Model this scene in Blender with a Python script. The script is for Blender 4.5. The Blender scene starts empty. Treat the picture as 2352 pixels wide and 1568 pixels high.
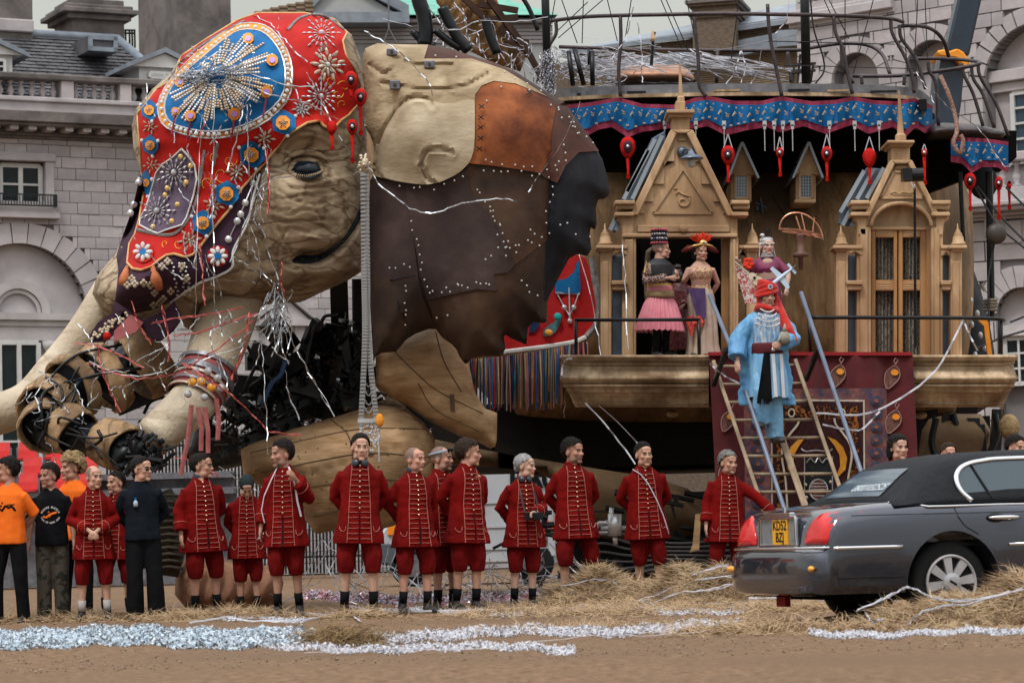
import bpy,bmesh,math,random
import numpy as np
from mathutils import Vector,Matrix,noise,geometry
from mathutils.bvhtree import BVHTree
R = math.radians
random.seed(7)
rng = np.random.default_rng(7)
# -- camera,sky,sun,exposure
SC = bpy.context.scene
F,CX,CY = 6566.0,1176.0,784.0          # focal length and centre of the frame,in units of 1/2352 of its width
CAM_Z = 0.72
camd = bpy.data.cameras.new("camera"); cam = bpy.data.objects.new("camera",camd)
SC.collection.objects.link(cam); SC.camera = cam
camd.sensor_width = 36.0; camd.lens = F * 36.0 / 2352.0
camd.clip_start = 0.5; camd.clip_end = 3000
CR = Matrix.Rotation(R(90) + math.atan((1245 - CY) / F),3,'X') @ Matrix.Rotation(R(-1.5),3,'Z')
cam.matrix_world = Matrix.Translation((0,0,CAM_Z)) @ CR.to_4x4()
camd.dof.use_dof = True; camd.dof.focus_distance = 32.0; camd.dof.aperture_fstop = 5.0
SUN_EL,SUN_AZ = R(58),R(-25)              # azimuth from -Y (behind the camera) towards -X
w = bpy.data.worlds.new("World"); SC.world = w; w.use_nodes = True
nt = w.node_tree; nt.nodes.clear()
def nd(nt,t, **k):
 n = nt.nodes.new(t)
 for a,b in k.items():
  setattr(n,a,b)
 return n
wo = nd(nt,"ShaderNodeOutputWorld"); bg = nd(nt,"ShaderNodeBackground")
sky = nd(nt,"ShaderNodeTexSky",sky_type='NISHITA',sun_disc=False)
sky.sun_elevation = SUN_EL; sky.sun_rotation = R(180) + SUN_AZ
sky.air_density = 1.0; sky.dust_density = 3.0
tc = nd(nt,"ShaderNodeTexCoord"); sx = nd(nt,"ShaderNodeSeparateXYZ")
ramp = nd(nt,"ShaderNodeValToRGB")         # overcast deck of cloud: brighter towards the zenith
ramp.color_ramp.elements[0].position = 0.0; ramp.color_ramp.elements[0].color = (0.44,0.445,0.41,1)
ramp.color_ramp.elements[1].position = 1.0; ramp.color_ramp.elements[1].color = (1.75,1.78,1.82,1)
e = ramp.color_ramp.elements.new(0.25); e.color = (0.56,0.56,0.50,1)
cn = nd(nt,"ShaderNodeTexNoise"); cn.inputs["Scale"].default_value = 2.2; cn.inputs["Detail"].default_value = 5
cm = nd(nt,"ShaderNodeMapping"); cm.inputs["Scale"].default_value = (1,1,2.5)
cmr = nd(nt,"ShaderNodeMapRange"); cmr.inputs[1].default_value = 0.3; cmr.inputs[2].default_value = 0.7
cmr.inputs[3].default_value = 8.6; cmr.inputs[4].default_value = 12.5
vm = nd(nt,"ShaderNodeVectorMath",operation='SCALE'); mixw = nd(nt,"ShaderNodeMix",data_type='RGBA')
mixw.inputs[0].default_value = 0.88
L = nt.links.new
L(tc.outputs["Generated"],sx.inputs[0]); L(sx.outputs[2],ramp.inputs[0])
L(tc.outputs["Generated"],cm.inputs[0]); L(cm.outputs[0],cn.inputs["Vector"]); L(cn.outputs[0],cmr.inputs[0])
L(ramp.outputs[0],vm.inputs[0]); L(cmr.outputs[0],vm.inputs["Scale"])
L(sky.outputs[0],mixw.inputs[6]); L(vm.outputs[0],mixw.inputs[7])
L(mixw.outputs[2],bg.inputs[0]); L(bg.outputs[0],wo.inputs[0])
bg.inputs[1].default_value = 0.10
sd = bpy.data.lights.new("sun",'SUN'); sun = bpy.data.objects.new("sun",sd); SC.collection.objects.link(sun)
sd.energy = 1.5; sd.angle = R(12); sd.color = (1.0,0.95,0.88)
sdir = Vector((math.sin(SUN_AZ) * math.cos(SUN_EL),-math.cos(SUN_AZ) * math.cos(SUN_EL),math.sin(SUN_EL)))
sun.rotation_euler = sdir.to_track_quat('Z','Y').to_euler(); sun.location = (0,0,60)
vs = SC.view_settings; vs.view_transform = 'Standard'; vs.look = 'None'; vs.gamma = 1.0; vs.use_curve_mapping = False
vs.exposure = 0.18
SC.cycles.max_bounces = 6; SC.cycles.diffuse_bounces = 1; SC.cycles.glossy_bounces = 3; SC.cycles.transmission_bounces = 4
SC.cycles.use_denoising = True
# -- geometry helpers
def W(x,y,D):
 v = CR @ Vector(((x - CX) / F,(CY - y) / F,-1.0))
 return Vector((0,0,CAM_Z)) + v * (D / v.y)
def GP(x,D,z=0.0):
 y0 = 1245.0
 for _ in range(4):
  p = W(x,y0,D); y0 += (p.z - z) * F / D
 return W(x,y0,D)
def GY(x,y):
 v = CR @ Vector(((x - CX) / F,(CY - y) / F,-1.0))
 return Vector((0,0,CAM_Z)) + v * (-CAM_Z / v.z)
S = lambda D: D / F                          # metres per frame unit at D
class MB:
 def __init__(s): s.v = []; s.f = []; s.c = []
 def add(s,vs_,fs):
  b = len(s.v); s.v.extend([tuple(p) for p in vs_]); s.f.extend([tuple(i + b for i in f) for f in fs]); return b
 def box(s,c,d,rot=None):
  hx,hy,hz = d[0] / 2,d[1] / 2,d[2] / 2
  P = [Vector((x,y,z)) for x in (-hx,hx) for y in (-hy,hy) for z in (-hz,hz)]
  if rot is not None: P = [rot @ p for p in P]
  c = Vector(c)
  s.add([p + c for p in P],[(0,1,3,2),(4,6,7,5),(0,4,5,1),(2,3,7,6),(0,2,6,4),(1,5,7,3)])
  return s
 def bar(s,a,b,wd,ht=None,up=Vector((0,0,1))):
  a,b = Vector(a),Vector(b); d = b - a; l = d.length
  if l < 1e-6: return s
  d.normalize(); ht = ht or wd
  x = d.cross(up)
  if x.length < 1e-3: x = d.cross(Vector((0,1,0)))
  x.normalize(); z = x.cross(d)
  P = [a + x * (sx_ * wd / 2) + z * (sz * ht / 2) for sx_ in (-1,1) for sz in (-1,1)]
  P += [p + d * l for p in P]
  s.add(P,[(0,1,3,2),(4,6,7,5),(0,4,5,1),(2,3,7,6),(0,2,6,4),(1,5,7,3)])
  return s
 def tube(s,pts,r,n=8,cap=True,ell=None,twist0=None):
  pts = [Vector(p) for p in pts]
  if len(pts) < 2: return s
  rs = r if isinstance(r,(list,tuple)) else [r] * len(pts)
  t0 = (pts[1] - pts[0]).normalized()
  up = twist0 or (Vector((0,0,1)) if abs(t0.z) < 0.9 else Vector((0,1,0)))
  x = (up - t0 * up.dot(t0)).normalized()
  base = len(s.v); k = len(pts)
  for i,p in enumerate(pts):
   t = (pts[min(i + 1,k - 1)] - pts[max(i - 1,0)])
   if t.length < 1e-9: t = t0
   t = t.normalized(); x = (x - t * x.dot(t))
   x = x.normalized() if x.length > 1e-6 else t.orthogonal().normalized()
   y = t.cross(x)
   ra,rb = rs[i] if isinstance(rs[i],(tuple,list)) else (rs[i],rs[i])
   for j in range(n):
    a = 2 * math.pi * j / n
    s.v.append(tuple(p + x * (math.cos(a) * ra) + y * (math.sin(a) * rb)))
  for i in range(k - 1):
   for j in range(n):
    a,b = base + i * n + j,base + i * n + (j + 1) % n
    s.f.append((a,b,b + n,a + n))
  if cap:
   s.f.append(tuple(base + j for j in range(n))[::-1]); s.f.append(tuple(base + (k - 1) * n + j for j in range(n)))
  return s
 def lathe(s,prof,c,n=12,ax=(0,0,1)):
  ax = Vector(ax).normalized(); x = ax.orthogonal().normalized(); y = ax.cross(x); c = Vector(c); base = len(s.v)
  for r,h in prof:
   for j in range(n):
    a = 2 * math.pi * j / n
    s.v.append(tuple(c + ax * h + (x * math.cos(a) + y * math.sin(a)) * max(r,1e-4)))
  for i in range(len(prof) - 1):
   for j in range(n):
    a,b = base + i * n + j,base + i * n + (j + 1) % n
    s.f.append((a,b,b + n,a + n))
  s.f.append(tuple(base + j for j in range(n))[::-1]); s.f.append(tuple(base + (len(prof) - 1) * n + j for j in range(n)))
  return s
 def ell(s,c,r,n=12,m=8,rot=None):
  c = Vector(c); base = len(s.v)
  P = [(0,0,-1)] + [(math.cos(2 * math.pi * j / n) * math.sin(math.pi * i / m),math.sin(2 * math.pi * j / n) * math.sin(math.pi * i / m),-math.cos(math.pi * i / m)) for i in range(1,m) for j in range(n)] + [(0,0,1)]
  for p in P:
   q = Vector((p[0] * r[0],p[1] * r[1],p[2] * r[2]))
   if rot is not None: q = rot @ q
   s.v.append(tuple(c + q))
  for j in range(n): s.f.append((base,base + 1 + (j + 1) % n,base + 1 + j))
  for i in range(m - 2):
   for j in range(n):
    a,b = base + 1 + i * n + j,base + 1 + i * n + (j + 1) % n
    s.f.append((a,b,b + n,a + n))
  last = base + len(P) - 1; o = base + 1 + (m - 2) * n
  for j in range(n): s.f.append((o + j,o + (j + 1) % n,last))
  return s
 def prism(s,P,ext):
  n = len(P); ext = Vector(ext); P = [Vector(p) for p in P]
  s.add(P + [p + ext for p in P],[tuple(range(n)),tuple(range(2 * n - 1,n - 1,-1))] + [(i,i + n,(i + 1) % n + n,(i + 1) % n) for i in range(n)])
  return s
 def loft(s,rings,cap=True,closed=True):
  n = len(rings[0]); base = len(s.v)
  for r_ in rings: s.v.extend([tuple(p) for p in r_])
  for i in range(len(rings) - 1):
   for j in range(n if closed else n - 1):
    a,b = base + i * n + j,base + i * n + (j + 1) % n
    s.f.append((a,b,b + n,a + n))
  if cap and closed:
   s.f.append(tuple(base + j for j in range(n))[::-1]); s.f.append(tuple(base + (len(rings) - 1) * n + j for j in range(n)))
  return s
def mesh_of(mb,name,off=None,smooth=False):
 me = bpy.data.meshes.new(name)
 v = np.array(mb.v,dtype=float).reshape(-1,3)
 if off is not None: v = v - np.array(off)
 me.from_pydata(v.tolist(),[],mb.f); me.update()
 if smooth: me.polygons.foreach_set("use_smooth",[True] * len(me.polygons))
 return me
def fixn(me):
 bm = bmesh.new(); bm.from_mesh(me); bmesh.ops.recalc_face_normals(bm,faces=bm.faces); bm.to_mesh(me); bm.free()
ORG = {}
def ob(name,mb,mat,parent=None,smooth=False,bev=0,sub=0,fix=True, **props):
 off = ORG.get(parent.name) if parent else None
 me = mb if isinstance(mb,bpy.types.Mesh) else mesh_of(mb,name,off,smooth)
 if fix and not isinstance(mb,bpy.types.Mesh): fixn(me)
 if mat is not None and not me.materials: me.materials.append(mat)
 o = bpy.data.objects.new(name,me); SC.collection.objects.link(o)
 if parent is not None:
  o.parent = parent; ORG[o.name] = ORG.get(parent.name,Vector((0,0,0)))
 if bev:
  m = o.modifiers.new("bevel",'BEVEL'); m.width = bev; m.segments = 1; m.limit_method = 'ANGLE'; m.angle_limit = R(40)
 if smooth and name in ("ear_patch","ear_wood_panel","ear_wood","red_cloth","purple_lining","blue_disc","orange_border","violet_panel","trunk_segment"): m = o.modifiers.new("es",'EDGE_SPLIT'); m.split_angle = R(50)
 if sub:
  m = o.modifiers.new("sub",'SUBSURF'); m.levels = sub; m.render_levels = sub
 for k,v in props.items(): o[k] = v
 return o
def thing(name,label,cat,loc=(0,0,0),group=None,rz=0.0):
 o = bpy.data.objects.new(name,None); SC.collection.objects.link(o); o.empty_display_size = 0.2
 o.location = loc; o.rotation_euler = (0,0,rz); o['label'] = label; o['category'] = cat
 if group: o['group'] = group
 ORG[o.name] = Vector(loc) if (rz == 0 and name != 'person') else Vector((0,0,0))
 return o
def tag(o,label,cat,group=None,kind=None):
 o['label'] = label; o['category'] = cat
 if group: o['group'] = group
 if kind: o['kind'] = kind
 return o
def clone(o,loc=None,label=None,parent=None,rz=None):
 c = o.copy(); SC.collection.objects.link(c)
 if parent: c.parent = parent
 for ch in [q for q in SC.collection.objects if q.parent == o]: clone(ch,parent=c)
 if loc is not None: c.location = loc
 if rz is not None: c.rotation_euler.z = rz
 if label: c['label'] = label
 return c
def PW(poly,D): return [W(x,y,D) for x,y in poly]
def plate(mb,poly,D,th): mb.prism(PW(poly,D),(0,th,0)); return mb
def ptube(mb,pts,r,n=8,D=None, **k):
 mb.tube([W(p[0],p[1],p[2] if len(p) > 2 else D) for p in pts],r,n, **k); return mb
def rect(x0,y0,x1,y1): return [(x0,y0),(x1,y0),(x1,y1),(x0,y1)]
def smoothpoly(poly,it=1):
 for _ in range(it):
  q = []
  for i in range(len(poly)):
   a,b = poly[i],poly[(i + 1) % len(poly)]
   q += [(a[0] * .75 + b[0] * .25,a[1] * .75 + b[1] * .25),(a[0] * .25 + b[0] * .75,a[1] * .25 + b[1] * .75)]
  poly = q
 return poly
def spline(pts,n=8):
 P = [np.array(p,float) for p in pts]; P = [2 * P[0] - P[1]] + P + [2 * P[-1] - P[-2]]; out = []
 for i in range(1,len(P) - 2):
  for k in range(n):
   t = k / n
   out.append(0.5 * (2 * P[i] + (P[i + 1] - P[i - 1]) * t + (2 * P[i - 1] - 5 * P[i] + 4 * P[i + 1] - P[i + 2]) * t * t + (3 * P[i] - P[i - 1] - 3 * P[i + 1] + P[i + 2]) * t ** 3))
 out.append(P[-2]); return [tuple(p) for p in out]
def resample(poly,step):
 out = []
 for i in range(len(poly)):
  a,b = np.array(poly[i],float),np.array(poly[(i + 1) % len(poly)],float)
  k = max(1,int(round(np.linalg.norm(b - a) / step)))
  out += [tuple(a + (b - a) * j / k) for j in range(k)]
 return out
def seg_dist(P,poly,closed=True):
 A = np.array(poly,float); B = np.roll(A,-1,axis=0)
 if not closed: A,B = A[:-1],B[:-1]
 d = np.full(len(P),1e9)
 for a,b in zip(A,B):
  ab = b - a; t = np.clip(((P - a) @ ab) / max(ab @ ab,1e-9),0,1)
  d = np.minimum(d,np.linalg.norm(P - (a + t[:,None] * ab),axis=1))
 return d
def inside(P,poly):
 A = np.array(poly,float); x,y = P[:,0],P[:,1]; c = np.zeros(len(P),bool); j = len(A) - 1
 for i in range(len(A)):
  with np.errstate(divide='ignore',invalid='ignore'):
   m = ((A[i,1] > y) != (A[j,1] > y)) & (x < (A[j,0] - A[i,0]) * (y - A[i,1]) / (A[j,1] - A[i,1] + 1e-12) + A[i,0])
  c ^= m; j = i
 return c
def tri(poly,step,jit=0.15):
 rim = resample(poly,step); A = np.array(rim)
 x0,y0 = A.min(0); x1,y1 = A.max(0)
 gx,gy = np.meshgrid(np.arange(x0,x1,step),np.arange(y0,y1,step)); gx = gx + (np.arange(gx.shape[0]) % 2)[:,None] * step / 2
 G = np.stack([gx.ravel(),gy.ravel()],1); G = G + (rng.random(G.shape) - .5) * step * jit
 if len(G): G = G[inside(G,rim)]
 if len(G): G = G[seg_dist(G,rim) > step * 0.45]
 n = len(rim); V = [Vector(p) for p in rim] + [Vector(p) for p in G]
 ov,oe,of, *_ = geometry.delaunay_2d_cdt(V,[(i,(i + 1) % n) for i in range(n)],[],1,1e-4)
 P = np.array([tuple(p) for p in ov]); return P,[tuple(f) for f in of],rim
def inflate(mb,poly,D,T,rad=None,step=8,back=0.6,extra=None,sharp=0.5):
 P,fs,rim = tri(poly,step); d = seg_dist(P,rim); d[d < 0.6] = 0
 rad = rad or max(d.max(),1); u = np.clip(d / rad,0,1); t = T * (1 - (1 - u) ** 2) ** sharp
 ex = extra(P) * np.minimum(1,d / (2 * step)) if extra is not None else 0
 Df = D - t - ex; n = len(P); b = len(mb.v)
 mb.v += [tuple(W(p[0],p[1],q)) for p,q in zip(P,Df)]; mb.f += [tuple(b + i for i in f) for f in fs]
 imap = {}
 for i in range(n):
  if d[i] > 0:
   imap[i] = len(mb.v); q = W(P[i,0],P[i,1],D); mb.v.append((q.x,D + t[i] * back,q.z))
  else: imap[i] = b + i
 mb.f += [tuple(imap[i] for i in f[::-1]) for f in fs]
 return mb
def conform(mb,poly,surf,off=0.01,th=0.02,step=8):
 P,fs,rim = tri(poly,step); Df = surf(P) - off; n = len(P); b = len(mb.v)
 mb.v += [tuple(W(p[0],p[1],q - th)) for p,q in zip(P,Df)]
 mb.v += [tuple(W(p[0],p[1],q + 0.004)) for p,q in zip(P,Df)]
 mb.f += [tuple(b + i for i in f) for f in fs] + [tuple(b + n + i for i in f[::-1]) for f in fs]
 R_ = np.array(rim); idx = [int(np.argmin(((P - r_) ** 2).sum(1))) for r_ in R_]
 mb.f += [(b + idx[i],b + n + idx[i],b + n + idx[(i + 1) % len(idx)],b + idx[(i + 1) % len(idx)]) for i in range(len(idx)) if idx[i] != idx[(i + 1) % len(idx)]]
 return mb
def ctube(mb,pts,surf,r,n=6,off=0.0):
 P = np.array([p[:2] for p in pts],float); Df = surf(P) - off
 mb.tube([W(p[0],p[1],q) for p,q in zip(P,Df)],r,n); return mb
# -- materials
MATS = {}
def M(name,c1,c2=None,scale=3.0,rough=0.75,metal=0.0,bump=0.0,bscale=None,stretch=(1,1,1),pos=(0.35,0.65),detail=6,c3=None,s3=0.8,
      crack=0.0,cscale=4.0,ccol=None,cstr=(1,1,1),sheen=0.0,spec=0.5,alpha=1.0,trans=0.0,vc=None,distort=0.4,emit=None):
 if name in MATS: return MATS[name]
 m = bpy.data.materials.new(name); m.use_nodes = True; t = m.node_tree; L_ = t.links.new
 b = t.nodes["Principled BSDF"]; b.inputs["Roughness"].default_value = rough; b.inputs["Metallic"].default_value = metal
 b.inputs["Specular IOR Level"].default_value = .2 if rough >= .65 and spec == .5 else spec
 if sheen: b.inputs["Sheen Weight"].default_value = sheen
 if trans: b.inputs["Transmission Weight"].default_value = trans
 tc_ = nd(t,"ShaderNodeTexCoord"); mp = nd(t,"ShaderNodeMapping"); mp.inputs["Scale"].default_value = stretch; L_(tc_.outputs["Object"],mp.inputs[0])
 col = None
 if vc:
  at = nd(t,"ShaderNodeAttribute",attribute_name=vc); col = at.outputs["Color"]
  nz = nd(t,"ShaderNodeTexNoise"); nz.inputs["Scale"].default_value = scale; L_(mp.outputs[0],nz.inputs["Vector"])
  mr = nd(t,"ShaderNodeMapRange"); mr.inputs[3].default_value = 0.82; mr.inputs[4].default_value = 1.18; L_(nz.outputs[0],mr.inputs[0])
  sc = nd(t,"ShaderNodeVectorMath",operation='SCALE'); L_(col,sc.inputs[0]); L_(mr.outputs[0],sc.inputs["Scale"]); col = sc.outputs[0]
 elif c2 is not None:
  nz = nd(t,"ShaderNodeTexNoise"); nz.inputs["Scale"].default_value = scale; nz.inputs["Detail"].default_value = detail
  nz.inputs["Roughness"].default_value = 0.62; nz.inputs["Distortion"].default_value = distort
  L_(mp.outputs[0],nz.inputs["Vector"]); rp = nd(t,"ShaderNodeValToRGB"); L_(nz.outputs[0],rp.inputs[0])
  rp.color_ramp.elements[0].position,rp.color_ramp.elements[1].position = pos
  rp.color_ramp.elements[0].color = (*c1,1); rp.color_ramp.elements[1].color = (*c2,1); col = rp.outputs[0]
  if c3 is not None:
   n3 = nd(t,"ShaderNodeTexNoise"); n3.inputs["Scale"].default_value = s3; n3.inputs["Detail"].default_value = 4; L_(tc_.outputs["Object"],n3.inputs["Vector"])
   r3 = nd(t,"ShaderNodeMapRange"); r3.inputs[1].default_value = 0.42; r3.inputs[2].default_value = 0.68; L_(n3.outputs[0],r3.inputs[0])
   mx = nd(t,"ShaderNodeMix",data_type='RGBA'); L_(r3.outputs[0],mx.inputs[0]); L_(col,mx.inputs[6]); mx.inputs[7].default_value = (*c3,1); col = mx.outputs[2]
 hgt = None
 if bump:
  n2 = nd(t,"ShaderNodeTexNoise"); n2.inputs["Scale"].default_value = bscale or scale * 2; n2.inputs["Detail"].default_value = 8; L_(mp.outputs[0],n2.inputs["Vector"]); hgt = n2.outputs[0]
 if crack:
  mp2 = nd(t,"ShaderNodeMapping"); mp2.inputs["Scale"].default_value = cstr; L_(tc_.outputs["Object"],mp2.inputs[0])
  nw = nd(t,"ShaderNodeTexNoise"); nw.inputs["Scale"].default_value = 2.0; nw.inputs["Detail"].default_value = 3; L_(mp2.outputs[0],nw.inputs["Vector"])
  ad = nd(t,"ShaderNodeVectorMath",operation='MULTIPLY_ADD'); L_(nw.outputs["Color"],ad.inputs[0]); ad.inputs[1].default_value = (.8,.8,.8); L_(mp2.outputs[0],ad.inputs[2])
  vo = nd(t,"ShaderNodeTexVoronoi",feature='DISTANCE_TO_EDGE'); vo.inputs["Scale"].default_value = cscale; L_(ad.outputs[0],vo.inputs["Vector"])
  cr = nd(t,"ShaderNodeMapRange"); cr.inputs[1].default_value = 0.0; cr.inputs[2].default_value = 0.10; L_(vo.outputs[0],cr.inputs[0])
  if ccol is not None:
   mx = nd(t,"ShaderNodeMix",data_type='RGBA'); L_(cr.outputs[0],mx.inputs[0]); mx.inputs[6].default_value = (*ccol,1)
   if col is not None: L_(col,mx.inputs[7])
   else: mx.inputs[7].default_value = (*c1,1)
   col = mx.outputs[2]
  ma = nd(t,"ShaderNodeMath",operation='MULTIPLY_ADD'); L_(cr.outputs[0],ma.inputs[0]); ma.inputs[1].default_value = crack
  if hgt is not None: L_(hgt,ma.inputs[2])
  else: ma.inputs[2].default_value = 0
  hgt = ma.outputs[0]
 if hgt is not None:
  bp = nd(t,"ShaderNodeBump"); bp.inputs["Strength"].default_value = min(1,max(bump,0.5 if crack else 0)); bp.inputs["Distance"].default_value = 0.03; L_(hgt,bp.inputs["Height"]); L_(bp.outputs[0],b.inputs["Normal"])
 if col is not None: L_(col,b.inputs["Base Color"])
 else: b.inputs["Base Color"].default_value = (*c1,1)
 m.diffuse_color = (*c1,1); MATS[name] = m
 return m
stone = M("portland_stone",(.40,.38,.388),(.54,.515,.52),scale=.9,rough=.9,bump=.25,bscale=6,c3=(.33,.30,.32),s3=.25)
stone_dark = M("sooty_stone",(.10,.09,.088),(.22,.195,.19),scale=1.2,rough=.9,bump=.3,bscale=5)
mortar = M("mortar",(.22,.205,.215),rough=.95)
slate = M("roof_slate",(.045,.045,.055),(.115,.11,.12),scale=2.2,rough=.6,bump=.3,bscale=8)
lead = M("lead_sheet",(.17,.20,.25),(.26,.30,.35),scale=2,rough=.5)
copper_green = M("verdigris_copper",(.10,.34,.27),(.20,.46,.37),scale=1.5,rough=.7)
white_paint = M("white_paint",(.52,.52,.53),(.62,.62,.62),scale=3,rough=.5)
glass_dark = M("dark_window_glass",(.006,.010,.012),(.012,.022,.026),scale=1.5,rough=.15,spec=.25)
brick_mat = M("stock_brick",(.20,.145,.10),(.34,.26,.18),scale=9,rough=.9,stretch=(1,1,3))
brick_dark = M("sooty_brick",(.10,.075,.06),(.19,.145,.11),scale=9,rough=.9,stretch=(1,1,3))
black_metal = M("black_steel",(.003,.004,.006),(.010,.012,.016),scale=6,rough=.36,metal=.1,spec=.35)
grey_metal = M("grey_steel",(.12,.12,.14),(.24,.24,.27),scale=5,rough=.45,metal=.6)
rust_metal = M("brown_rail_metal",(.035,.028,.032),(.08,.06,.065),scale=8,rough=.5,metal=.4)
gravel = M("parade_gravel",(.10,.058,.033),(.27,.17,.10),scale=14,rough=.95,bump=.6,bscale=40,c3=(.16,.10,.062),s3=.35)
straw_m = M("straw",(.22,.135,.072),(.48,.345,.21),scale=3,rough=.8)
straw_d = M("straw_base",(.13,.08,.04),(.30,.20,.10),scale=12,rough=.95,bump=1,bscale=30)
paper = M("white_paper_streamer",(.42,.43,.50),(.58,.58,.64),scale=6,rough=.5)
foil = M("silver_foil",(.55,.60,.68),(.85,.87,.9),scale=5,rough=.25,metal=.75)
redtape = M("red_foil_streamer",(.42,.06,.06),(.60,.14,.12),scale=4,rough=.4)
# -- ground
g = MB()
for (x0,x1,y0,y1,nx,ny) in [(-14,14,9,60,110,200)]:
 xs = np.linspace(x0,x1,nx); ys = np.linspace(y0,y1,ny)
 vs_ = [(x,y,0.014 * noise.noise(Vector((x * .9,y * .9,0))) + 0.008 * noise.noise(Vector((x * 4,y * 4,3))) if 1 else 0) for y in ys for x in xs]
 g.add(vs_,[(j * nx + i,j * nx + i + 1,(j + 1) * nx + i + 1,(j + 1) * nx + i) for j in range(ny - 1) for i in range(nx - 1)])
ob("ground",g,gravel,smooth=True,fix=False,kind="structure")
g2 = MB(); g2.add([(-900,-200,-.03),(900,-200,-.03),(900,1500,-.03),(-900,1500,-.03)],[(0,1,2,3)])
ob("parade_ground",g2,gravel,fix=False,kind="structure")
class Facade:
 def __init__(s,x,D,yaw):
  p = W(x,1245,D); s.o = Vector((p.x,p.y,0)); a = R(yaw); s.u = Vector((math.cos(a),math.sin(a),0)); s.n = Vector((math.sin(a),-math.cos(a),0))
 def hit(s,x,y,out=0.0):
  v = CR @ Vector(((x - CX) / F,(CY - y) / F,-1.0)); c = Vector((0,0,CAM_Z)); o = s.o + s.n * out
  t = (o - c).dot(s.n) / v.dot(s.n); p = c + v * t; return (p - o).dot(s.u),p.z
 def at(s,u,z,out=0.0): return s.o + s.u * u + s.n * out + Vector((0,0,z))
 def rot(s): return Matrix((s.u,-s.n,Vector((0,0,1)))).transposed()
 def slab(s,mb,u0,u1,z0,z1,o0,o1):
  mb.box(s.at((u0 + u1) / 2,(z0 + z1) / 2,(o0 + o1) / 2),(u1 - u0,o1 - o0,z1 - z0),s.rot()); return mb
 def pr(s,mb,poly,o0,o1):
  mb.prism([s.at(u,z,o1) for u,z in poly],s.n * (o0 - o1)); return mb
UNIT = MB(); UNIT.box((0,0,0),(1,1,1)); UNITM = {}
def unit_block(fa,parent,name,u0,u1,z0,z1,o0,o1,mat):
 k = mat.name
 if k not in UNITM:
  me = mesh_of(UNIT,"block"); fixn(me); me.materials.append(mat)
  UNITM[k] = me
 o = bpy.data.objects.new(name,UNITM[k]); SC.collection.objects.link(o); o.parent = parent
 o.location = fa.at((u0 + u1) / 2,(z0 + z1) / 2,(o0 + o1) / 2) - ORG[parent.name]
 o.rotation_euler = fa.rot().to_euler(); o.scale = (u1 - u0,o1 - o0,z1 - z0); return o
def courses(fa,parent,x0,x1,z0,z1,ch,bw,holes,mats,limit,vis,gap=0.016,th=0.10,jit=0.012):
 rest = MB(); n = 0; k = 0; z = z0
 while z < z1 - .05:
  zt = min(z + ch,z1); u = x0 - (k % 2) * bw / 2
  while u < x1:
   wv = bw * random.choice((.85,1,1,1.12)); segs = [(max(u,x0),min(u + wv,x1))]; zc = (z + zt) / 2
   for h in holes:
    if h[0] == 'r':
     if h[3] < zc < h[4]: a,b = h[1],h[2]
     else: continue
    else:
     if zc >= h[3] + h[2] or zc < h[4]: continue
     hw = h[2] if zc < h[3] else math.sqrt(max(0,h[2] ** 2 - (zc - h[3]) ** 2)); a,b = h[1] - hw,h[1] + hw
    ns = []
    for s0,s1 in segs:
     if b <= s0 or a >= s1: ns.append((s0,s1)); continue
     if a - s0 > .05: ns.append((s0,a))
     if s1 - b > .05: ns.append((b,s1))
    segs = ns
   for s0,s1 in segs:
    if s1 - s0 < .06: continue
    pr = th + random.uniform(-jit,jit)
    if n < limit and vis((s0 + s1) / 2,zc):
     unit_block(fa,parent,"stone_block",s0 + gap / 2,s1 - gap / 2,z + gap / 2,zt - gap / 2,0.0,pr,random.choice(mats)); n += 1
    else: fa.slab(rest,s0 + gap / 2,s1 - gap / 2,z + gap / 2,zt - gap / 2,0.0,pr)
   u += wv
  z = zt; k += 1
 if rest.v: ob("stonework",rest,mats[0],parent,kind="stuff")
 return n
def arch_pts(uc,r,zs,n=24,a0=0,a1=180):
 return [(uc + r * math.cos(R(a0 + (a1 - a0) * i / n)),zs + r * math.sin(R(a0 + (a1 - a0) * i / n))) for i in range(n + 1)]
def arch_ring(fa,mb,uc,r0,r1,zs,o0,o1,n=24):
 a,b = arch_pts(uc,r0,zs,n),arch_pts(uc,r1,zs,n)
 for i in range(n): fa.pr(mb,[a[i],b[i],b[i + 1],a[i + 1]],o0,o1)
 return mb
def sash(fa,parent,u0,u1,z0,z1,nx,nz,rec=-.12,fw=.07,pane_mat=glass_dark,frm=white_paint):
 f = MB()
 for k in range(nx + 1):
  u = u0 + (u1 - u0) * k / nx; t = fw if k in (0,nx) or (nx == 2 and k == 1) else fw * .5
  fa.slab(f,u - t / 2,u + t / 2,z0,z1,rec,rec + .09)
 for k in range(nz + 1):
  z = z0 + (z1 - z0) * k / nz; t = fw if k in (0,nz) else fw * .45
  fa.slab(f,u0,u1,z - t / 2,z + t / 2,rec + .005,rec + .084)
 w_ = ob("window",f,frm,parent)
 for i in range(nx):
  for j in range(nz):
   p = MB(); fa.slab(p,u0 + (u1 - u0) * i / nx + .02,u0 + (u1 - u0) * (i + 1) / nx - .02,z0 + (z1 - z0) * j / nz + .02,z0 + (z1 - z0) * (j + 1) / nz - .02,rec - .02,rec + .02)
   ob("pane",p,pane_mat,w_)
 return w_
def baluster_prof(h,r):
 return [(r * .9,0),(r * .9,h * .08),(r * .45,h * .14),(r * .95,h * .32),(r,h * .42),(r * .55,h * .68),(r * .38,h * .84),(r * .8,h * .9),(r * .8,h)]
stoneB = M("portland_stone_pale",(.43,.405,.425),(.56,.53,.55),scale=1.1,rough=.9,bump=.25,bscale=6,c3=(.31,.285,.305),s3=.3)
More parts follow.
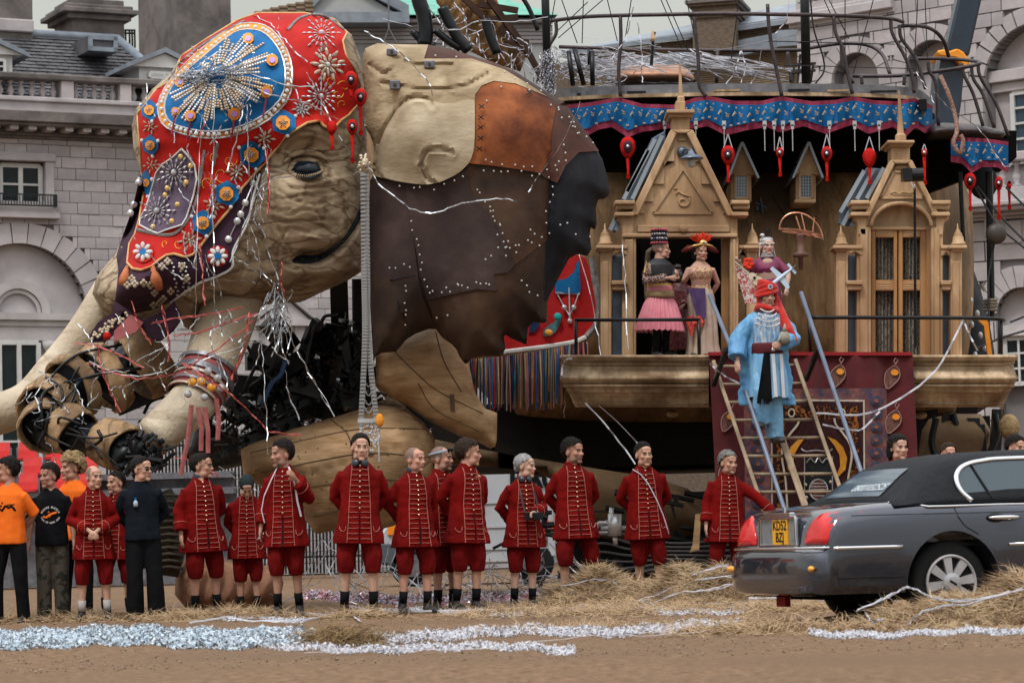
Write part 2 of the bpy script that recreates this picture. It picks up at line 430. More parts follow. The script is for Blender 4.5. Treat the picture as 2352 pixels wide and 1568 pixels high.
stoneC = M("portland_stone_warm",(.38,.35,.365),(.51,.475,.49),scale=1.0,rough=.9,bump=.25,bscale=6)
# -- stone wing on the left
FA = Facade(0,75,27)
Lb = thing("stone_building","long grey stone building behind the elephant's head with arched windows, balustrade and slate roof","building",FA.at(0,0))
X0,_ = FA.hit(-160,600); X1,_ = FA.hit(1150,600)
_,ZC = FA.hit(0,318); _,ZP = FA.hit(0,200); ZP0 = FA.hit(0,262)[1]; ZB0 = FA.hit(0,228)[1]; ZB1 = FA.hit(0,180)[1]; ZT = FA.hit(0,170)[1]
back = MB(); FA.slab(back,X0,X1,-1,ZC,-.9,-.35); ob("back_wall",back,mortar,Lb)
wu0,wz1 = FA.hit(2,378); wu1,wz0 = FA.hit(95,468)
auc,_ = FA.hit(45,700); ar = FA.hit(198,700)[0] - auc; azs = FA.hit(45,718)[1]
holes = [('r',wu0 - .2,wu1 + .2,wz0 - .1,wz1 + .25),('a',auc,ar,azs,0.9)]
wallm = MB()
def wall_strips(fa,mb,x0,x1,z0,z1,holes,o0,o1,step=.25):
 u = x0
 while u < x1:
  ub = min(u + step,x1); uc = (u + ub) / 2; iv = [(z0,z1)]
  for h in holes:
   if h[0] == 'r':
    if h[1] < uc < h[2]: a,b = h[3],h[4]
    else: continue
   else:
    if abs(uc - h[1]) >= h[2]: continue
    a,b = h[4],h[3] + math.sqrt(h[2] ** 2 - (uc - h[1]) ** 2)
   iv = [q for s0,s1 in iv for q in ((s0,min(s1,a)),(max(s0,b),s1)) if q[1] - q[0] > .01]
  for s0,s1 in iv: fa.slab(mb,u,ub,s0,s1,o0,o1)
  u = ub
wall_strips(FA,wallm,X0,X1,-1,ZC,holes,-.35,0.0,.12); ob("wall",wallm,mortar,Lb)
visA = lambda u,z: (FA.hit(-30,600)[0] < u < FA.hit(340,600)[0] and z > FA.hit(0,980)[1]) or (FA.hit(640,750)[0] < u < FA.hit(850,750)[0] and FA.hit(0,900)[1] < z < FA.hit(0,660)[1])
holes2 = holes + [('a',auc,ar + .55,azs,azs)]
pu0,pz0 = FA.hit(655,735); pu1,pz1 = FA.hit(735,700)
holes2 += [('r',pu0 + .1,pu1 - .1,1.4,pz0 - .4)]
nA = courses(FA,Lb,X0,X1,0.0,ZC,.305,.60,holes2,[stone,stoneB,stoneC],210,visA)
v = MB()
for k in range(15):
 a0,a1 = 180 * k / 15 + .4,180 * (k + 1) / 15 - .4
 P = arch_pts(auc,ar,azs,3,a0,a1); Q = arch_pts(auc,ar + .55,azs,3,a0,a1)
 vb = MB(); FA.pr(vb,P + Q[::-1],-.0,.10 + .01 * (k % 2)); ob("voussoir",vb,random.choice([stone,stoneB,stoneC]),Lb)
tb = MB(); FA.pr(tb,arch_pts(auc,ar,azs,24),-.34,-.22); ob("tympanum",tb,stoneB,Lb)
ir = FA.hit(118,700)[0] - auc; ia = MB(); arch_ring(FA,ia,auc,ir - .22,ir,azs,-.2,-.08); arch_ring(FA,ia,auc,ir - .34,ir - .24,azs,-.2,-.13); ob("inner_arch",ia,stone,Lb)
lin = MB(); zl0 = FA.hit(0,762)[1]
for (a,b,o) in ((0,.18,-.02),(.18,.34,-.10),(.34,.72,-.14)):
 FA.slab(lin,auc - ar,auc + ar,azs - b,azs - a,-.3,o)
ob("lintel",lin,stone,Lb)
fl = MB(); FA.slab(fl,auc - ar,auc + ar,.2,azs - .74,-.34,-.26); ob("window_back",fl,white_paint,Lb)
cu0,_ = FA.hit(105,800); cu1,_ = FA.hit(128,800)
col = MB(); h = azs - .74
col.lathe([(.17,.2),(.17,.35),(.13,.45),(.115,h - .35),(.12,h - .25),(.17,h - .18),(.2,h)],FA.at((cu0 + cu1) / 2,0,-.10),14); ob("column",col,stone,Lb,smooth=True)
for (a,b) in ((2,92),(128,190)):
 ua,_ = FA.hit(a,800); ub,_ = FA.hit(b,800); sash(FA,Lb,ua,ub,1.1,h - .04,2,2 if a == 2 else 2,rec=-.2,fw=.12)
ul = FA.hit(-60,800)[0]; sash(FA,Lb,ul,FA.hit(-6,800)[0],1.1,h - .04,2,2,rec=-.2,fw=.12)
fr = MB()
FA.slab(fr,wu0 - .32,wu0 - .08,wz0 - .1,wz1 + .1,-.1,.16); FA.slab(fr,wu1 + .08,wu1 + .32,wz0 - .1,wz1 + .1,-.1,.16)
FA.slab(fr,wu0 - .36,wu1 + .36,wz1 + .1,wz1 + .32,-.1,.2); FA.slab(fr,wu0 - .42,wu1 + .42,wz0 - .42,wz0 - .26,-.1,.3); FA.slab(fr,wu0 - .34,wu1 + .34,wz0 - .26,wz0 - .1,-.1,.2)
ob("window_surround",fr,stoneB,Lb,bev=.012); sash(FA,Lb,wu0,wu1,wz0,wz1,2,2,fw=.12)
bal = MB(); n = 22
for i in range(n + 1):
 u = wu0 - .3 + (wu1 - wu0 + .6) * i / n; bal.box(FA.at(u,wz0 + .03,.36),(.02,.02,.26),FA.rot())
for z in (-.12,.17): FA.slab(bal,wu0 - .32,wu1 + .32,wz0 + z,wz0 + z + .04,.34,.38)
for u in (wu0 - .3,wu1 + .3): FA.slab(bal,u - .02,u + .02,wz0 - .12,wz0 + .2,.1,.38)
ob("window_balcony",bal,black_metal,Lb)
co = MB(); c0 = FA.hit(0,318)[1]; c1 = FA.hit(0,262)[1]
for a,b,o in ((0,.12,.18),(.12,.25,.26),(.42,.55,.75),(.55,1.0,.85)):
 FA.slab(co,X0,X1,c0 + (c1 - c0) * a,c0 + (c1 - c0) * b,-.3,o)
ob("cornice",co,stone_dark,Lb,bev=.02)
u = X0
while u < FA.hit(360,300)[0]:
 m_ = MB(); FA.slab(m_,u,u + .22,c0 + (c1 - c0) * .26,c0 + (c1 - c0) * .42,-.05,.66); ob("modillion",m_,stone,Lb); u += .5
pa = MB(); pz_ = FA.hit(0,226)[1]; FA.slab(pa,X0,X1,c1,pz_,-.6,.1); FA.slab(pa,X0,X1,pz_ - .06,pz_ + .06,-.6,.18); ob("parapet",pa,stoneC,Lb,bev=.02)
rt = MB(); FA.slab(rt,X0,X1,ZB1,ZT + .05,-.55,.12); ob("balustrade_rail",rt,stone_dark,Lb,bev=.03)
bm_ = MB(); bm_.lathe(baluster_prof(ZB1 - pz_ - .06,.10),(0,0,0),10); bme = mesh_of(bm_,"baluster",None,True); bme.materials.append(stoneC)
bays = [FA.hit(x,205)[0] for x in (-128,-12,140,168,275,300,420,445,560)]
for a,b in ((bays[0],bays[1] - .25),(bays[1] + .05,bays[2]),(bays[3],bays[4]),(bays[5],bays[6])):
 k = int((b - a) / .262)
 for i in range(k):
  o = bpy.data.objects.new("baluster",bme); SC.collection.objects.link(o); o.parent = Lb
  o.location = FA.at(a + (b - a) * (i + .5) / k,pz_ + .06,-.22) - ORG[Lb.name]
for a,b in ((bays[1] - .25,bays[1] + .05),(bays[2],bays[3]),(bays[4],bays[5]),(bays[6],X1)):
 p_ = MB(); FA.slab(p_,a,b,pz_ + .06,ZB1,-.5,.06); ob("pedestal",p_,stoneC,Lb)
RB = 4.5; zr0 = pz_ - .1; zr1 = FA.hit(160,88,-RB)[1]
ra,rb = FA.hit(-200,100,-RB)[0],FA.hit(270,110,-RB)[0]; rc = FA.hit(372,160,-1.0)[0]
rf = MB(); rf.add([FA.at(ra,zr0,-1.0),FA.at(rc + 1.2,zr0,-1.0),FA.at(rb,zr1,-RB),FA.at(ra,zr1,-RB),FA.at(rc + 1.2,zr0,-9),FA.at(rb,zr1 - .02,-RB - .6),FA.at(ra,zr1,-RB - .6),FA.at(ra,zr0,-9)],
                     [(0,1,2,3),(1,4,5,2),(3,2,5,6),(4,7,6,5)])
ob("roof",rf,slate,Lb)
sl = MB(); nrow = 22                              # courses of slates standing off the roof plane
vd = FA.at(0,zr1,-RB) - FA.at(0,zr0,-1.0)
for r_ in range(nrow):
 t0,t1 = r_ / nrow,(r_ + 1.15) / nrow; u_end = rc + 1.2 + (rb - rc - 1.2) * t0; u = FA.hit(-60,150)[0] + (.18 if r_ % 2 else 0)
 while u < u_end - .2:
  a = FA.at(u,zr0,-1.0) + vd * t0; b = FA.at(u,zr0,-1.0) + vd * t1; nn = Vector((0,0,.03)); k = random.uniform(.025,.05)
  sl.prism([a + FA.n * k + nn,a + FA.u * .34 + FA.n * k + nn,b + FA.u * .34 + nn * .2,b + nn * .2],FA.n * -.02); u += .36
ob("slates",sl,slate,Lb,kind="stuff")
rd = MB(); rd.tube([FA.at(ra,zr1 + .05,-RB),FA.at(rb,zr1 + .05,-RB)],.14,8); rd.tube([FA.at(rb,zr1 + .05,-RB),FA.at(rc + 1.2,zr0 + .1,-1.0)],.14,8); ob("lead_ridge",rd,lead,Lb,smooth=True)
sk = MB(); s0,sz0 = FA.hit(192,132,-3); s1,sz1 = FA.hit(258,92,-3); FA.slab(sk,s0,s1,sz0 + .12,sz1,-4.4,-2.6); sko = ob("skylight",sk,slate,Lb)
sk = MB()
for a,b,c,d in ((s0,s1,sz0 + .12,sz0 + .24),(s0,s1,sz1 - .1,sz1 + .02),(s0,s0 + .12,sz0 + .12,sz1),(s1 - .12,s1,sz0 + .12,sz1)): FA.slab(sk,a,b,c,d,-2.6,-2.54)
ob("skylight_frame",sk,lead,sko)
def dormer(x0,x1,y0,y1,yp,back_=1.2,out=-1.1):
 a,z0 = FA.hit(x0,y1,out); b,z1 = FA.hit(x1,y0,out); zp = FA.hit((x0 + x1) / 2,yp,out)[1]
 d_ = MB(); FA.slab(d_,a,b,z0,z1,out - 2.2,out); do = ob("dormer",d_,white_paint,Lb)
 g_ = MB(); FA.pr(g_,[(a - .3,z1),(b + .3,z1),((a + b) / 2,zp)],out - 2.6,out + .12); ob("dormer_gable",g_,white_paint,do)
 r2 = MB()
 for sgn,e0 in ((-1,a - .42),(1,b + .42)):
  FA.pr(r2,[(e0,z1 - .06),(e0,z1 + .06),((a + b) / 2,zp + .16),((a + b) / 2,zp + .02)],out - 2.7,out + .22)
 ob("dormer_roof",r2,lead,do); q = (b - a) * .2; sash(FA,Lb,a + q,b - q,z0 + .15,z1 - .15,2,2,rec=out + .02,fw=.08)
dormer(-70,28,128,178,98); dormer(320,430,160,190,125)
def chimney(x0,x1,y0,y1,out,depth,cap,lab=None,mat=None,pts=()):
 a,z0 = FA.hit(x0,y1,out); b,z1 = FA.hit(x1,y0,out); m_ = MB(); FA.slab(m_,a,b,z0 - 2.0,z1,out - depth,out); c = ob("chimney",m_,mat or stone_dark,Lb,bev=.03)
 if cap:
  k = MB()
  for d0,d1,ex in ((.0,.16,.16),(.16,.3,.32),(.3,.42,.2)): FA.slab(k,a - ex,b + ex,z1 - cap + d0,z1 - cap + d1,out - depth - ex,out + ex)
  ob("chimney_cap",k,stone_dark,c,bev=.02)
 return c
chimney(-40,74,-60,66,-4.3,1.5,0); chimney(165,285,2,96,-4.9,1.6,.62); chimney(404,528,-120,130,-5,3.2,0)
ca = MB(); a,z0 = FA.hit(-44,68,-4.2); b,z1 = FA.hit(78,46,-4.2); FA.slab(ca,a,b,z0,z1,-5.9,-4.2); ob("chimney_base",ca,stoneC,Lb,bev=.03)
lad = MB()
for x in (288,297,303,309): lad.tube([FA.at(*FA.hit(x,70,-5),-5),FA.at(*FA.hit(x + 1,110,-5),-5)],.03,5)
for y in (70,77): lad.tube([FA.at(*FA.hit(286,y,-5),-5),FA.at(*FA.hit(311,y,-5),-5)],.03,5)
ob("roof_ladder_cage",lad,black_metal,Lb)
pd = MB(); pa_,pz_a = FA.hit(648,735); pb_,_ = FA.hit(702,735); mid = (pa_ + pb_) / 2; wv = (pb_ - pa_)
ub = FA.hit(702,735)[0]; ua = FA.hit(590,735)[0]; mid = (ua + ub) / 2; zz = FA.hit(700,737)[1]; zt = FA.hit(650,698)[1]
FA.pr(pd,[(ua,zz),(ub,zz),(mid,zt + .15)],.05,.3); FA.slab(pd,ua - .1,ub + .1,zz - .16,zz,.05,.4)
for s_ in (-1,1): FA.pr(pd,[(mid,zt + .2),(mid,zt + .34),(mid + s_ * (ub - mid + .14),zz + .14),(mid + s_ * (ub - mid + .14),zz)],.05,.42)
ob("window_pediment",pd,stoneB,Lb)
zb = zz - .16 - .55; fr = MB()
for s_ in (-1,1): FA.slab(fr,mid + s_ * (ub - mid) * .62 - .14,mid + s_ * (ub - mid) * .62 + .14,zb - 2.2,zz - .16,.02,.24)
FA.slab(fr,ua + .1,ub - .1,zb,zz - .16,.02,.2); FA.slab(fr,ua,ub,zb - 2.4,zb - 2.2,.02,.3); ob("window_surround",fr,stoneB,Lb)
sash(FA,Lb,mid - (ub - mid) * .5,mid + (ub - mid) * .5,zb - 2.2,zb,2,3,rec=.02,fw=.1)
bm2 = MB(); FA.slab(bm2,mid - (ub - mid) * .5,mid + (ub - mid) * .5,zb - 2.2,zb,-.3,-.25); ob("window_back",bm2,glass_dark,Lb)
# -- white pavilion with green roofs,behind
FG = Facade(1000,96,8)
Gb = thing("white_pavilion","white rendered building with pale green copper roof above the elephant's ear","building",FG.at(0,0))
gx0,gz = FG.hit(706,80); gx1,_ = FG.hit(1262,80); ze = FG.hit(1000,42)[1]; zr = FG.hit(1000,-90)[1]
m_ = MB(); FG.slab(m_,gx0,gx1,0,ze,-14,0); ob("wall",m_,M("white_render",(.34,.35,.36),(.44,.45,.46),scale=1.2,rough=.8),Gb)
bd = MB()
for y in (52,62,70,79,88,97): z = FG.hit(1000,y)[1]; FG.slab(bd,gx0 - .1,gx1 + .1,z - .05,z + .05,0,.08 + (.3 if y == 52 else 0))
ob("string_course",bd,stoneB,Gb)
rf = MB(); ec = FG.hit(722,40)[0]; ed = FG.hit(1275,44)[0]; r0 = FG.hit(800,-80)[0]; r1 = FG.hit(1180,-80)[0]
rf.add([FG.at(ec,ze,.6),FG.at(ed,ze,.6),FG.at(ed,ze,-15),FG.at(ec,ze,-15),FG.at(r0,zr,-6),FG.at(r1,zr,-6)],[(0,1,5,4),(1,2,5),(2,3,4,5),(3,0,4)])
ob("roof",rf,copper_green,Gb)
ga,gz0 = FG.hit(704,42); gb,_ = FG.hit(838,42); gp,gpz = FG.hit(735,-36)
gm = MB(); FG.pr(gm,[(ga,gz0),(gb + 1.0,gz0),(gp + .6,gpz)],-8,.8); ob("gable",gm,M("white_render"  ,(.3,.3,.3)),Gb)
gt = MB(); FG.pr(gt,[(ga - .4,gz0),(ga - .1,gz0 - .1),(gp + .6,gpz),(gp + .6,gpz + .4)],-8,1.0); FG.pr(gt,[(gb + 1.4,gz0 - .1),(gb + 1.4,gz0 + .25),(gp + .6,gpz + .4),(gp + .6,gpz)],-8,1.0); FG.slab(gt,ga - .2,gb + 1.4,gz0 - .35,gz0,-.5,1.1); ob("gable_trim",gt,lead,Gb)
gr = MB(); q0 = FG.hit(345,133,-6); q1 = FG.hit(404,104,-6); q2 = FG.hit(430,133,-6)
Gb2 = thing("green_copper_roof","bright green copper roof slope showing behind the tall stone chimney","roof",FG.at(q0[0],q0[1] - 2,-6))
FG.pr(gr,[q0,(q2[0] + 6,q0[1]),(q2[0] + 6,q1[1] + 1.5),q1],-16,-6); ob("roof_slope",gr,copper_green,Gb2)
gr = MB(); FG.slab(gr,q0[0],q2[0] + 6,0,q0[1],-16,-6.1); ob("wall",gr,stoneC,Gb2)
bp = MB(); b0 = FG.hit(588,28); b1 = FG.hit(715,28)
FW = Facade(650,86,14)
Bp = thing("brick_parapet","low stepped brick wall just above the top of the red headcloth","wall",FW.at(0,0))
b0 = FW.hit(580,40); b1 = FW.hit(716,40)
for k,(x0,y0) in enumerate([(586,26),(604,22),(622,17),(641,13),(660,9),(680,5),(700,1)]):
 a,z1 = FW.hit(x0,y0); b,_ = FW.hit(x0 + 19,y0); m_ = MB(); FW.slab(m_,a,b,0 if k == 0 else 9,z1,-.6,0); ob("wall_step",m_,brick_mat,Bp)
 rr = MB()
 for j in range(6): zz = z1 - .02 - j * .13; FW.slab(rr,a,b,zz - .055,zz,0,.04)
 ob("brick_courses",rr,brick_mat,Bp,kind="stuff")
m_ = MB(); FW.slab(m_,b0[0],b1[0],0,FW.hit(650,48)[1],-.9,-.05); ob("base_wall",m_,brick_mat,Bp)
# -- brick building with slate roof and stack
FB = Facade(1600,88,-14)
Bb = thing("brick_building","brown brick building with a long slate roof and chimney stack behind the upper deck","building",FB.at(0,0))
x0,_ = FB.hit(1262,150); x1,_ = FB.hit(1905,150)
m_ = MB(); zt0 = FB.hit(1262,150)[1]; zt1 = FB.hit(1905,30)[1]
FB.pr(m_,[(x0,0),(x1,0),(x1,zt1),(x0,zt0)],-8,0); ob("wall",m_,brick_dark,Bb)
for k in range(34):                                 # raked brick courses
 y = 62 + k * 5.2; c = MB(); s0 = FB.hit(1330,y + 55); s1 = FB.hit(1905,y - 12)
 c.bar(FB.at(*s0,.02),FB.at(*s1,.02),.05,.05); ob("brick_course",c,brick_mat,Bb)
rf = MB(); e0,e1 = FB.hit(1290,118,.5),FB.hit(1905,30,.5); t0,t1 = FB.hit(1290,90,.5),FB.hit(1905,-55,.5)
rf.add([FB.at(*e0,.5),FB.at(*e1,.5),FB.at(t1[0],t1[1],-2.5),FB.at(t0[0],t0[1],-2.5)],[(0,1,2,3)]); rf.add([FB.at(e0[0],e0[1] - .15,.5),FB.at(e1[0],e1[1] - .15,.5),FB.at(*e1,.5),FB.at(*e0,.5)],[(0,1,2,3)])
ob("roof",rf,lead,Bb)
for k in range(9):
 f_ = (k + .5) / 9; c = MB(); a = FB.at(*e0,.5).lerp(FB.at(t0[0],t0[1],-2.5),f_); b = FB.at(*e1,.5).lerp(FB.at(t1[0],t1[1],-2.5),f_)
 c.bar(a + Vector((0,-.03,0)),b + Vector((0,-.03,0)),.05,.03); ob("slate_course",c,slate,Bb)
st = MB(); a,z0 = FB.hit(1592,125,.9); b,z1 = FB.hit(1686,-40,.9); FB.slab(st,a,b,z0,z1,-.8,.9); stk = ob("chimney_stack",st,brick_dark,Bb,bev=.02)
for y,ex,mt in ((3,.18,stone_dark),(10,.1,brick_dark),(30,.12,brick_dark),(37,.05,brick_dark)):
 c = MB(); z = FB.hit(1640,y,.9)[1]; FB.slab(c,a - ex,b + ex,z - .05,z + .05,-.9 - ex,.9 + ex); ob("chimney_band",c,mt,stk)
for yy0,yy1 in (((1662,102),(1852,66)),((1395,150),(1640,108))):
 c = MB(); p,q = FB.hit(*yy0,.3),FB.hit(*yy1,.3); FB.pr(c,[(p[0],p[1] - .5),(q[0],q[1] - .42),(q[0],q[1]),(p[0],p[1])],-.1,.5); ob("lead_gutter",c,lead,Bb)
c = MB(); p,z0 = FB.hit(1790,112,.6); q,z1 = FB.hit(1842,72,.6); FB.slab(c,p,q,z0,z1,-.2,1.0); ob("roof_box",c,lead,Bb)
# -- stone building on the right,coming forward
FR = Facade(2100,74,-40)
Rb = thing("stone_building","grey stone building on the right with round-arched niches and a tall arched window","building",FR.at(0,0))
x0,_ = FR.hit(1838,200); x1,_ = FR.hit(2460,200); zt = FR.hit(2100,-160)[1]
m_ = MB(); FR.slab(m_,x0,x1,0,zt,-1.4,-.6); ob("back_wall",m_,mortar,Rb)
nic = []
for (xc,yt,xr,ybot) in ((1966,122,2020,210),(2140,93,2200,215)):
 uc,ztop = FR.hit(xc,yt); r_ = abs(FR.hit(xr,yt)[0] - uc); nic.append(('a',uc,r_,ztop - r_,FR.hit(xc,ybot)[1]))
uc,ztop = FR.hit(2378,52); r_ = abs(FR.hit(2258,100)[0] - uc); nic.append(('a',uc,r_,ztop - r_,FR.hit(2378,345)[1]))
m_ = MB(); wall_strips(FR,m_,x0,x1,0,zt,nic,-.6,0,.1); ob("wall",m_,mortar,Rb)
nic2 = nic + [('a',h[1],h[2] + .42,h[3],h[3]) for h in nic]
visR = lambda u,z: z > FR.hit(2000,240)[1] and z < FR.hit(2100,-20)[1] and u < FR.hit(2352,100)[0] + 1
courses(FR,Rb,x0,x1,FR.hit(2000,420)[1],zt,.36,.78,nic2,[stone,stoneB,stoneC],230,visR,gap=.03,th=.11)
for h in nic:
 nv = 9 if h[2] < 1.2 else 15
 for k in range(nv):
  a0,a1 = 180 * k / nv + .8,180 * (k + 1) / nv - .8
  vb = MB(); FR.pr(vb,arch_pts(h[1],h[2],h[3],3,a0,a1) + arch_pts(h[1],h[2] + .42,h[3],3,a0,a1)[::-1],0,.11); ob("voussoir",vb,random.choice([stone,stoneB,stoneC]),Rb)
 tb = MB(); FR.pr(tb,[(h[1] + h[2],h[4])] + arch_pts(h[1],h[2],h[3],20) + [(h[1] - h[2],h[4])],-.6,-.42); ob("niche_back",tb,stoneC,Rb)
for z,o,t in ((FR.hit(2000,8)[1],.2,.1),(FR.hit(2000,20)[1],.3,.12),(FR.hit(2000,32)[1],.16,.08)):
 m_ = MB(); FR.slab(m_,x0 - .2,FR.hit(2060,30)[0],z - t,z + t,-.1,o); ob("string_course",m_,stoneB,Rb,bev=.02)
h = nic[2]; zs = FR.hit(2378,148)[1]
m_ = MB(); FR.slab(m_,h[1] - h[2],h[1] + h[2],zs - .3,zs,-.5,-.12); FR.slab(m_,h[1] - h[2],h[1] + h[2],zs - .55,zs - .3,-.5,-.25); ob("lintel",m_,stoneC,Rb,bev=.02)
a = FR.hit(2312,260)[0]; sash(FR,Rb,a,a + 2.2,FR.hit(2330,352)[1],zs - .6,3,4,rec=-.38,fw=.12,pane_mat=M("blue_window_glass",(.02,.045,.07),(.03,.06,.09),scale=1,rough=.1))
FQ = Facade(2250,66,-22)
Qb = thing("stone_wing","lower grey stone wing with a balustrade and blind arches at the right edge","building",FQ.at(0,0))
x0,_ = FQ.hit(2140,600); x1,_ = FQ.hit(2420,600); zc0 = FQ.hit(2300,505)[1]; zc1 = FQ.hit(2300,470)[1]
uc,ztop = FQ.hit(2345,660); r_ = abs(FQ.hit(2290,700)[0] - uc); hq = [('a',uc,r_,ztop - r_,1.0)]
m_ = MB(); wall_strips(FQ,m_,x0,x1,0,zc0,hq,-.5,0,.1); ob("wall",m_,mortar,Qb); m_ = MB(); FQ.slab(m_,x0,x1,0,zc0,-1.2,-.5); ob("back_wall",m_,mortar,Qb)
courses(FQ,Qb,x0,x1,0,zc0,.46,.95,hq + [('a',uc,r_ + .5,ztop - r_,ztop - r_)],[stone,stoneB,stoneC],120,lambda u,z: z > FQ.hit(2300,950)[1],gap=.03,th=.1)
for k in range(11):
 vb = MB(); FQ.pr(vb,arch_pts(uc,r_,ztop - r_,3,180 * k / 11 + .6,180 * (k + 1) / 11 - .6) + arch_pts(uc,r_ + .5,ztop - r_,3,180 * k / 11 + .6,180 * (k + 1) / 11 - .6)[::-1],0,.1); ob("voussoir",vb,stoneB,Qb)
zlin = FQ.hit(2330,745)[1]
tb = MB(); FQ.pr(tb,[(uc + r_,zlin)] + arch_pts(uc,r_,ztop - r_,20) + [(uc - r_,zlin)],-.5,-.3); ob("niche_back",tb,stoneB,Qb)
m_ = MB(); FQ.slab(m_,uc - r_,uc + r_,zlin - .25,zlin,-.5,-.1); ob("lintel",m_,stoneB,Qb)
sash(FQ,Qb,uc - r_ + .1,uc + r_ - .1,FQ.hit(2330,880)[1],zlin - .3,3,3,rec=-.3,fw=.1)
for a,b,o in ((0,.2,.15),(.2,.45,.35),(.45,.7,.7),(.7,1,.8)):
 m_ = MB(); FQ.slab(m_,x0 - .2,x1,zc0 + (zc1 - zc0) * a,zc0 + (zc1 - zc0) * b,-.4,o); ob("cornice_band",m_,stoneB,Qb,bev=.02)
zb0 = FQ.hit(2300,430)[1]; zb1 = FQ.hit(2300,372)[1]
m_ = MB(); FQ.slab(m_,x0,x1,zc1,zb0,-.5,.0); FQ.slab(m_,x0,x1,zb1,zb1 + .2,-.4,.15); ob("parapet",m_,stoneC,Qb,bev=.02)
bm_ = MB(); bm_.lathe(baluster_prof(zb1 - zb0,.12),(0,0,0),10); bme2 = mesh_of(bm_,"baluster",None,True); bme2.materials.append(stoneB)
u = x0
while u < x1:
 o = bpy.data.objects.new("baluster",bme2); SC.collection.objects.link(o); o.parent = Qb; o.location = FQ.at(u,zb0,-.15) - ORG[Qb.name]; u += .34
for x,y in ((2265,545),(2300,560)):
 m_ = MB(); a,z = FQ.hit(x,y); FQ.slab(m_,a,a + .5,z,z + .5,.05,.16); ob("wall_tablet",m_,stoneB,Qb)
# -- fence,grandstand seats,barriers,van
fz = MB(); D = 70
If = thing("iron_fence","green-topped iron fence in the distance beyond the elephant's tusk","fence",GP(450,D))
p0,p1 = GP(250,D),GP(1000,D); n = 95
fz.bar(p0 + Vector((0,0,.5)),p1 + Vector((0,0,.5)),.05); fz.bar(p0 + Vector((0,0,3.3)),p1 + Vector((0,0,3.3)),.05); ob("rail",fz,black_metal,If)
rm = MB(); rm.tube([(0,0,.1),(0,0,3.5)],.028,5); rm.lathe([(.05,3.5),(.02,3.6),(.001,3.72)],(0,0,0),5); rme = mesh_of(rm,"railing_bar"); rme.materials.append(black_metal)
for i in range(n):
 o = bpy.data.objects.new("railing_bar",rme); SC.collection.objects.link(o); o.parent = If; o.location = p0.lerp(p1,i / (n - 1)) - ORG[If.name]
seat_red = M("red_plastic_seat",(.50,.012,.015),(.62,.025,.02),scale=5,rough=.35)
D = 62; sm = MB()
sm.loft([[(-.21,0,.42),(.21,0,.42),(.21,-.03,.42),(-.21,-.03,.42)],[(-.22,.03,.62),(.22,.03,.62),(.22,0,.62),(-.22,0,.62)],[(-.2,.08,.82),(.2,.08,.82),(.2,.05,.82),(-.2,.05,.82)]])
s2 = MB(); s2.box((0,-.2,.42),(.42,.38,.05)); s3 = MB()
for x in (-.24,.24): s3.bar((x,0,0),(x,0,.7),.03)
s3.bar((-.24,0,.38),(.24,0,.38),.03)
def mk(mb,nm,mt): me = mesh_of(mb,nm); fixn(me); me.materials.append(mt); return me
SM = [("backrest",mk(sm,"backrest",seat_red)),("seat",mk(s2,"seat",seat_red)),("frame",mk(s3,"frame",grey_metal))]
stand = thing("grandstand","stepped grey seating stand with rows of red seats beyond the trunk","grandstand",GP(100,D))
for r_ in range(2,5):
 m_ = MB(); z = 1.0 + .38 * r_; p = GP(60,D + r_ * .8); m_.box((p.x + 1,p.y,z - .1),(7.5,.8,.12)); m_.box((p.x + 1,p.y + .3,z / 2),(7.5,.08,z)); ob("step",m_,grey_metal,stand)
k = 0
for r_ in range(2,5):
 z = 1.0 + .38 * r_; p = GP(60,D + r_ * .8)
 for c in range(7):
  k += 1; x = p.x - 2.4 + c * .62 + (r_ % 2) * .1
  row = ["","","lowest","middle","top"][r_]; pos = ["leftmost","second","third","fourth","fifth","sixth","seventh","eighth","ninth","tenth"][c]
  s_ = thing("stadium_seat",f"red plastic seat, {pos} from the left in the {row} row of the stand","seat",(x,p.y,z - .04),"red seats of the grandstand")
  for nm,me in SM:
   o = bpy.data.objects.new(nm,me); SC.collection.objects.link(o); o.parent = s_
D = 62
def barrier(xc,D,lab,rz=0):
 b = thing("crowd_barrier",lab,"barrier",GP(xc,D),"steel crowd barriers",rz=rz); m_ = MB(); wd = 2.2
 for z in (.18,1.12): m_.tube([(-wd / 2,0,z),(wd / 2,0,z)],.024,6)
 for x in (-wd / 2,wd / 2): m_.tube([(x,0,.0),(x,0,1.12)],.024,6)
 ob("frame",m_,galv,b)
 m_ = MB()
 for i in range(1,22): m_.tube([(-wd / 2 + wd * i / 22,0,.18),(-wd / 2 + wd * i / 22,0,1.12)],.007,4)
 for i in range(1,9): m_.tube([(-wd / 2,0,.18 + .94 * i / 9),(wd / 2,0,.18 + .94 * i / 9)],.007,4)
 ob("mesh_panel",m_,galv,b)
 for x in (-.8,.8):
  m_ = MB(); m_.tube([(x,-.3,.015),(x,.3,.015)],.022,6); m_.tube([(x,0,.0),(x,0,.2)],.022,6); ob("foot",m_,galv,b)
galv = M("galvanised_tube",(.30,.32,.36),(.42,.44,.48),scale=6,rough=.4,metal=.6)
barrier(660,D,"steel crowd barrier standing left of the headphone man's legs"); barrier(520,D + .4,"steel crowd barrier seen between the legs of the man in glasses and the beanie wearer"); barrier(800,D + .2,"steel crowd barrier behind the headphone man, beside the van")
barrier(1700,D - 20,"steel crowd barrier behind the man reaching for the ladder rail"); barrier(60,D - 12,"steel crowd barrier behind the orange T-shirt man")
van_w = M("van_white",(.42,.45,.50),(.48,.51,.56),scale=1,rough=.3,spec=.5)
D = 50; vp = GP(1110,D); van = thing("white_van","white panel van behind the row of red coats, with red lettering on its side","van",vp)
c = lambda x,z,y=0: Vector((vp.x + x,vp.y + y,z))
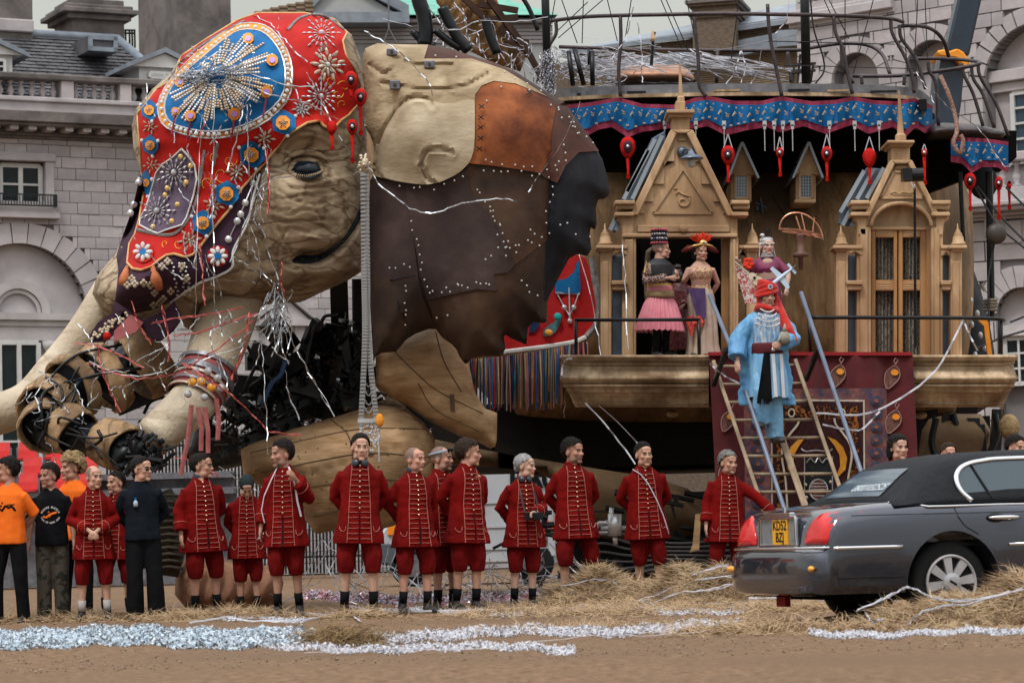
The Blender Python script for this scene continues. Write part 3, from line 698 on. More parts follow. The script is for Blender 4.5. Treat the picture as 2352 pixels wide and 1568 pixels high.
Hs = 1.0; k_ = S(D)
def vx(x): return (W(x,1200,D).x)
prof = [(vx(868),.55),(vx(870),1.0),(vx(890),1.22),(vx(955),1.35),(vx(1050),2.12),(vx(1075),2.22),(vx(1255),2.22),(vx(1268),2.0),(vx(1275),.5),(vx(1240),.40),(vx(900),.38)]
m_ = MB(); m_.prism([Vector((x,vp.y,z)) for x,z in [(a,b * .9) for a,b in prof]],(0,1.9,0)); ob("body",m_,van_w,van,bev=.04)
m_ = MB(); m_.prism([Vector((x,vp.y - .02,z)) for x,z in [(vx(872),.40),(vx(905),.38),(vx(960),.42),(vx(950),.72),(vx(872),.78)]],(0,1.94,0)); ob("bumper",m_,M("van_grey_plastic",(.07,.09,.11),rough=.5),van,bev=.03)
m_ = MB(); m_.prism([Vector((x,vp.y - .012,z)) for x,z in [(vx(985),1.26),(vx(1048),1.8),(vx(1090),1.82),(vx(1090),1.26)]],(0,.02,0)); ob("side_window",m_,glass_dark,van)
for a in (1100,1175,1255):
 m_ = MB(); m_.bar((vx(a),vp.y - .012,.5),(vx(a),vp.y - .012,1.9),.015,.02); ob("door_gap",m_,black_metal,van)
m_ = MB()
for z in (1.42,1.0,.62): m_.box((vx(1180),vp.y - .015,z),(abs(vx(1255) - vx(1100)),.02,.03))
ob("side_rib",m_,van_w,van)
m_ = MB(); m_.box((vx(904),vp.y - .02,1.02),(.22,.05,.26)); ob("indicator_lamp",m_,M("amber_lens",(.8,.25,.02),rough=.2),van,bev=.02)
m_ = MB(); m_.box((vx(1085),vp.y - .12,1.42),(.22,.14,.34)); ob("wing_mirror",m_,black_metal,van,bev=.03)
tyre_m = M("tyre_rubber",(.012,.012,.013),rough=.85)
for x,n_ in ((943,"wheel"),(1222,"wheel")):
 for yy in (0.1,1.75):
  m_ = MB(); m_.lathe([(.2,-.12),(.33,-.12),(.37,-.08),(.37,.08),(.33,.12),(.2,.12)],(vx(x),vp.y + yy,.365),24,(0,1,0)); wh = ob(n_,m_,tyre_m,van,smooth=True)
  m_ = MB(); m_.lathe([(.2,-.13),(.2,.1)],(vx(x),vp.y + yy,.365),16,(0,1,0)); ob("rim",m_,grey_metal,wh)
def text_mesh(s,size,name="lettering",ext=0.004,shear=0.0,bold=0.0):
 c = bpy.data.curves.new(name,'FONT'); c.body = s; c.size = size; c.extrude = ext; c.align_x = 'CENTER'; c.align_y = 'CENTER'; c.shear = shear; c.offset = bold; c.resolution_u = 3
 o = bpy.data.objects.new(name,c); SC.collection.objects.link(o); dg = bpy.context.evaluated_depsgraph_get(); me = bpy.data.meshes.new_from_object(o.evaluated_get(dg)); bpy.data.objects.remove(o); return me
def lettering(s,size,loc,rot,mat,parent, **k):
 me = text_mesh(s,size, **k); me.materials.clear(); me.materials.append(mat); o = bpy.data.objects.new("lettering",me); SC.collection.objects.link(o); o.parent = parent
 o.location = Vector(loc) - (ORG[parent.name] if parent else Vector()); o.rotation_euler = rot; return o
vred = M("van_red_print",(.65,.05,.02),rough=.4)
pt = W(1228,1208,D); lettering("VAN",.42,(pt.x,vp.y - .03,pt.z),(R(90),0,0),vred,van,bold=.012)
pt = W(1225,1065,D); lettering("HAU",.40,(pt.x,vp.y - .03,pt.z - .28),(R(90),0,0),black_metal,van,bold=.02)
# -- the mechanical elephant
wood = M("carved_elephant_wood",(.33,.245,.16),(.56,.45,.315),scale=2.6,rough=.65,bump=.25,bscale=9,stretch=(1,1,1.3),c3=(.19,.125,.075),s3=1.1,crack=.2,cscale=2.0,ccol=(.15,.10,.06),cstr=(.7,.7,2.1))
wood_pale = M("pale_ear_wood",(.36,.27,.165),(.52,.42,.28),scale=2.2,rough=.65,bump=.3,bscale=9,stretch=(1,1,2.2),c3=(.20,.14,.08),s3=1.3,crack=.12,cscale=.9,ccol=(.27,.20,.12),cstr=(1,1,1.4))
wood_leg = M("leg_wood",(.33,.185,.085),(.60,.40,.23),scale=2.6,rough=.65,bump=.35,bscale=10,stretch=(.7,1,3.2),c3=(.20,.12,.06),s3=1.0)
wood_trunk = M("trunk_wood",(.24,.145,.07),(.48,.32,.18),scale=2.6,rough=.65,bump=.6,bscale=7,stretch=(1.6,1,1),c3=(.10,.06,.035),s3=1.8,crack=.15,cscale=1.6,ccol=(.17,.105,.055),cstr=(2.4,1,.8))
ivory = M("tusk_ivory",(.50,.41,.295),(.64,.55,.42),scale=2,rough=.55,bump=.12,bscale=18,c3=(.36,.275,.18),s3=.9,crack=.03,cscale=1.0,ccol=(.40,.31,.21),cstr=(1,1,3))
wood_hull = M("hull_wood",(.17,.095,.042),(.42,.26,.14),scale=3.2,rough=.7,bump=.4,bscale=12,stretch=(2.2,1,.45),c3=(.11,.07,.04),s3=.7)
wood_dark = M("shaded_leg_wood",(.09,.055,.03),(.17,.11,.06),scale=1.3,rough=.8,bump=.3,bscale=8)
def leather(n,a,b,c,s=2.0): return M("leather_" + n,a,b,scale=s,rough=.72,bump=.25,bscale=9,c3=c,s3=1.3,detail=8)
lea = leather("brown",(.045,.027,.020),(.085,.050,.036),(.028,.019,.018)); lea2 = leather("umber",(.055,.031,.020),(.10,.054,.032),(.032,.02,.017))
lea3 = leather("plum",(.040,.026,.025),(.070,.044,.040),(.028,.019,.020)); rust = leather("rust",(.12,.030,.012),(.40,.125,.042),(.06,.016,.010),1.6)
lean = leather("navy",(.010,.012,.018),(.024,.026,.034),(.008,.009,.013)); lea4 = leather("redbrown",(.075,.03,.022),(.12,.05,.035),(.045,.026,.022))
ELO = GP(900,36); ELE = thing("mechanical_elephant","giant mechanical elephant of carved wood and leather kneeling behind the row of people","elephant",ELO)
H = [(303,290),(312,250),(350,205),(392,168),(420,128),(474,90),(544,48),(595,33),(700,32),(765,45),(808,80),(830,140),(838,200),(842,300),(842,440),(840,560),(832,622),(795,646),(745,668),(690,694),(642,696),
     (610,700),(565,716),(507,708),(470,716),(447,762),(425,752),(405,720),(375,716),(330,735),(262,733),(232,712),(212,674),(222,635),(262,585),(298,520),(328,440),(322,390),(306,340)]
MOUTH = smoothpoly([(660,604),(676,580),(697,568),(732,572),(770,553),(805,512),(822,470),(838,445),(838,500),(820,540),(795,572),(745,606),(707,611),(678,606)])
WR = [[(598,384),(640,402),(700,414),(760,406),(815,392)],[(604,438),(650,456),(700,448),(760,457),(808,436)],[(608,474),(660,492),(705,480),(745,490),(800,462)],
      [(618,500),(668,512),(730,504),(775,520)],[(645,560),(662,524),(700,532),(752,545),(790,520)],[(590,520),(606,570),(598,640),(560,690)],[(628,500),(640,560),(625,640),(604,686)],
      [(575,560),(560,620),(520,670)],[(545,620),(520,660),(480,690)],[(640,330),(668,308),(705,303),(745,312),(772,330)],[(650,350),(672,328),(705,320),(742,328),(765,345)],
      [(760,360),(800,350),(830,345)],[(765,375),(805,372),(835,368)],[(645,660),(700,650),(770,635),(815,600)],[(700,668),(760,650),(800,628)],[(600,345),(618,372),(600,410)],
      [(432,668),(425,700),(440,735)],[(452,690),(462,712)],[(235,610),(245,660),(238,700)],[(280,640),(262,690),(270,725)],[(520,585),(560,600),(590,590)],[(655,430),(705,432),(755,428)],
      [(690,250),(750,290),(800,300)],[(820,250),(810,300),(826,330)],[(600,470),(590,500),(605,520)],[(720,470),(735,500),(760,500)],[(700,555),(705,535),(740,520)]]
random.seed(3)
for _ in range(34):
 x,y = random.uniform(585,820),random.uniform(330,690); a = random.uniform(-.5,.5) + (1.2 if x < 650 and y > 500 else 0); l = random.uniform(14,40)
 WR.append([(x,y),(x + l * math.cos(a),y + l * math.sin(a) + 4),(x + 2 * l * math.cos(a),y + 2 * l * math.sin(a))])
WR = [spline(w_,4) for w_ in WR]
HD0,HT,HR = 34.8,1.55,175.0
def gau(P,x,y,sx_,sy_): return np.exp(-((P[:,0] - x) / sx_) ** 2 - ((P[:,1] - y) / sy_) ** 2)
def head_extra(P,fine=True):
 e = .35 * gau(P,500,190,130,110) + .18 * gau(P,700,300,100,26) - .26 * gau(P,700,378,48,30) + .20 * gau(P,690,470,110,60) + .16 * gau(P,740,410,80,26)
 e += .25 * gau(P,470,640,90,60) - .16 * gau(P,600,560,30,90) + .22 * gau(P,760,640,90,30) + .3 * gau(P,330,650,70,70) - .15 * gau(P,580,400,22,80)
 m = inside(P,MOUTH)
 if m.any():
  dd = np.zeros(len(P)); dd[m] = seg_dist(P[m],MOUTH); e -= .30 * np.minimum(1,dd / 14) * m
 e += .07 * gau(P,730,545,70,10) + .09 * gau(P,730,622,60,12)
 if fine:
  k = (P[:,0] > 225) & (P[:,1] > 290)
  if k.any():
   Q = P[k]; s = np.zeros(len(Q))
   for w_ in WR:
    a = np.array(w_); bb = (Q[:,0] > a[:,0].min() - 14) & (Q[:,0] < a[:,0].max() + 14) & (Q[:,1] > a[:,1].min() - 14) & (Q[:,1] < a[:,1].max() + 14)
    if bb.any():
     d = seg_dist(Q[bb],w_,False); s[bb] += -.026 * np.exp(-(d / 2.8) ** 2) + .011 * np.exp(-((d - 7) / 4.0) ** 2)
   e[k] += np.clip(s,-.06,.04)
 return e
HRIM = resample(H,8)
def hd(P):
 P = np.asarray(P,float); d = seg_dist(P,HRIM); u = np.clip(d / HR,0,1)
 return HD0 - HT * np.sqrt(1 - (1 - u) ** 2) - head_extra(P,False) * np.minimum(1,d / 10)
m_ = MB(); inflate(m_,H,HD0,HT,HR,step=5,back=.7,extra=head_extra); ob("head",m_,wood,ELE,smooth=True)
m_ = MB(); conform(m_,smoothpoly([(666,602),(688,584),(722,588),(757,574),(792,546),(816,502),(834,458),(834,490),(814,530),(786,562),(742,598),(704,607)]),hd,.0,.02,8); ob("mouth_lining",m_,lean,ELE,smooth=True)
def onhead(x,y,off=0.0): return W(x,y,float(hd([(x,y)])[0]) - off)
eye = MB(); eye.ell(onhead(703,390,.03),(.17,.12,.11),20,12); eyo = ob("eye",eye,M("elephant_eye",(.01,.02,.035),rough=.12),ELE,smooth=True)
sk_ = MB(); conform(sk_,smoothpoly([(672,398),(690,408),(712,414),(736,404),(742,392),(722,398),(700,400),(682,394)]),hd,.05,.02,6); ob("eye_socket_patch",sk_,M("blue_black_patch",(.012,.018,.028),(.03,.035,.045),scale=9),ELE,smooth=True)  # thin blue-black sheet laid on the socket just below the eye
lid = MB()
lid.tube([onhead(x,y,.05) for x,y in spline([(664,392),(676,374),(700,363),(726,372),(742,390)],5)],[.02 + .03 * math.sin(math.pi * i / 20) for i in range(21)],8)
lid.tube([onhead(x,y,.03) for x,y in spline([(664,394),(684,405),(706,408),(728,402),(742,392)],5)],[.015 + .02 * math.sin(math.pi * i / 20) for i in range(21)],8)
lid.ell(onhead(701,371,.06),(.18,.13,.05),16,10,Matrix.Rotation(.12,3,"Y")); lid.tube([onhead(x,y,.04) for x,y in spline([(652,372),(672,356),(702,349),(732,355),(756,372)],5)],[.012 + .03 * math.sin(math.pi * i / 20) for i in range(21)],8)
ob("eyelid",lid,wood,ELE,smooth=True)
lash = MB()
for k in range(12): x = 684 + k * 4.6; lash.tube([onhead(x,398,.08),onhead(x - 3 + k * .6,404,.12),onhead(x - 4 + k,412,.13)],[.008,.006,.002],4)
ob("eyelashes",lash,black_metal,ELE)
core = MB(); TC = [(340,760,34.3),(290,830,34.1),(215,870,33.9),(140,905,33.7),(90,960,33.5),(120,1000,33.3),(190,1005,33.1),(260,1020,32.9),(300,1060,32.7)]
core.tube([W(*p) for p in spline(TC,5)],.19,14); ob("trunk_core",core,black_metal,ELE,smooth=True)
SEG = [([(222,735),(262,716),(330,730),(352,760),(378,815),(395,850),(404,890),(372,914),(350,920),(320,890),(290,842),(262,802),(232,792),(205,775)],34.3),
       ([(147,808),(190,790),(225,790),(250,815),(270,845),(283,890),(277,947),(263,962),(235,935),(226,885),(200,845),(165,824)],33.95),
       ([(85,840),(112,829),(160,829),(195,848),(215,882),(226,932),(190,928),(176,890),(140,862),(107,854),(75,864)],33.8),
       ([(57,889),(87,872),(125,872),(160,888),(182,925),(150,918),(112,918),(80,930),(62,968),(45,1000),(32,972),(36,930)],33.6),
       ([(92,932),(122,917),(155,921),(130,935),(110,965),(107,990),(97,1032),(72,1026),(69,985),(74,955)],33.45),
       ([(137,962),(175,934),(215,931),(252,941),(205,945),(190,962),(186,1000),(180,1036),(150,1036),(136,1010)],33.2),
       ([(217,1047),(216,1024),(250,984),(292,969),(310,984),(334,1012),(298,1000),(275,1014),(254,1047),(238,1068),(222,1066)],32.9)]
RNG = [((336,832),82,(-.80,-.30,-.52),.42,34.3),((240,868),84,(-.74,-.44,-.52),.25,33.95),((172,886),76,(-.64,-.56,-.53),.19,33.7),((116,935),70,(-.40,-.78,-.48),.36,33.5),((104,978),60,(-.05,-.90,-.40),.34,33.3),((166,988),58,(.62,-.66,-.40),.32,33.1),((262,1020),56,(.80,-.45,-.36),.36,32.9)]
for k,((x,y),r_,ax_,l,D) in enumerate(RNG):
 a_ = Vector(ax_).normalized(); u_ = a_.orthogonal().normalized(); v_ = a_.cross(u_); r = r_ * S(D); c = W(x,y,D); n = 44; loops = []
 for rr,h in ((.86,-.5),(.97,-.5),(1.0,-.44),(1.03,-.1),(1.03,.2),(1.0,.42),(.97,.5),(.90,.5),(.88,.3),(.86,-.3)):
  loops.append([c + a_ * (h * l + .04 * math.sin(2 * t + k) * (1 if h > 0 else .5)) + (u_ * math.cos(t) + v_ * math.sin(t)) * r * rr * (1 + (.022 * math.sin(9 * t + 6 * h + k) + .012 * math.sin(17 * t)) * (rr > .95)) for t in np.linspace(0,2 * math.pi,n,endpoint=False)])
 m_ = MB(); m_.loft(loops + [loops[0]],cap=False); ob("trunk_segment",m_,wood_trunk,ELE,smooth=True)
 m_ = MB(); m_.lathe([(r * .885,-.06),(r * .885,.0),(r * .5,.03),(r * .3,.09)],c + a_ * (l * .1),20,ax_); ob("segment_core",m_,lean,ELE,smooth=True)
random.seed(11); cb = MB()
for k in range(26):
 a = random.randint(1,len(TC) - 3); p,q = np.array(TC[a]),np.array(TC[a + random.choice((1,2))])
 p = p + np.array([random.uniform(-40,40),random.uniform(-40,40),-.35]); q = q + np.array([random.uniform(-40,40),random.uniform(-35,35),-.35]); m2 = (p + q) / 2 + np.array([random.uniform(-26,26),random.uniform(-30,20),-.12])
 cb.tube([W(*x) for x in spline([p,m2,q],6)],random.uniform(.010,.024),6)
ob("trunk_cable",cb,black_metal,ELE,smooth=True,kind="stuff")
tip = MB(); random.seed(4)
for k in range(70):
 p = W(random.uniform(280,375),random.uniform(1005,1085),random.uniform(32.5,33)); d = Vector((random.uniform(-1,1),random.uniform(-.5,.5),random.uniform(-1,1))).normalized() * random.uniform(.06,.2); tip.tube([p,p + d],random.uniform(.012,.035),7)
ob("trunk_tip_mechanism",tip,black_metal,ELE)
def tusk(pts,mat=ivory):
 P = spline(pts,6); m_ = MB(); m_.tube([W(*p[:3]) for p in P],[p[3] * S(p[2]) for p in P],28); return ob("tusk",m_,mat,ELE,smooth=True)
tusk([(545,660,34.4,66),(508,770,33.9,66),(470,868,33.6,60),(440,925,33.4,55),(345,1010,33.1,46)])
tusk([(260,670,35.3,48),(196,770,35.2,47),(130,850,35.1,46),(60,925,35.0,47),(-50,965,34.9,48)])
band_red = M("red_band_leather",(.20,.035,.035),(.32,.07,.06),scale=6,rough=.6)
silver = M("silver_beads",(.42,.42,.44),(.64,.64,.66),scale=9,rough=.35,metal=.55); tan_bead = M("tan_metal_shells",(.36,.28,.20),(.55,.46,.36),scale=9,rough=.4,metal=.4)
gold = M("gold_discs",(.65,.42,.14),(.8,.55,.22),scale=6,rough=.3,metal=.6); amber = M("amber_stone",(.85,.32,.02),(.9,.45,.06),scale=8,rough=.15)
def tband(f0,f1,ex,mat,nm,P=spline([(508,770,33.9,66),(470,868,33.6,60),(440,925,33.4,55)],12)):
 n = len(P) - 1; i0,i1 = int(f0 * n),max(int(f0 * n) + 1,int(f1 * n)); m_ = MB(); m_.tube([W(*p[:3]) for p in P[i0:i1 + 1]],[p[3] * S(p[2]) + ex for p in P[i0:i1 + 1]],28,cap=False)
 return ob(nm,m_,mat,ELE,smooth=True,fix=False)
for f0,f1,ex,mt in ((.40,.97,.03,band_red),(.40,.44,.055,grey_metal),(.54,.60,.06,grey_metal),(.64,.69,.055,tan_bead),(.80,.86,.06,grey_metal),(.93,.97,.055,tan_bead)): tband(f0,f1,ex,mt,"tusk_band")
for x,y in ((441,877),(462,876),(486,889)):
 m_ = MB(); m_.ell(W(x,y,32.92 + (x - 441) * .001),(.055,.03,.05),12,8); ob("amber_stone",m_,amber,ELE,smooth=True)
for x,y in ((450,850),(478,852),(500,868),(432,905),(470,912),(508,890)):
 m_ = MB(); m_.lathe([(.045,0),(.045,.02),(.03,.035),(.012,.04)],W(x,y,32.95),12,(0,-1,0)); ob("band_disc",m_,silver,ELE)
tq = MB()
for k,(a,b) in enumerate([((455,935),(462,1035)),((470,935),(478,1040)),((440,930),(415,1090)),((497,915),(500,1010))]): tq.tube([W(*a,32.9),W((a[0] + b[0]) / 2 + 4,(a[1] + b[1]) / 2,32.9),W(*b,32.9)],.03,6)
ob("band_tassel",tq,M("dusty_red_cord",(.30,.08,.08),(.42,.14,.13),scale=9),ELE)
EAR = [(834,128),(838,112),(866,100),(909,102),(984,103),(1034,112),(1084,129),(1134,143),(1184,165),(1246,205),(1296,235),(1340,295),(1376,345),(1402,433),(1396,455),(1367,460),(1372,530),(1352,520),(1361,590),(1314,582),
       (1290,625),(1256,690),(1256,742),(1214,740),(1209,792),(1174,777),(1156,765),(1161,802),(1150,818),(1091,817),(1069,837),(1056,820),(1046,797),(1016,775),(999,750),(939,772),(911,807),(864,812),(858,836),(852,740),(846,615),(848,420),(858,400),(860,345),(854,318),(837,290),(838,220),(832,165)]
EAR = smoothpoly(EAR); ERIM = resample(EAR,12)
def ed(P):
 P = np.asarray(P,float); d = seg_dist(P,ERIM); u = np.clip(d / 150,0,1); x,y = P[:,0],P[:,1]
 f = np.clip((y - 420) / 300,0,1)
 return 34.1 - .55 * np.sqrt(1 - (1 - u) ** 2) - .25 * gau(P,960,300,110,100) - .12 * gau(P,1180,300,60,90) - f * (.08 * np.sin(x / 38. + y / 170.) + .03 * np.sin(x / 17. - y / 90.)) + .10 * gau(P,1265,420,12,200) + .12 * gau(P,905,255,18,50) + .35 * np.clip((x - 1300) / 100,0,1)
TOP = [(834,128),(838,112),(866,100),(909,102),(984,103),(974,135),(1084,135),(1159,160),(1221,198),(1259,223),(1235,213),(1184,192),(1134,186),(1106,197),(1091,218),(1090,280),(1090,340),(1079,373),(1054,398),(1009,420),(971,425),(909,417),(852,402),(860,345),(854,318),(837,290),(838,220),(832,165)]
def ed_top(P):
 c = .0
 for w_ in EW:
  d = seg_dist(np.asarray(P,float),w_,False); c = c + .045 * np.exp(-(d / 4.5) ** 2) - .02 * np.exp(-((d - 9) / 5) ** 2)
 return ed(P) + c
EW = [spline(w_,4) for w_ in [[(870,330),(893,282),(924,240),(950,224),(980,228),(992,244)],[(968,380),(978,350),(1005,342),(1040,350)],[(968,380),(978,408),(1000,420)],[(850,150),(880,170),(900,160)],[(880,190),(960,205),(1060,200),(1120,170)],[(900,130),(960,150),(1040,150)]]]
bk_ = MB(); conform(bk_,EAR,ed,.0,.03,14); ob("ear_backing",bk_,lea,ELE,smooth=True)
ear = MB(); conform(ear,TOP,ed_top,.03,.09,7); ob("ear_wood",ear,wood_pale,ELE,smooth=True)
CRM = [(868,345),(880,305),(893,282),(912,252),(935,232),(960,226),(990,232),(1030,240),(1088,226),(1091,240),(1090,340),(1079,373),(1054,398),(1009,420),(971,425),(909,416),(866,402)]
m_ = MB(); conform(m_,smoothpoly(CRM),ed_top,.045,.10,7); ob("ear_wood_panel",m_,M("cream_ear_wood",(.44,.355,.24),(.62,.53,.39),scale=2.0,rough=.65,bump=.25,bscale=9,stretch=(1,1,2.4),c3=(.34,.26,.17),s3=1.4),ELE,smooth=True)
PT = [([(850,412),(909,418),(938,423),(944,510),(953,570),(960,635),(905,642),(848,632)],lea3,0),([(848,628),(885,638),(930,637),(958,628),(972,688),(1000,750),(939,772),(911,807),(864,812),(858,836),(852,740)],lea,1),
      ([(930,421),(971,427),(1009,422),(1054,400),(1074,386),(1078,433),(1096,458),(1118,490),(1148,528),(1167,570),(1184,608),(1167,626),(1133,630),(1143,668),(1096,664),(1034,677),(981,689),(968,640),(956,577),(946,530)],lea3,2),
      ([(1072,376),(1134,380),(1184,387),(1243,398),(1262,410),(1257,552),(1181,609),(1162,570),(1144,528),(1114,490),(1092,458),(1074,433)],lea2,1),([(1180,604),(1257,548),(1249,692),(1227,687),(1200,660),(1162,626)],lea,0),
      ([(979,684),(1034,673),(1096,660),(1142,664),(1130,628),(1165,622),(1200,655),(1230,682),(1258,692),(1256,742),(1214,740),(1209,792),(1174,777),(1156,765),(1161,802),(1150,818),(1091,817),(1069,837),(1056,820),(1046,797),(1016,775),(997,750),(990,710)],lea2,0),
      ([(1255,220),(1246,205),(1296,235),(1340,295),(1376,347),(1330,350),(1300,380),(1280,420),(1258,412),(1240,400),(1262,350),(1266,298),(1274,253)],lea4,3),
      ([(1308,356),(1338,346),(1378,343),(1402,433),(1396,455),(1367,460),(1372,530),(1352,520),(1361,590),(1314,582),(1290,625),(1256,692),(1246,690),(1254,560),(1258,410),(1280,395)],lean,0),
      ([(972,138),(984,103),(1034,112),(1084,129),(1134,143),(1184,165),(1246,205),(1262,226),(1221,202),(1159,163),(1084,138)],lea4,3),
      ([(1091,218),(1104,198),(1134,185),(1184,190),(1221,205),(1259,223),(1276,253),(1268,298),(1266,348),(1243,398),(1184,388),(1134,381),(1077,375),(1090,323)],rust,4)]
for poly,mt,lv in PT:
 if mt is lean: poly = smoothpoly(poly)
 m_ = MB(); off = .03 + .012 * lv; conform(m_,poly,lambda P: ed(P) + .003 * np.sin(P[:,0] * .11 + lv) * np.sin(P[:,1] * .07),off,.03,9); ob("ear_patch",m_,mt,ELE,smooth=True)
def onear(x,y,off=.14): return W(x,y,float(ed([(x,y)])[0]) - off)
random.seed(21); RV = []
def rl(pts,gap,jit=3.0):
 P = spline(pts,8); acc = 0
 for a,b in zip(P[:-1],P[1:]):
  acc += math.dist(a,b)
  if acc > gap: RV.append((b[0] + random.uniform(-jit,jit),b[1] + random.uniform(-jit,jit))); acc = 0
rl([(1258,225),(1290,262),(1325,300),(1358,332)],14,7); rl([(1270,240),(1310,275),(1330,310)],15,6); rl([(1085,372),(1134,368),(1184,378),(1240,392),(1280,395)],20,7); rl([(1080,385),(1150,392),(1240,402)],18,6)
rl([(890,424),(962,434),(1006,428),(1062,405),(1080,410)],22,5); rl([(1086,420),(1100,440),(1125,470),(1140,500),(1150,530),(1170,560),(1186,590)],15,6); rl([(1110,470),(1140,510),(1150,545),(1165,590)],17,6)
rl([(940,490),(950,530),(958,560),(968,590),(972,640),(986,670),(1000,676)],16,4); rl([(870,612),(900,620),(930,612),(945,600)],16,8); rl([(990,668),(1020,665),(1050,660),(1080,655),(1110,655),(1135,660)],11,8)
rl([(920,640),(935,660),(925,700),(938,720),(936,750)],17,7); rl([(1110,600),(1140,580),(1170,570),(1200,560),(1240,555)],13,9); rl([(1190,630),(1210,655),(1230,680)],16,5); rl([(1270,495),(1310,520),(1350,545)],22,9); rl([(1250,400),(1270,440),(1262,480),(1256,540)],17,8)
rl([(1290,320),(1300,360),(1272,380)],12,6); rl([(1200,510),(1220,530),(1245,540)],15,8); rl([(1130,150),(1200,185),(1240,205)],26,4); RV += [(1000,128),(1048,131),(1151,200),(1118,232),(1216,207),(1101,274),(1003,730),(1028,724)]
m_ = MB()
for x,y in RV: m_.lathe([(.012,0),(.010,.008),(.005,.013)],onear(x,y,.13),8,(0,-1,0))
ob("rivet",m_,M("silver_rivets",(.75,.75,.75),rough=.3,metal=.4),ELE,kind="stuff")
for x,y in ((1106,245),(1105,270),(1104,293),(1104,318),(1101,342),(1216,212),(1098,382)):
 m_ = MB()
 for s_ in (-1,1): m_.tube([onear(x - 6,y - 5 * s_,.17),onear(x + 6,y + 5 * s_,.17)],.007,5)
 ob("stitch",m_,black_metal,ELE)
sq = MB()
for a,b in zip(*[iter([(850,632),(905,644),(905,644),(956,632),(925,715),(940,770),(917,715),(914,690)])] * 2): sq.tube([onear(*a,.11),onear(*b,.11)],.008,5)
ob("ear_seam",sq,black_metal,ELE)
for x0,y0,x1,y1 in ((888,112,912,128),(974,140,999,157),(895,185,919,206)):
 m_ = MB(); q = onear((x0 + x1) / 2,(y0 + y1) / 2,.17); m_.box(q,((x1 - x0) * S(34),.05,(y1 - y0) * S(34))); b_ = ob("fixing_plate",m_,grey_metal,ELE,bev=.01)
 m_ = MB(); m_.lathe([(.02,0),(.02,.02)],q - Vector((0,.03,0)),6,(0,-1,0)); ob("bolt",m_,rust_metal,b_)
HULL = [(832,175),(900,120),(1100,180),(1350,300),(1500,305),(2150,310),(2230,420),(2240,640),(2225,850),(2190,1000),(1180,1000),(1140,930),(1000,800),(870,800)]
m_ = MB(); inflate(m_,smoothpoly(HULL),40.6,2.6,300,step=26,back=1.0); ob("body",m_,wood_hull,ELE,smooth=True)
def hull(P):
 P = np.asarray(P,float); d = seg_dist(P,resample(smoothpoly(HULL),26)); u = np.clip(d / 300,0,1); return 40.6 - 2.6 * np.sqrt(1 - (1 - u) ** 2)
m_ = MB(); inflate(m_,smoothpoly([(1960,340),(2060,330),(2160,400),(2215,560),(2265,700),(2290,840),(2270,960),(2100,960),(2000,840)]),41.5,1.0,60,step=20); ob("rump",m_,lean,ELE,smooth=True)
for x,y in ((2222,655),(2230,690),(2245,720),(2232,745),(2252,770),(2262,800),(2240,815),(2218,715)):
 m_ = MB(); m_.ell(W(x,y,40.4),(.035,.03,.05),8,6); ob("horse_brass",m_,silver,ELE)
LEG1 = [(862,806),(925,776),(1000,742),(1050,800),(1078,840),(1090,900),(1115,938),(1142,948),(1141,1010),(1135,1034),(1097,1014),(1055,1001),(980,964),(942,938),(904,916),(864,886)]
m_ = MB(); inflate(m_,LEG1,34.9,.45,60,step=9,back=.5); ob("shoulder_panel",m_,wood_leg,ELE,smooth=True)
LEG2 = [(552,1030),(577,1018),(674,984),(767,957),(860,930),(932,936),(976,972),(1000,1010),(994,1080),(962,1150),(908,1206),(870,1216),(800,1212),(725,1226),(700,1192),(640,1132),(560,1100)]
def plank_extra(P): return -.035 * (np.abs(np.sin((P[:,1] + .28 * (P[:,0] - 550)) / 36.)) < .07)
m_ = MB(); inflate(m_,LEG2,35.0,.75,110,step=9,back=.6,extra=plank_extra); ob("foreleg",m_,wood_leg,ELE,smooth=True)
def isurf(poly,D,T,rad,sharp=.5):
 rim = resample(poly,9)
 def f(P): P = np.asarray(P,float); u = np.clip(seg_dist(P,rim) / rad,0,1) * inside(P,rim); return D - T * (1 - (1 - u) ** 2) ** sharp
 return f
lf = isurf(LEG2,35.0,.75,110); ls = isurf(LEG1,34.9,.45,60); sm_ = MB()
for pts in ([(575,1040),(700,1010),(830,985),(975,985)],[(600,1085),(720,1060),(850,1040),(988,1050)],[(640,1125),(760,1112),(880,1100),(970,1110)],[(720,1185),(800,1170),(930,1165)],[(860,1180),(930,1110),(985,1060)],[(760,962),(800,1000),(812,1060)]): ctube(sm_,spline([(*p,0) for p in pts],8),lf,.009,5,.0)
for pts in ([(900,800),(960,860),(1010,900),(1110,950)],[(1000,760),(1020,830),(1060,900)],[(960,880),(1000,940),(1100,990)]): ctube(sm_,spline([(*p,0) for p in pts],8),ls,.008,5,.0)
ob("plank_seam",sm_,wood_dark,ELE)
sm_ = MB()
for k in range(60): x,y = random.uniform(580,970),random.uniform(970,1190); q = lf([(x,y)])[0]; sm_.ell(W(x,y,q),(.012,.008,.012),6,4) if q < 34.6 else None
sm_.bar(W(1038,905,ls([(1038,905)])[0] - .03),W(1040,945,ls([(1040,945)])[0] - .03),.04,.04); ob("nail",sm_,wood_dark,ELE,kind="stuff")
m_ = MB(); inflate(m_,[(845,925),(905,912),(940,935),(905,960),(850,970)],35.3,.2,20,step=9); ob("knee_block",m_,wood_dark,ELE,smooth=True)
m_ = MB(); inflate(m_,smoothpoly([(960,1000),(1120,1035),(1300,1065),(1560,1105),(1640,1170),(1600,1240),(1340,1240),(1290,1160),(1265,1085),(1130,1072),(980,1066)]),38.5,.6,50,step=20); ob("hind_leg",m_,wood_dark,ELE,smooth=True)
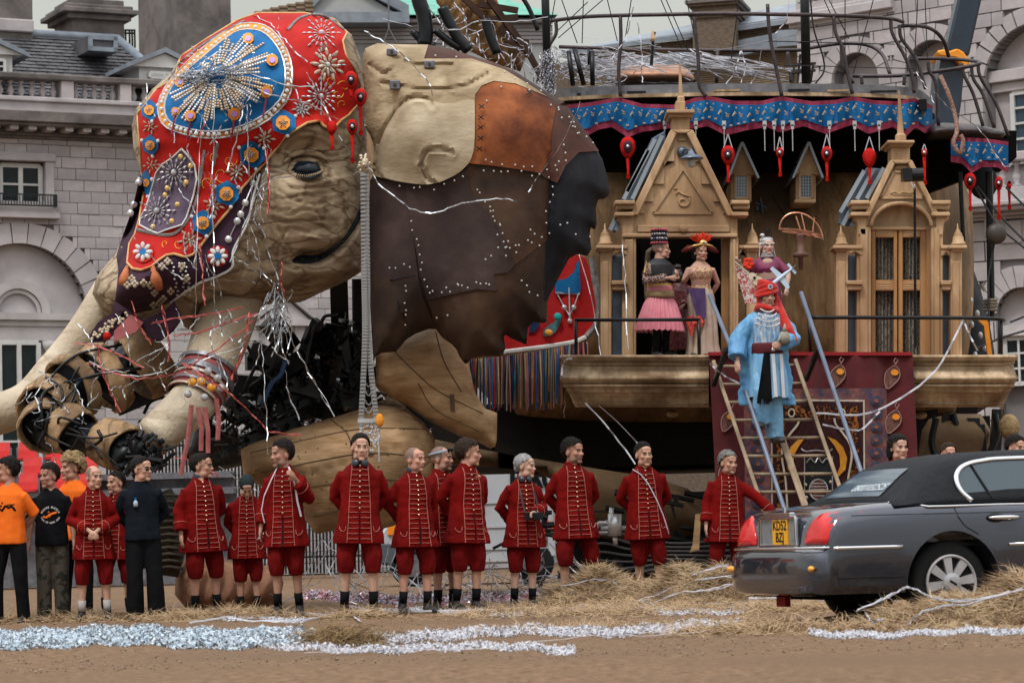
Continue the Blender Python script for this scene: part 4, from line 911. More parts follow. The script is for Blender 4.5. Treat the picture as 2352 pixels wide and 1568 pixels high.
m_ = MB(); inflate(m_,smoothpoly([(2140,950),(2290,950),(2250,1130),(2180,1220),(2100,1220),(2110,1000)]),38.6,.5,50,step=16); ob("rear_leg_panel",m_,wood_dark,ELE,smooth=True)
m_ = MB(); inflate(m_,smoothpoly([(405,1290),(480,1275),(560,1295),(640,1300),(655,1350),(620,1400),(500,1405),(400,1390)]),33.6,.5,40,step=9,extra=lambda P: .05 * np.sin(P[:,0] * .16 + P[:,1] * .05)); ob("trunk_curl",m_,M("trunk_sole",(.17,.08,.05),(.30,.16,.10),scale=4,rough=.9,bump=.5),ELE,smooth=True)
m_ = MB(); m_.tube([W(x,y,33.2) for x,y in ((372,1130),(392,1180),(388,1260),(378,1320))],[.12,.19,.2,.16],16)
for k in range(12): y = 1140 + k * 15; m_.tube([W(356,y,33.0),W(388,y - 4,32.94),W(418,y,33.1)],.02,6)
ob("bellows",m_,M("dark_bellows",(.035,.028,.02),(.07,.055,.04),scale=8,rough=.8),ELE,smooth=True)
random.seed(5); ch = MB()
BM = [((778,640),(782,780),.22,35.6),((828,640),(832,960),.2,35.4),((780,760),(830,960),.18,35.4),((735,740),(700,820),.09,35.2),((770,745),(735,960),.13,35.2),((700,820),(610,880),.11,35),((620,735),(665,800),.24,35.1),((575,800),(700,855),.09,35.1),
      ((565,830),(660,830),.1,35.2),((655,840),(830,850),.2,35.3),((640,870),(850,930),.22,35.3),((520,880),(600,885),.08,35),((500,895),(620,985),.12,35),((560,1020),(690,960),.12,35.1),((620,880),(600,960),.1,35.1),((480,920),(470,1000),.09,35),
      ((268,935),(340,905),.06,34.6),((600,960),(760,880),.16,35.4),((660,900),(780,960),.2,35.6),((690,860),(690,960),.2,35.6),((740,850),(745,950),.22,35.6),((800,780),(800,960),.16,35.8),((858,840),(975,990),.26,35.7),((700,770),(745,800),.08,35.1)]
for a,b,wd,D in BM: ch.bar(W(*a,D),W(*b,D + .2),wd,.22)
for k in range(230):
 p = (random.uniform(500,860),0); y = random.uniform(max(735,1000 - (p[0] - 430) * .75),1030 - max(0,(p[0] - 640)) * .28); a = random.uniform(0,6.3); l = random.uniform(10,34)
 ch.bar(W(p[0],y,34.95),W(p[0] + l * math.cos(a),y + l * math.sin(a),35.2),random.uniform(.012,.045))
ob("chassis",ch,black_metal,ELE)
pl = MB()
for poly in ([(450,950),(560,1000),(600,1060),(480,1085),(420,1050)],[(520,905),(640,880),(640,960),(600,1000),(520,950)],[(640,880),(850,860),(860,925),(640,985)]): inflate(pl,poly,35.7,.1,20,step=14,extra=lambda P: .05 * np.sin(P[:,0] * .4) * np.sin(P[:,1] * .35))
ob("black_sheeting",pl,M("crinkled_black_plastic",(.012,.013,.016),(.03,.03,.034),scale=5,rough=.16,bump=1,bscale=9),ELE,smooth=True)
hs = MB()
for pts in ([(735,760),(745,728),(775,724)],[(560,900),(620,850),(650,780),(640,745)],[(330,950),(350,920),(400,915),(460,960)],[(320,965),(330,985),(370,985),(400,960)],[(560,780),(600,850),(640,880)],[(555,905),(600,820),(655,760)],[(520,990),(560,960),(620,960)],[(700,850),(720,760),(740,740)]):
 hs.tube([W(*p[:2],34.8) for p in spline([(*p,0) for p in pts],6)],.022,7)
ob("hydraulic_hose",hs,black_metal,ELE,smooth=True)
bl = MB(); bl.tube([W(*p[:2],34.6) for p in spline([(600,930,0),(625,880,0),(645,860,0),(655,830,0)],6)],.03,7); ob("blue_hose",bl,M("blue_hose",(.015,.06,.16),rough=.4),ELE,smooth=True)
m_ = MB(); m_.box(W(1560,1000,41),(7.0,3.0,.9)); m_.box(W(1700,1000,41.5),(6.5,2.5,1.0)); m_.box(W(1650,1240,40.5),(4.2,2.4,1.35)); m_.box(W(2180,1100,40.8),(.9,2,1.7)); ob("undercarriage",m_,M("matt_black_belly",(.008,.007,.007),(.016,.013,.012),scale=3,rough=.9,spec=.2),ELE)
pp = MB(); random.seed(9)
for k in range(60):
 x,y = random.uniform(1180,1680),random.uniform(1130,1340); a = random.choice((0,0.2,1.5,random.uniform(0,3.1))); l = random.uniform(15,70); D = random.uniform(36.4,38)
 pp.tube([W(x,y,D),W(x + l * math.cos(a),y + l * math.sin(a),D)],random.uniform(.012,.045),7)
ob("underside_pipe",pp,black_metal,ELE)
pp = MB()
for k in range(7): y = 1225 + k * 14; pp.tube([W(*p[:2],36.2) for p in spline([(1340,y,0),(1390,y - 18 + 6 * k,0),(1450,y + 8,0),(1560,y + 22 - 5 * k,0),(1700,y + 10,0)],6)],.016,6)
ob("grey_hose",pp,M("grey_hose",(.10,.10,.11),rough=.4),ELE,smooth=True)
pp = MB()
for a,b,r_ in (((1412,1180),(1412,1230),.09),((1405,1165),(1402,1195),.03),((1380,1212),(1440,1212),.03),((1372,1222),(1410,1222),.02),((1400,1195),(1370,1205),.02),((1412,1230),(1414,1250),.03)): pp.tube([W(*a,35.9),W(*b,35.9)],r_,10)
pp.tube([W(*p[:2],35.9) for p in spline([(1370,1215,0),(1376,1200,0),(1396,1202,0),(1400,1215,0)],6)],.022,7); ob("air_regulator",pp,silver,ELE,smooth=True)
m_ = MB(); m_.prism(PW([(1598,1180),(1610,1178),(1606,1262),(1585,1268),(1592,1250)],35.8),(0,.12,0)); ob("timber_strut",m_,wood_leg,ELE)
wm = MB(); wm.lathe([(.3,-.2),(.62,-.2),(.68,-.14),(.68,.14),(.62,.2),(.3,.2)],(W(1590,1250,39).x,39,.66),28,(0,1,0)); wm.lathe([(.3,-.2),(.62,-.2),(.68,-.14),(.68,.14),(.62,.2),(.3,.2)],(W(1790,1250,39).x,39,.66),28,(0,1,0)); wm.lathe([(.3,-.2),(.62,-.2),(.68,-.14),(.68,.14),(.62,.2),(.3,.2)],(W(1390,1250,39).x,39,.66),28,(0,1,0)); ob("road_wheel",wm,tyre_m,ELE,smooth=True)
hp = MB()
for pts,D in (([(2150,960),(2140,1020),(2160,1060),(2200,1100),(2240,1130)],37.9),([(2180,1060),(2250,1110),(2280,1150)],37.8),([(2285,950),(2290,1000),(2262,1060),(2235,1110)],38),([(2190,950),(2200,1010),(2190,1100)],38.2)): hp.tube([W(*p[:2],D) for p in spline([(*p,0) for p in pts],6)],.045,8)
for a,b,wd in (((2235,960),(2235,1130),.16),((2250,975),(2262,1130),.12),((2210,1050),(2210,1150),.1),((2195,1075),(2290,1090),.1),((2292,940),(2280,1120),.14),((2150,1090),(2250,1140),.06),((2175,950),(2160,1100),.12)): hp.bar(W(*a,38.3),W(*b,38.3),wd)
ob("rear_frame",hp,black_metal,ELE)
m_ = MB(); m_.ell(W(2318,980,37.6),(.14,.1,.17),14,10); m_.tube([W(2300,880,37.6),W(2301,960,37.6)],.012,5); ob("fender",m_,M("rope_fender",(.25,.17,.08),(.36,.26,.14),scale=12,rough=.9,bump=.8),ELE,smooth=True)
# -- embroidered head cloth
red_cl = M("red_cloth",(.42,.008,.006),(.58,.018,.011),scale=2.5,rough=.75,bump=.15,bscale=20,c3=(.34,.006,.005),s3=1.2)
red_deep = M("red_saddle_cloth",(.38,.012,.014),(.50,.02,.02),scale=2.5,rough=.8,bump=.15,bscale=20)
blue_cl = M("blue_cloth",(.004,.10,.30),(.008,.17,.42),scale=3,rough=.7,bump=.15,bscale=20,c3=(.006,.085,.24),s3=1.6)
orange_cl = M("orange_cloth",(.72,.24,.02),(.82,.34,.05),scale=5,rough=.7,bump=.2)
purple_cl = M("purple_cloth",(.030,.012,.026),(.06,.028,.05),scale=3,rough=.8,bump=.2); violet = M("violet_panel",(.085,.06,.10),(.14,.10,.16),scale=3,rough=.7)
magenta_cl = M("magenta_cloth",(.22,.025,.06),(.34,.05,.10),scale=3,rough=.75); lilac = M("lilac_gem",(.45,.25,.75),rough=.3); white_bead = M("white_beads",(.72,.72,.72),rough=.35)
CLOTH = [(420,127),(475,90),(544,48),(592,31),(700,31),(767,45),(797,76),(787,95),(795,130),(814,158),(829,200),(822,240),(800,265),(784,276),(762,300),(742,288),(735,277),(706,282),(656,312),(631,345),(595,388),(557,430),(524,485),(492,522),(462,563),(442,585),(425,590),(400,583),(382,586),(365,597),(348,612),(325,620),
         (305,617),(292,603),(297,560),(310,538),(320,503),(330,443),(324,368),(326,390),(318,300),(316,262),(330,245),(360,205),(390,188),(404,172),(412,140)]
CL0 = thing("head_cloth","red embroidered cloth with a great blue disc draped over the elephant's forehead","cloth",W(520,560,33.5))
def hd2(P): P = np.asarray(P,float); return hd(P) + .012 * np.sin(P[:,0] * .09 + P[:,1] * .05) + .01 * np.sin(P[:,1] * .13)
m_ = MB(); UND = [(322,400),(304,480),(277,555),(267,588),(272,621),(268,660),(262,705),(300,722),(350,712),(392,694),(432,666),(462,648),(500,636),(532,613),(536,575),(568,512),(581,455),(596,402),(560,420),(480,480),(400,500),(340,450)]
conform(m_,UND,hd,.03,.03,9); ob("purple_lining",m_,purple_cl,CL0,smooth=True)
m_ = MB(); conform(m_,CLOTH,hd2,.075,.03,8); ob("red_cloth",m_,red_cl,CL0,smooth=True)
def hang(x,y,off): return W(x,y,float(hd([(x,y)])[0]) - off)
m_ = MB(); ctube(m_,smoothpoly(CLOTH)[25:95] if False else resample(CLOTH,7) + [CLOTH[0]],hd,.016,6,.10); ob("gold_edging",m_,M("gold_cord",(.55,.28,.10),(.7,.42,.18),scale=12,rough=.5),CL0,smooth=True)
m_ = MB(); E_ = [(596,402),(581,455),(568,512),(536,575),(533,613),(500,634),(462,648),(432,666),(392,694)]
for p in resample(E_,4)[:-60] if False else spline(E_,14): m_.ell(hang(p[0],p[1],.07),(.016,.016,.016),6,4)
ob("bead_edging",m_,white_bead,CL0,kind="stuff")
DISC = smoothpoly([(576,68),(606,75),(631,100),(649,132),(656,170),(650,220),(615,258),(569,284),(519,299),(469,302),(419,292),(389,280),(378,255),(381,225),(401,192),(434,160),(469,130),(506,98),(544,72)])
dc = np.mean(np.array(DISC),0)
def grow(poly,k,c=None):
 c = np.mean(np.array(poly),0) if c is None else c; out = []
 for p in poly: v_ = np.array(p) - c; l = np.linalg.norm(v_); out.append(tuple(c + v_ * (l + k) / l))
 return out
m_ = MB(); conform(m_,grow(DISC,17),hd2,.10,.025,9); ob("orange_border",m_,orange_cl,CL0,smooth=True)
m_ = MB(); conform(m_,DISC,hd2,.125,.02,9); ob("blue_disc",m_,blue_cl,CL0,smooth=True)
m_ = MB()
for i,p in enumerate(resample(grow(DISC,8),11)): m_.ell(hang(p[0] + random.uniform(-2,2),p[1],.15),(.026,.02,.026),8,5)
ob("pearl",m_,white_bead,CL0,kind="stuff")
m_ = MB(); ctube(m_,resample(grow(DISC,1),6) + [DISC[0]],hd2,.012,5,.15); ctube(m_,resample(grow(DISC,17),6) + [grow(DISC,17)[0]],hd2,.012,5,.13); ob("braid_ring",m_,silver,CL0)
random.seed(31); ac = np.array((497.,172.)); rimD = np.array(resample(DISC,4))
for k in range(46):
 a = 2 * math.pi * k / 46 + random.uniform(-.05,.05); dr = np.array((math.cos(a),math.sin(a)))
 pr_ = rimD - ac; t = pr_ @ dr; off_ = np.abs(pr_ @ np.array((-dr[1],dr[0]))); t = t[(t > 0) & (off_ < 6)]
 L_max = (t.max() if len(t) else 60) * random.uniform(.6,.93); m_ = MB(); s_ = 22.0 + random.uniform(0,18)
 while s_ < L_max:
  for w_ in ((-1,1) if (k % 3 and s_ > 60) else (0,)):
   p = ac + dr * s_ + np.array((-dr[1],dr[0])) * w_ * (3.2 if k % 2 else 4.6); m_.ell(hang(p[0],p[1],.15),(.021,.02,.021),6,4)
  s_ += 6.2
 if m_.v: ob("bead_strand",m_,tan_bead if k % 4 else silver,CL0)
def octo(x,y,r,mat,off,nm,par,n=8,sq=1.0,rot=.4): m_ = MB(); conform(m_,[(x + r * math.cos(rot + 2 * math.pi * i / n),y + r * sq * math.sin(rot + 2 * math.pi * i / n)) for i in range(n)],hd,off,.02,max(4,r / 2)); return ob(nm,m_,mat,par)
for x,y,r in ((570,88,13),(625,138,14),(612,211,14),(538,262,15),(437,266,13),(412,190,11),(402,255,9)):
 g_ = octo(x,y,r,orange_cl,.17,"orange_patch",CL0); octo(x,y,r * .5,lilac,.20,"lilac_gem",g_)
 if y > 200: m_ = MB(); m_.tube([hang(x,y + r,.19),hang(x - 8,y + r + 45,.2)],.012,5); ob("patch_ribbon",m_,magenta_cl,g_)
def rosette(x,y,r,n,mat,nm="bead_rosette",off=.12,par=CL0,c_mat=None,layers=2,long=1.6):
 m_ = MB()
 for l in range(layers):
  for i in range(n):
   a = 2 * math.pi * (i + .5 * l) / n + x; rr = r * (.45 + .42 * l); q = hang(x + rr * math.cos(a),y + rr * math.sin(a),off)
   m_.ell(q,(r * S(33) * .22 * long,.022,r * S(33) * .13),6,5,Matrix.Rotation(a,3,'Y'))
 m_.ell(hang(x,y,off),(r * S(33) * .2,.03,r * S(33) * .2),8,5); return ob(nm,m_,mat,par)
for x,y,r,n,mt in ((345,291,17,5,tan_bead),(348,380,17,5,tan_bead),(454,132,24,6,tan_bead),(608,318,22,6,tan_bead),(543,395,22,6,tan_bead),(492,470,22,6,tan_bead),(436,552,24,6,tan_bead),(693,250,20,8,silver),(745,110,9,6,tan_bead),(350,480,12,5,tan_bead)): rosette(x,y,r,n,mt)
def burst(x,y,r,n,mat,long_=1.0,off=.12,par=CL0,nm="silver_burst"):
 m_ = MB()
 for i in range(n):
  a = 2 * math.pi * i / n
  for f_,z in ((.35,.7),(.62,1.0),(.88,.8)):
   if i % 2 and f_ > .8: continue
   m_.ell(hang(x + r * f_ * math.cos(a),y + r * f_ * math.sin(a),off),(r * S(33) * .15,.025,r * S(33) * .065 * z),6,4,Matrix.Rotation(a,3,'Y'))
 m_.ell(hang(x,y,off),(.04,.04,.04),8,5); return ob(nm,m_,mat,par)
burst(738,76,44,16,silver); burst(737,222,46,16,silver)
m_ = MB(); rosette(752,150,34,9,tan_bead); burst(752,150,42,6,silver)
def diamond(x,y,r,sq=1.15,rot=0):
 P = [(x + r * math.cos(a + rot),y + r * sq * math.sin(a + rot)) for a in (-.9,-math.pi / 2,-2.3,math.pi,2.3,math.pi / 2,.9,0)]
 P = [(x - r * .9,y - r * .55),(x + r * .05,y - r * sq),(x + r * .95,y - r * .5),(x + r * 1.0,y + r * .35),(x + r * .35,y + r * sq),(x - r * .75,y + r * .6)]
 m_ = MB(); conform(m_,P,hd2,.115,.025,6); d = ob("blue_diamond",m_,blue_cl,CL0)
 octo(x,y,r * .58,orange_cl,.165,"orange_patch",d); rosette(x,y,r * .33,5,silver,off=.20,par=d)
 m_ = MB()
 for q in P[::2]: m_.ell(hang(q[0],q[1],.14),(.024,.024,.024),7,5)
 ob("corner_bead",m_,white_bead,d)
for a in ((342,253,21,1.25),(344,334,20,1.25),(334,420,16,2.0),(650,282,30,1.0),(577,356,31,1.05),(520,445,29,1.05),(465,512,27,1.15)): diamond(*a)
PAN = [(417,342),(432,358),(447,380),(452,412),(444,450),(428,500),(418,516),(380,528),(362,536),(340,527),(320,516),(322,500),(335,478),(350,430),(358,398),(372,378),(396,362)]
m_ = MB(); conform(m_,PAN,hd2,.115,.025,8); pn = ob("violet_panel",m_,violet,CL0,smooth=True)
m_ = MB(); ctube(m_,resample(PAN,6) + [PAN[0]],hd2,.011,5,.15); ob("panel_braid",m_,white_bead,pn)
burst(400,396,44,14,silver,par=pn,off=.17); burst(361,484,44,14,silver,par=pn,off=.17)
for x,y in ((415,360),(438,381),(428,419),(385,432),(380,448),(352,521),(395,508),(408,470)):
 m_ = MB(); m_.ell(hang(x,y,.165),(.035,.02,.035),8,5); ob("gold_stud",m_,gold,pn)
for x,y in ((328,578),(500,588)):
 r = octo(x,y,25,red_cl,.13,"red_flower_disc",CL0,n=14)
 m_ = MB()
 for i in range(8): a = 2 * math.pi * i / 8; m_.ell(hang(x + 15 * math.cos(a),y + 15 * math.sin(a),.20),(.042,.02,.026),8,5,Matrix.Rotation(a,3,'Y'))
 ob("white_petals",m_,white_bead,r); octo(x,y,8,blue_cl,.21,"blue_centre",r,n=10)
gb = MB()
for pts in ([(470,345),(455,440),(440,490),(410,530),(380,540),(315,528)],[(660,70),(690,42),(740,36),(790,70)],[(500,330),(490,380)],[(390,183),(420,140),(480,95),(560,50)]):
 ctube(gb,spline(pts,8),hd2,.022,5,.11)
ob("grey_braid",gb,M("grey_braid",(.16,.15,.15),(.28,.26,.26),scale=20,rough=.7),CL0)
sc_ = MB()
for cx,cy,r,a0 in ((527,368,18,0),(510,400,22,1),(495,360,14,2),(775,215,14,0),(786,240,12,2.5),(760,185,12,1.2),(410,560,12,1),(380,560,9,2),(590,350,10,3),(478,420,16,2.2),(790,200,16,3.5)):
 ctube(sc_,[(cx + r * (1 - t * .8) * math.cos(a0 + 5 * t),cy + r * (1 - t * .8) * math.sin(a0 + 5 * t)) for t in np.linspace(0,1,16)],hd2,.006,4,.112)
ob("gold_scrollwork",sc_,orange_cl,CL0)
sh = MB()
for x,y in ((345,655),(355,672),(330,650),(365,695),(375,685),(385,600),(372,612),(418,612),(428,640),(303,640),(310,652),(293,655),(352,700),(392,668)):
 for i in range(4): a = 1.57 * i; sh.ell(hang(x + 5 * math.cos(a),y + 5 * math.sin(a),.09),(.024,.02,.024),7,5)
ob("shell_cluster",sh,tan_bead,CL0)
sh = MB()
for x0 in (395,412,424):
 for k in range(9): y = 605 + k * 9; sh.ell(hang(x0 + k * 1.5 + 3 * (k % 2),y,.08),(.018,.015,.014),6,4)
for x,y in ((581,422),(563,466),(553,492),(545,508),(525,550),(308,470),(300,490),(318,420)): sh.lathe([(.045,0),(.04,.02),(.015,.03)],hang(x,y,.06),10,(0,-1,0))
for a,b in (((581,422),(563,466)),((563,466),(545,508)),((545,508),(525,550)),((308,470),(300,520))): sh.tube([hang(*a,.07),hang(*b,.07)],.008,5)
ob("silver_disc_chain",sh,silver,CL0)
for x,y,x2,y2 in ((350,610,366,660),(292,612,280,655)):
 m_ = MB(); m_.tube([hang(x,y,.1),hang((x + x2) / 2,(y + y2) / 2 + 8,.12),hang(x2,y2,.1)],[.02,.07,.05],8); ob("orange_tassel",m_,M("orange_tassel",(.45,.13,.05),(.6,.22,.1),scale=14),CL0,smooth=True)
m_ = MB(); conform(m_,[(262,690),(330,735),(380,712),(400,690),(420,730),(400,760),(360,790),(320,745),(270,745),(258,715)],lambda P: 33.6 + 0 * P[:,0],0,.05,12); ob("lower_flap",m_,purple_cl,CL0,smooth=True)
m_ = MB(); m_.prism(PW([(205,770),(225,740),(262,715),(290,714),(296,730),(275,758),(240,785),(212,786)],33.55),(0,.04,0)); pt_ = ob("trunk_guard",m_,purple_cl,CL0)
m_ = MB(); random.seed(2)
for k in range(44): t = random.random(); m_.ell(W(214 + 72 * t + random.uniform(-8,8),774 - 50 * t + random.uniform(-8,8),33.53),(.022,.02,.022),6,4)
ob("guard_beads",m_,tan_bead,pt_); m_ = MB(); m_.ell(W(246,772,33.5),(.05,.05,.05),10,7); ob("red_pompom",m_,red_cl,pt_)
m_ = MB(); m_.prism(PW([(262,760),(300,722),(330,740),(312,762),(282,775),(260,785)],33.5),(0,.03,0)); ob("pink_flap",m_,M("faded_pink_cloth",(.36,.10,.11),(.45,.15,.15)),CL0)
# -- hanging charms (red padded paddles)
charm_c = M("charm_red",(.40,.008,.008),(.54,.018,.014),scale=12,rough=.9,bump=.3,spec=.1); charm_d = M("charm_dark",(.03,.012,.02),(.05,.02,.03),scale=8)
def charm(x,y,D,r,lab,tail=46,strap=0,narrow=1.0,plain=False,oy=1.25,group="red padded charms on tassels"):
 t = thing("padded_charm",lab,"hanging charm",W(x,y,D),group)
 P = [(x + r * narrow * math.cos(a),y + r * oy * math.sin(a) + (r * .35 * max(0,math.sin(a)) ** 3)) for a in np.linspace(0,2 * math.pi,20,endpoint=False)]
 m_ = MB(); inflate(m_,P,D,.06,None,step=6,back=.6); ob("pad",m_,charm_c,t,smooth=True)
 if not plain:
  m_ = MB(); inflate(m_,[(x + (a - x) * .58,y + (b - y) * .58) for a,b in P],D - .06,.03,None,step=5,back=.2); q = ob("dark_centre",m_,charm_d,t,smooth=True); m_ = MB(); m_.ell(W(x,y,D - .105),(.02,.012,.02),8,5); ob("centre_stud",m_,silver,q)
 y0 = y + r * oy * 1.25; m_ = MB(); m_.tube([W(x,y0,D),W(x + 1,y0 + tail * .8,D),W(x + 1,y0 + tail,D)],[.022,.014,.028],8); m_.tube([W(x + 1,y0 + tail,D),W(x + 1,y0 + tail + 5,D)],[.028,.012],8); ob("tassel",m_,charm_c,t,smooth=True)
 if strap:
  m_ = MB()
  for s_ in (-1,1): m_.tube([W(x,y - r * oy - strap,D),W(x + s_ * r * .7,y - r * .6,D)],.007,5)
  ob("strap",m_,paper,t)
 return t
charm(828,222,33.3,15,"red padded charm with dark centre hanging at the cloth's edge beside the ear",62); charm(809,290,33.2,13,"smaller red charm below the cloth's edge, in front of the ear gap",60); charm(806,182,33.1,15,"uppermost red charm, lying on the cloth by the ear",14)
charm(762,292,33.0,12,"plain red round charm at the cloth's corner above the eye",30,plain=True)
# -- jewelled chain hanging from the head
CH = thing("silver_chain_strap","long silver link strap hanging from a beaded tassel between head and ear","chain",W(838,400,32.9))
m_ = MB(); random.seed(6)
for k in range(60):
 a,r_ = random.uniform(0,6.28),random.uniform(0,1); m_.ell(W(836 + 14 * r_ * math.cos(a),378 + 24 * r_ * math.sin(a),32.9 - .08 * (1 - r_)),(.022,.022,.022),6,4)
ob("bead_cluster",m_,tan_bead,CH)
m_ = MB(); m_.box((0,0,0),(.085,.03,.034)); m_.box((0,-.018,0),(.05,.012,.022)); lme = mesh_of(m_,"chain_link"); fixn(lme); lme.materials.append(M("tarnished_silver",(.20,.20,.21),(.40,.40,.41),scale=14,rough=.4,metal=.5))
for s_,(xa,xb,xc) in enumerate(((834,838,829),(841,846,866))):
 P = spline([(xa,402,0),(xb - 2,620,0),(xb,780,0),(xc,975,0)],24)
 for i,p in enumerate(P):
  o = bpy.data.objects.new("chain_link",lme); SC.collection.objects.link(o); o.parent = CH; o.location = W(p[0],p[1],32.85 + .04 * s_) - ORG[CH.name]; o.scale = (.75,1,.95)
m_ = MB()
for y in (880,900,922,940): m_.tube([W(*p[:2],32.9) for p in spline([(834,y - 10,0),(847,y + 8,0),(860,y - 10,0)],6)],.008,5)
m_.bar(W(822,966,32.85),W(872,966,32.85),.05)
for k in range(90): x = random.uniform(826,872); y = 970 + random.random() ** 1.4 * (75 - abs(x - 849)); m_.ell(W(x,y,32.85),(.014,.014,.024),5,4)
for x in (829,868): m_.tube([W(x,970,32.85),W(x + 3,1060,32.85)],.012,5)
ob("chandelier_drop",m_,silver,CH)
m_ = MB(); m_.ell(W(872,965,32.8),(.05,.04,.08),8,6); ob("orange_tassel",m_,orange_cl,CH)
# -- saddle cloth with fringe
SD = thing("saddle_cloth","red saddle cloth with blue patch, paisley and multicoloured fringe behind the ear","cloth",W(1280,780,36.2))
SCP = [(1250,560),(1308,580),(1345,592),(1362,640),(1371,700),(1366,740),(1345,768),(1315,785),(1240,796),(1158,806),(1158,700),(1240,640)]
sdp = lambda P: 36.3 + .04 * np.sin(P[:,0] * .08)
m_ = MB(); conform(m_,SCP,sdp,0,.04,12); ob("red_cloth",m_,red_deep,SD,smooth=True)
m_ = MB(); ctube(m_,spline([(1360,592),(1366,640),(1376,700),(1370,745),(1347,773)],8),sdp,.05,6,.04); ob("silver_border",m_,M("grey_border_braid",(.13,.12,.12),(.30,.29,.28),scale=16,rough=.6),SD)
m_ = MB(); ctube(m_,spline([(1345,774),(1315,786),(1240,798),(1158,808)],8),sdp,.03,6,.05); ob("white_border",m_,white_bead,SD)
m_ = MB(); conform(m_,[(1275,645),(1300,640),(1318,625),(1326,598),(1330,600),(1334,660),(1332,674),(1275,672)],sdp,.05,.02,8); bp_ = ob("blue_patch",m_,blue_cl,SD)
m_ = MB(); ctube(m_,[(1276,673),(1332,675)],sdp,.012,5,.08); ctube(m_,[(1280,676),(1296,705),(1308,725)],sdp,.008,5,.08); ctube(m_,[(1328,676),(1318,705),(1308,725)],sdp,.008,5,.08); ctube(m_,[(1307,660),(1309,735)],sdp,.012,5,.08)
for x,y in ((1296,706),(1318,706),(1309,737)): m_.ell(W(x,y,36.2),(.035,.03,.035),8,5)
ob("bead_necklace",m_,silver,SD)
m_ = MB(); conform(m_,smoothpoly([(1283,718),(1290,722),(1288,742),(1272,768),(1250,775),(1246,760),(1262,745),(1275,738),(1278,730)]),sdp,.05,.02,7); py = ob("paisley",m_,M("teal_paisley",(.06,.16,.19),(.12,.24,.27),scale=12),SD)
m_ = MB(); m_.ell(W(1281,727,36.2),(.05,.03,.05),10,6); ob("turquoise_bead",m_,M("turquoise",(.02,.35,.35)),py); m_ = MB(); m_.ell(W(1260,763,36.2),(.05,.02,.04),10,6); ob("amber_bead",m_,amber,py)
m_ = MB(); conform(m_,[(1222,735),(1236,728),(1240,745),(1228,762),(1214,765)],sdp,.05,.02,8); ob("dark_blue_patch",m_,M("navy_cloth",(.01,.03,.1)),SD)
FC = [("cream",(.42,.33,.18)),("cream",(.46,.37,.22)),("navy",(.012,.025,.075)),("blue",(.01,.12,.34)),("red",(.42,.03,.025)),("rose",(.36,.14,.11)),("black",(.012,.012,.015)),("ochre",(.36,.22,.10)),("teal",(.02,.14,.2)),("plum",(.08,.03,.07))]
random.seed(8); fr = {}
for x in np.arange(1060,1350,2.1):
 nm,c = random.choice(FC); ytop = np.interp(x,[1060,1090,1156,1240,1345],[822,824,818,806,785]); yb = np.interp(x,[1060,1110,1200,1290,1300,1345],[925,938,935,928,905,840]) + random.uniform(-14,10)
 m = fr.setdefault((nm,c),MB()); D = 36.2 + random.uniform(-.05,.05); dx = random.uniform(-3,3)
 m.tube([W(x,ytop,D),W(x + dx,(ytop + yb) / 2,D - random.uniform(0,.06)),W(x + dx * 1.4,yb,D)],[.006,.010,.007],5)
for (nm,c),m in fr.items(): ob("fringe_strand",m,M("fringe_%s_%d" % (nm,int(c[0] * 1000)),c,tuple(q * 1.3 for q in c),scale=14),SD,kind="stuff")
# -- wooden palace on the elephant's back
oak = M("palace_oak", (.42, .25, .125), (.66, .46, .28), scale=4.0, rough=.6, bump=.15, bscale=10, stretch=(2.2, 2.2, .5), c3=(.29, .165, .08), s3=.8)
oak_h = M("palace_oak_rail", (.40, .24, .12), (.65, .45, .27), scale=4.0, rough=.6, bump=.15, bscale=10, stretch=(.5, 2.2, 2.2), c3=(.28, .16, .08), s3=.8)
oak_door = M("door_wood", (.34, .165, .06), (.48, .26, .11), scale=2.5, rough=.5, bump=.12, stretch=(2.5, 2, .5))
oak_old = M("balcony_wood", (.40, .27, .16), (.70, .54, .37), scale=3.2, rough=.65, bump=.25, bscale=12, stretch=(3.0, 2, .6), c3=(.16, .095, .05), s3=1.6)
zinc = M("zinc_roof", (.07, .10, .15), (.14, .18, .25), scale=2, rough=.35, metal=.4); zinc_l = M("zinc_seam", (.32, .38, .45), rough=.4, metal=.3)
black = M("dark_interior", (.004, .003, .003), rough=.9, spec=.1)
PAL = thing("wooden_palace", "carved wooden palace with two gabled portals and a balcony built on the elephant's flank", "palace", W(1800, 830, 36.3))
def pan(name, poly, D, th, mat=oak, par=None, bev=.012, **k): m_ = MB(); plate(m_, poly, D, th); return ob(name, m_, mat, par or PAL, bev=bev, **k)
def rct(name, x0, y0, x1, y1, D, th, mat=oak, par=None, bev=.01): return pan(name, rect(x0, y0, x1, y1), D, th, mat, par, bev)
def finial(x, y0, y1, wpx, D, par=None, nm="finial"):
 s = S(D); h = (y1 - y0) * s; r = wpx / 2 * s; m_ = MB(); b = W(x, y1, D)
 m_.lathe([(r, 0), (r, h * .09), (r * .78, h * .16), (r * .72, h * .36), (r * .55, h * .48), (r * .62, h * .52), (r * .3, h * .62), (r * .34, h * .66), (r * .12, h * .76), (.006, h)], b, 12); return ob(nm, m_, oak, par or PAL, smooth=True)
def spire(x, y0, y1, wpx, D):
 s = S(D); h = (y1 - y0) * s; b = W(x, y1, D); r = wpx / 2 * s; m_ = MB(); m_.lathe([(r * 1.15, 0), (r * 1.15, h * .1), (r * .72, h * .14), (r * .6, h * .3), (.012, h)], b, 8); ob("spire", m_, oak, PAL)
D = 36.0
g = ob("open_doorway", (lambda m: (plate(m, rect(1455, 532, 1682, 828), 36.9, .1), m)[1])(MB()), black, PAL)
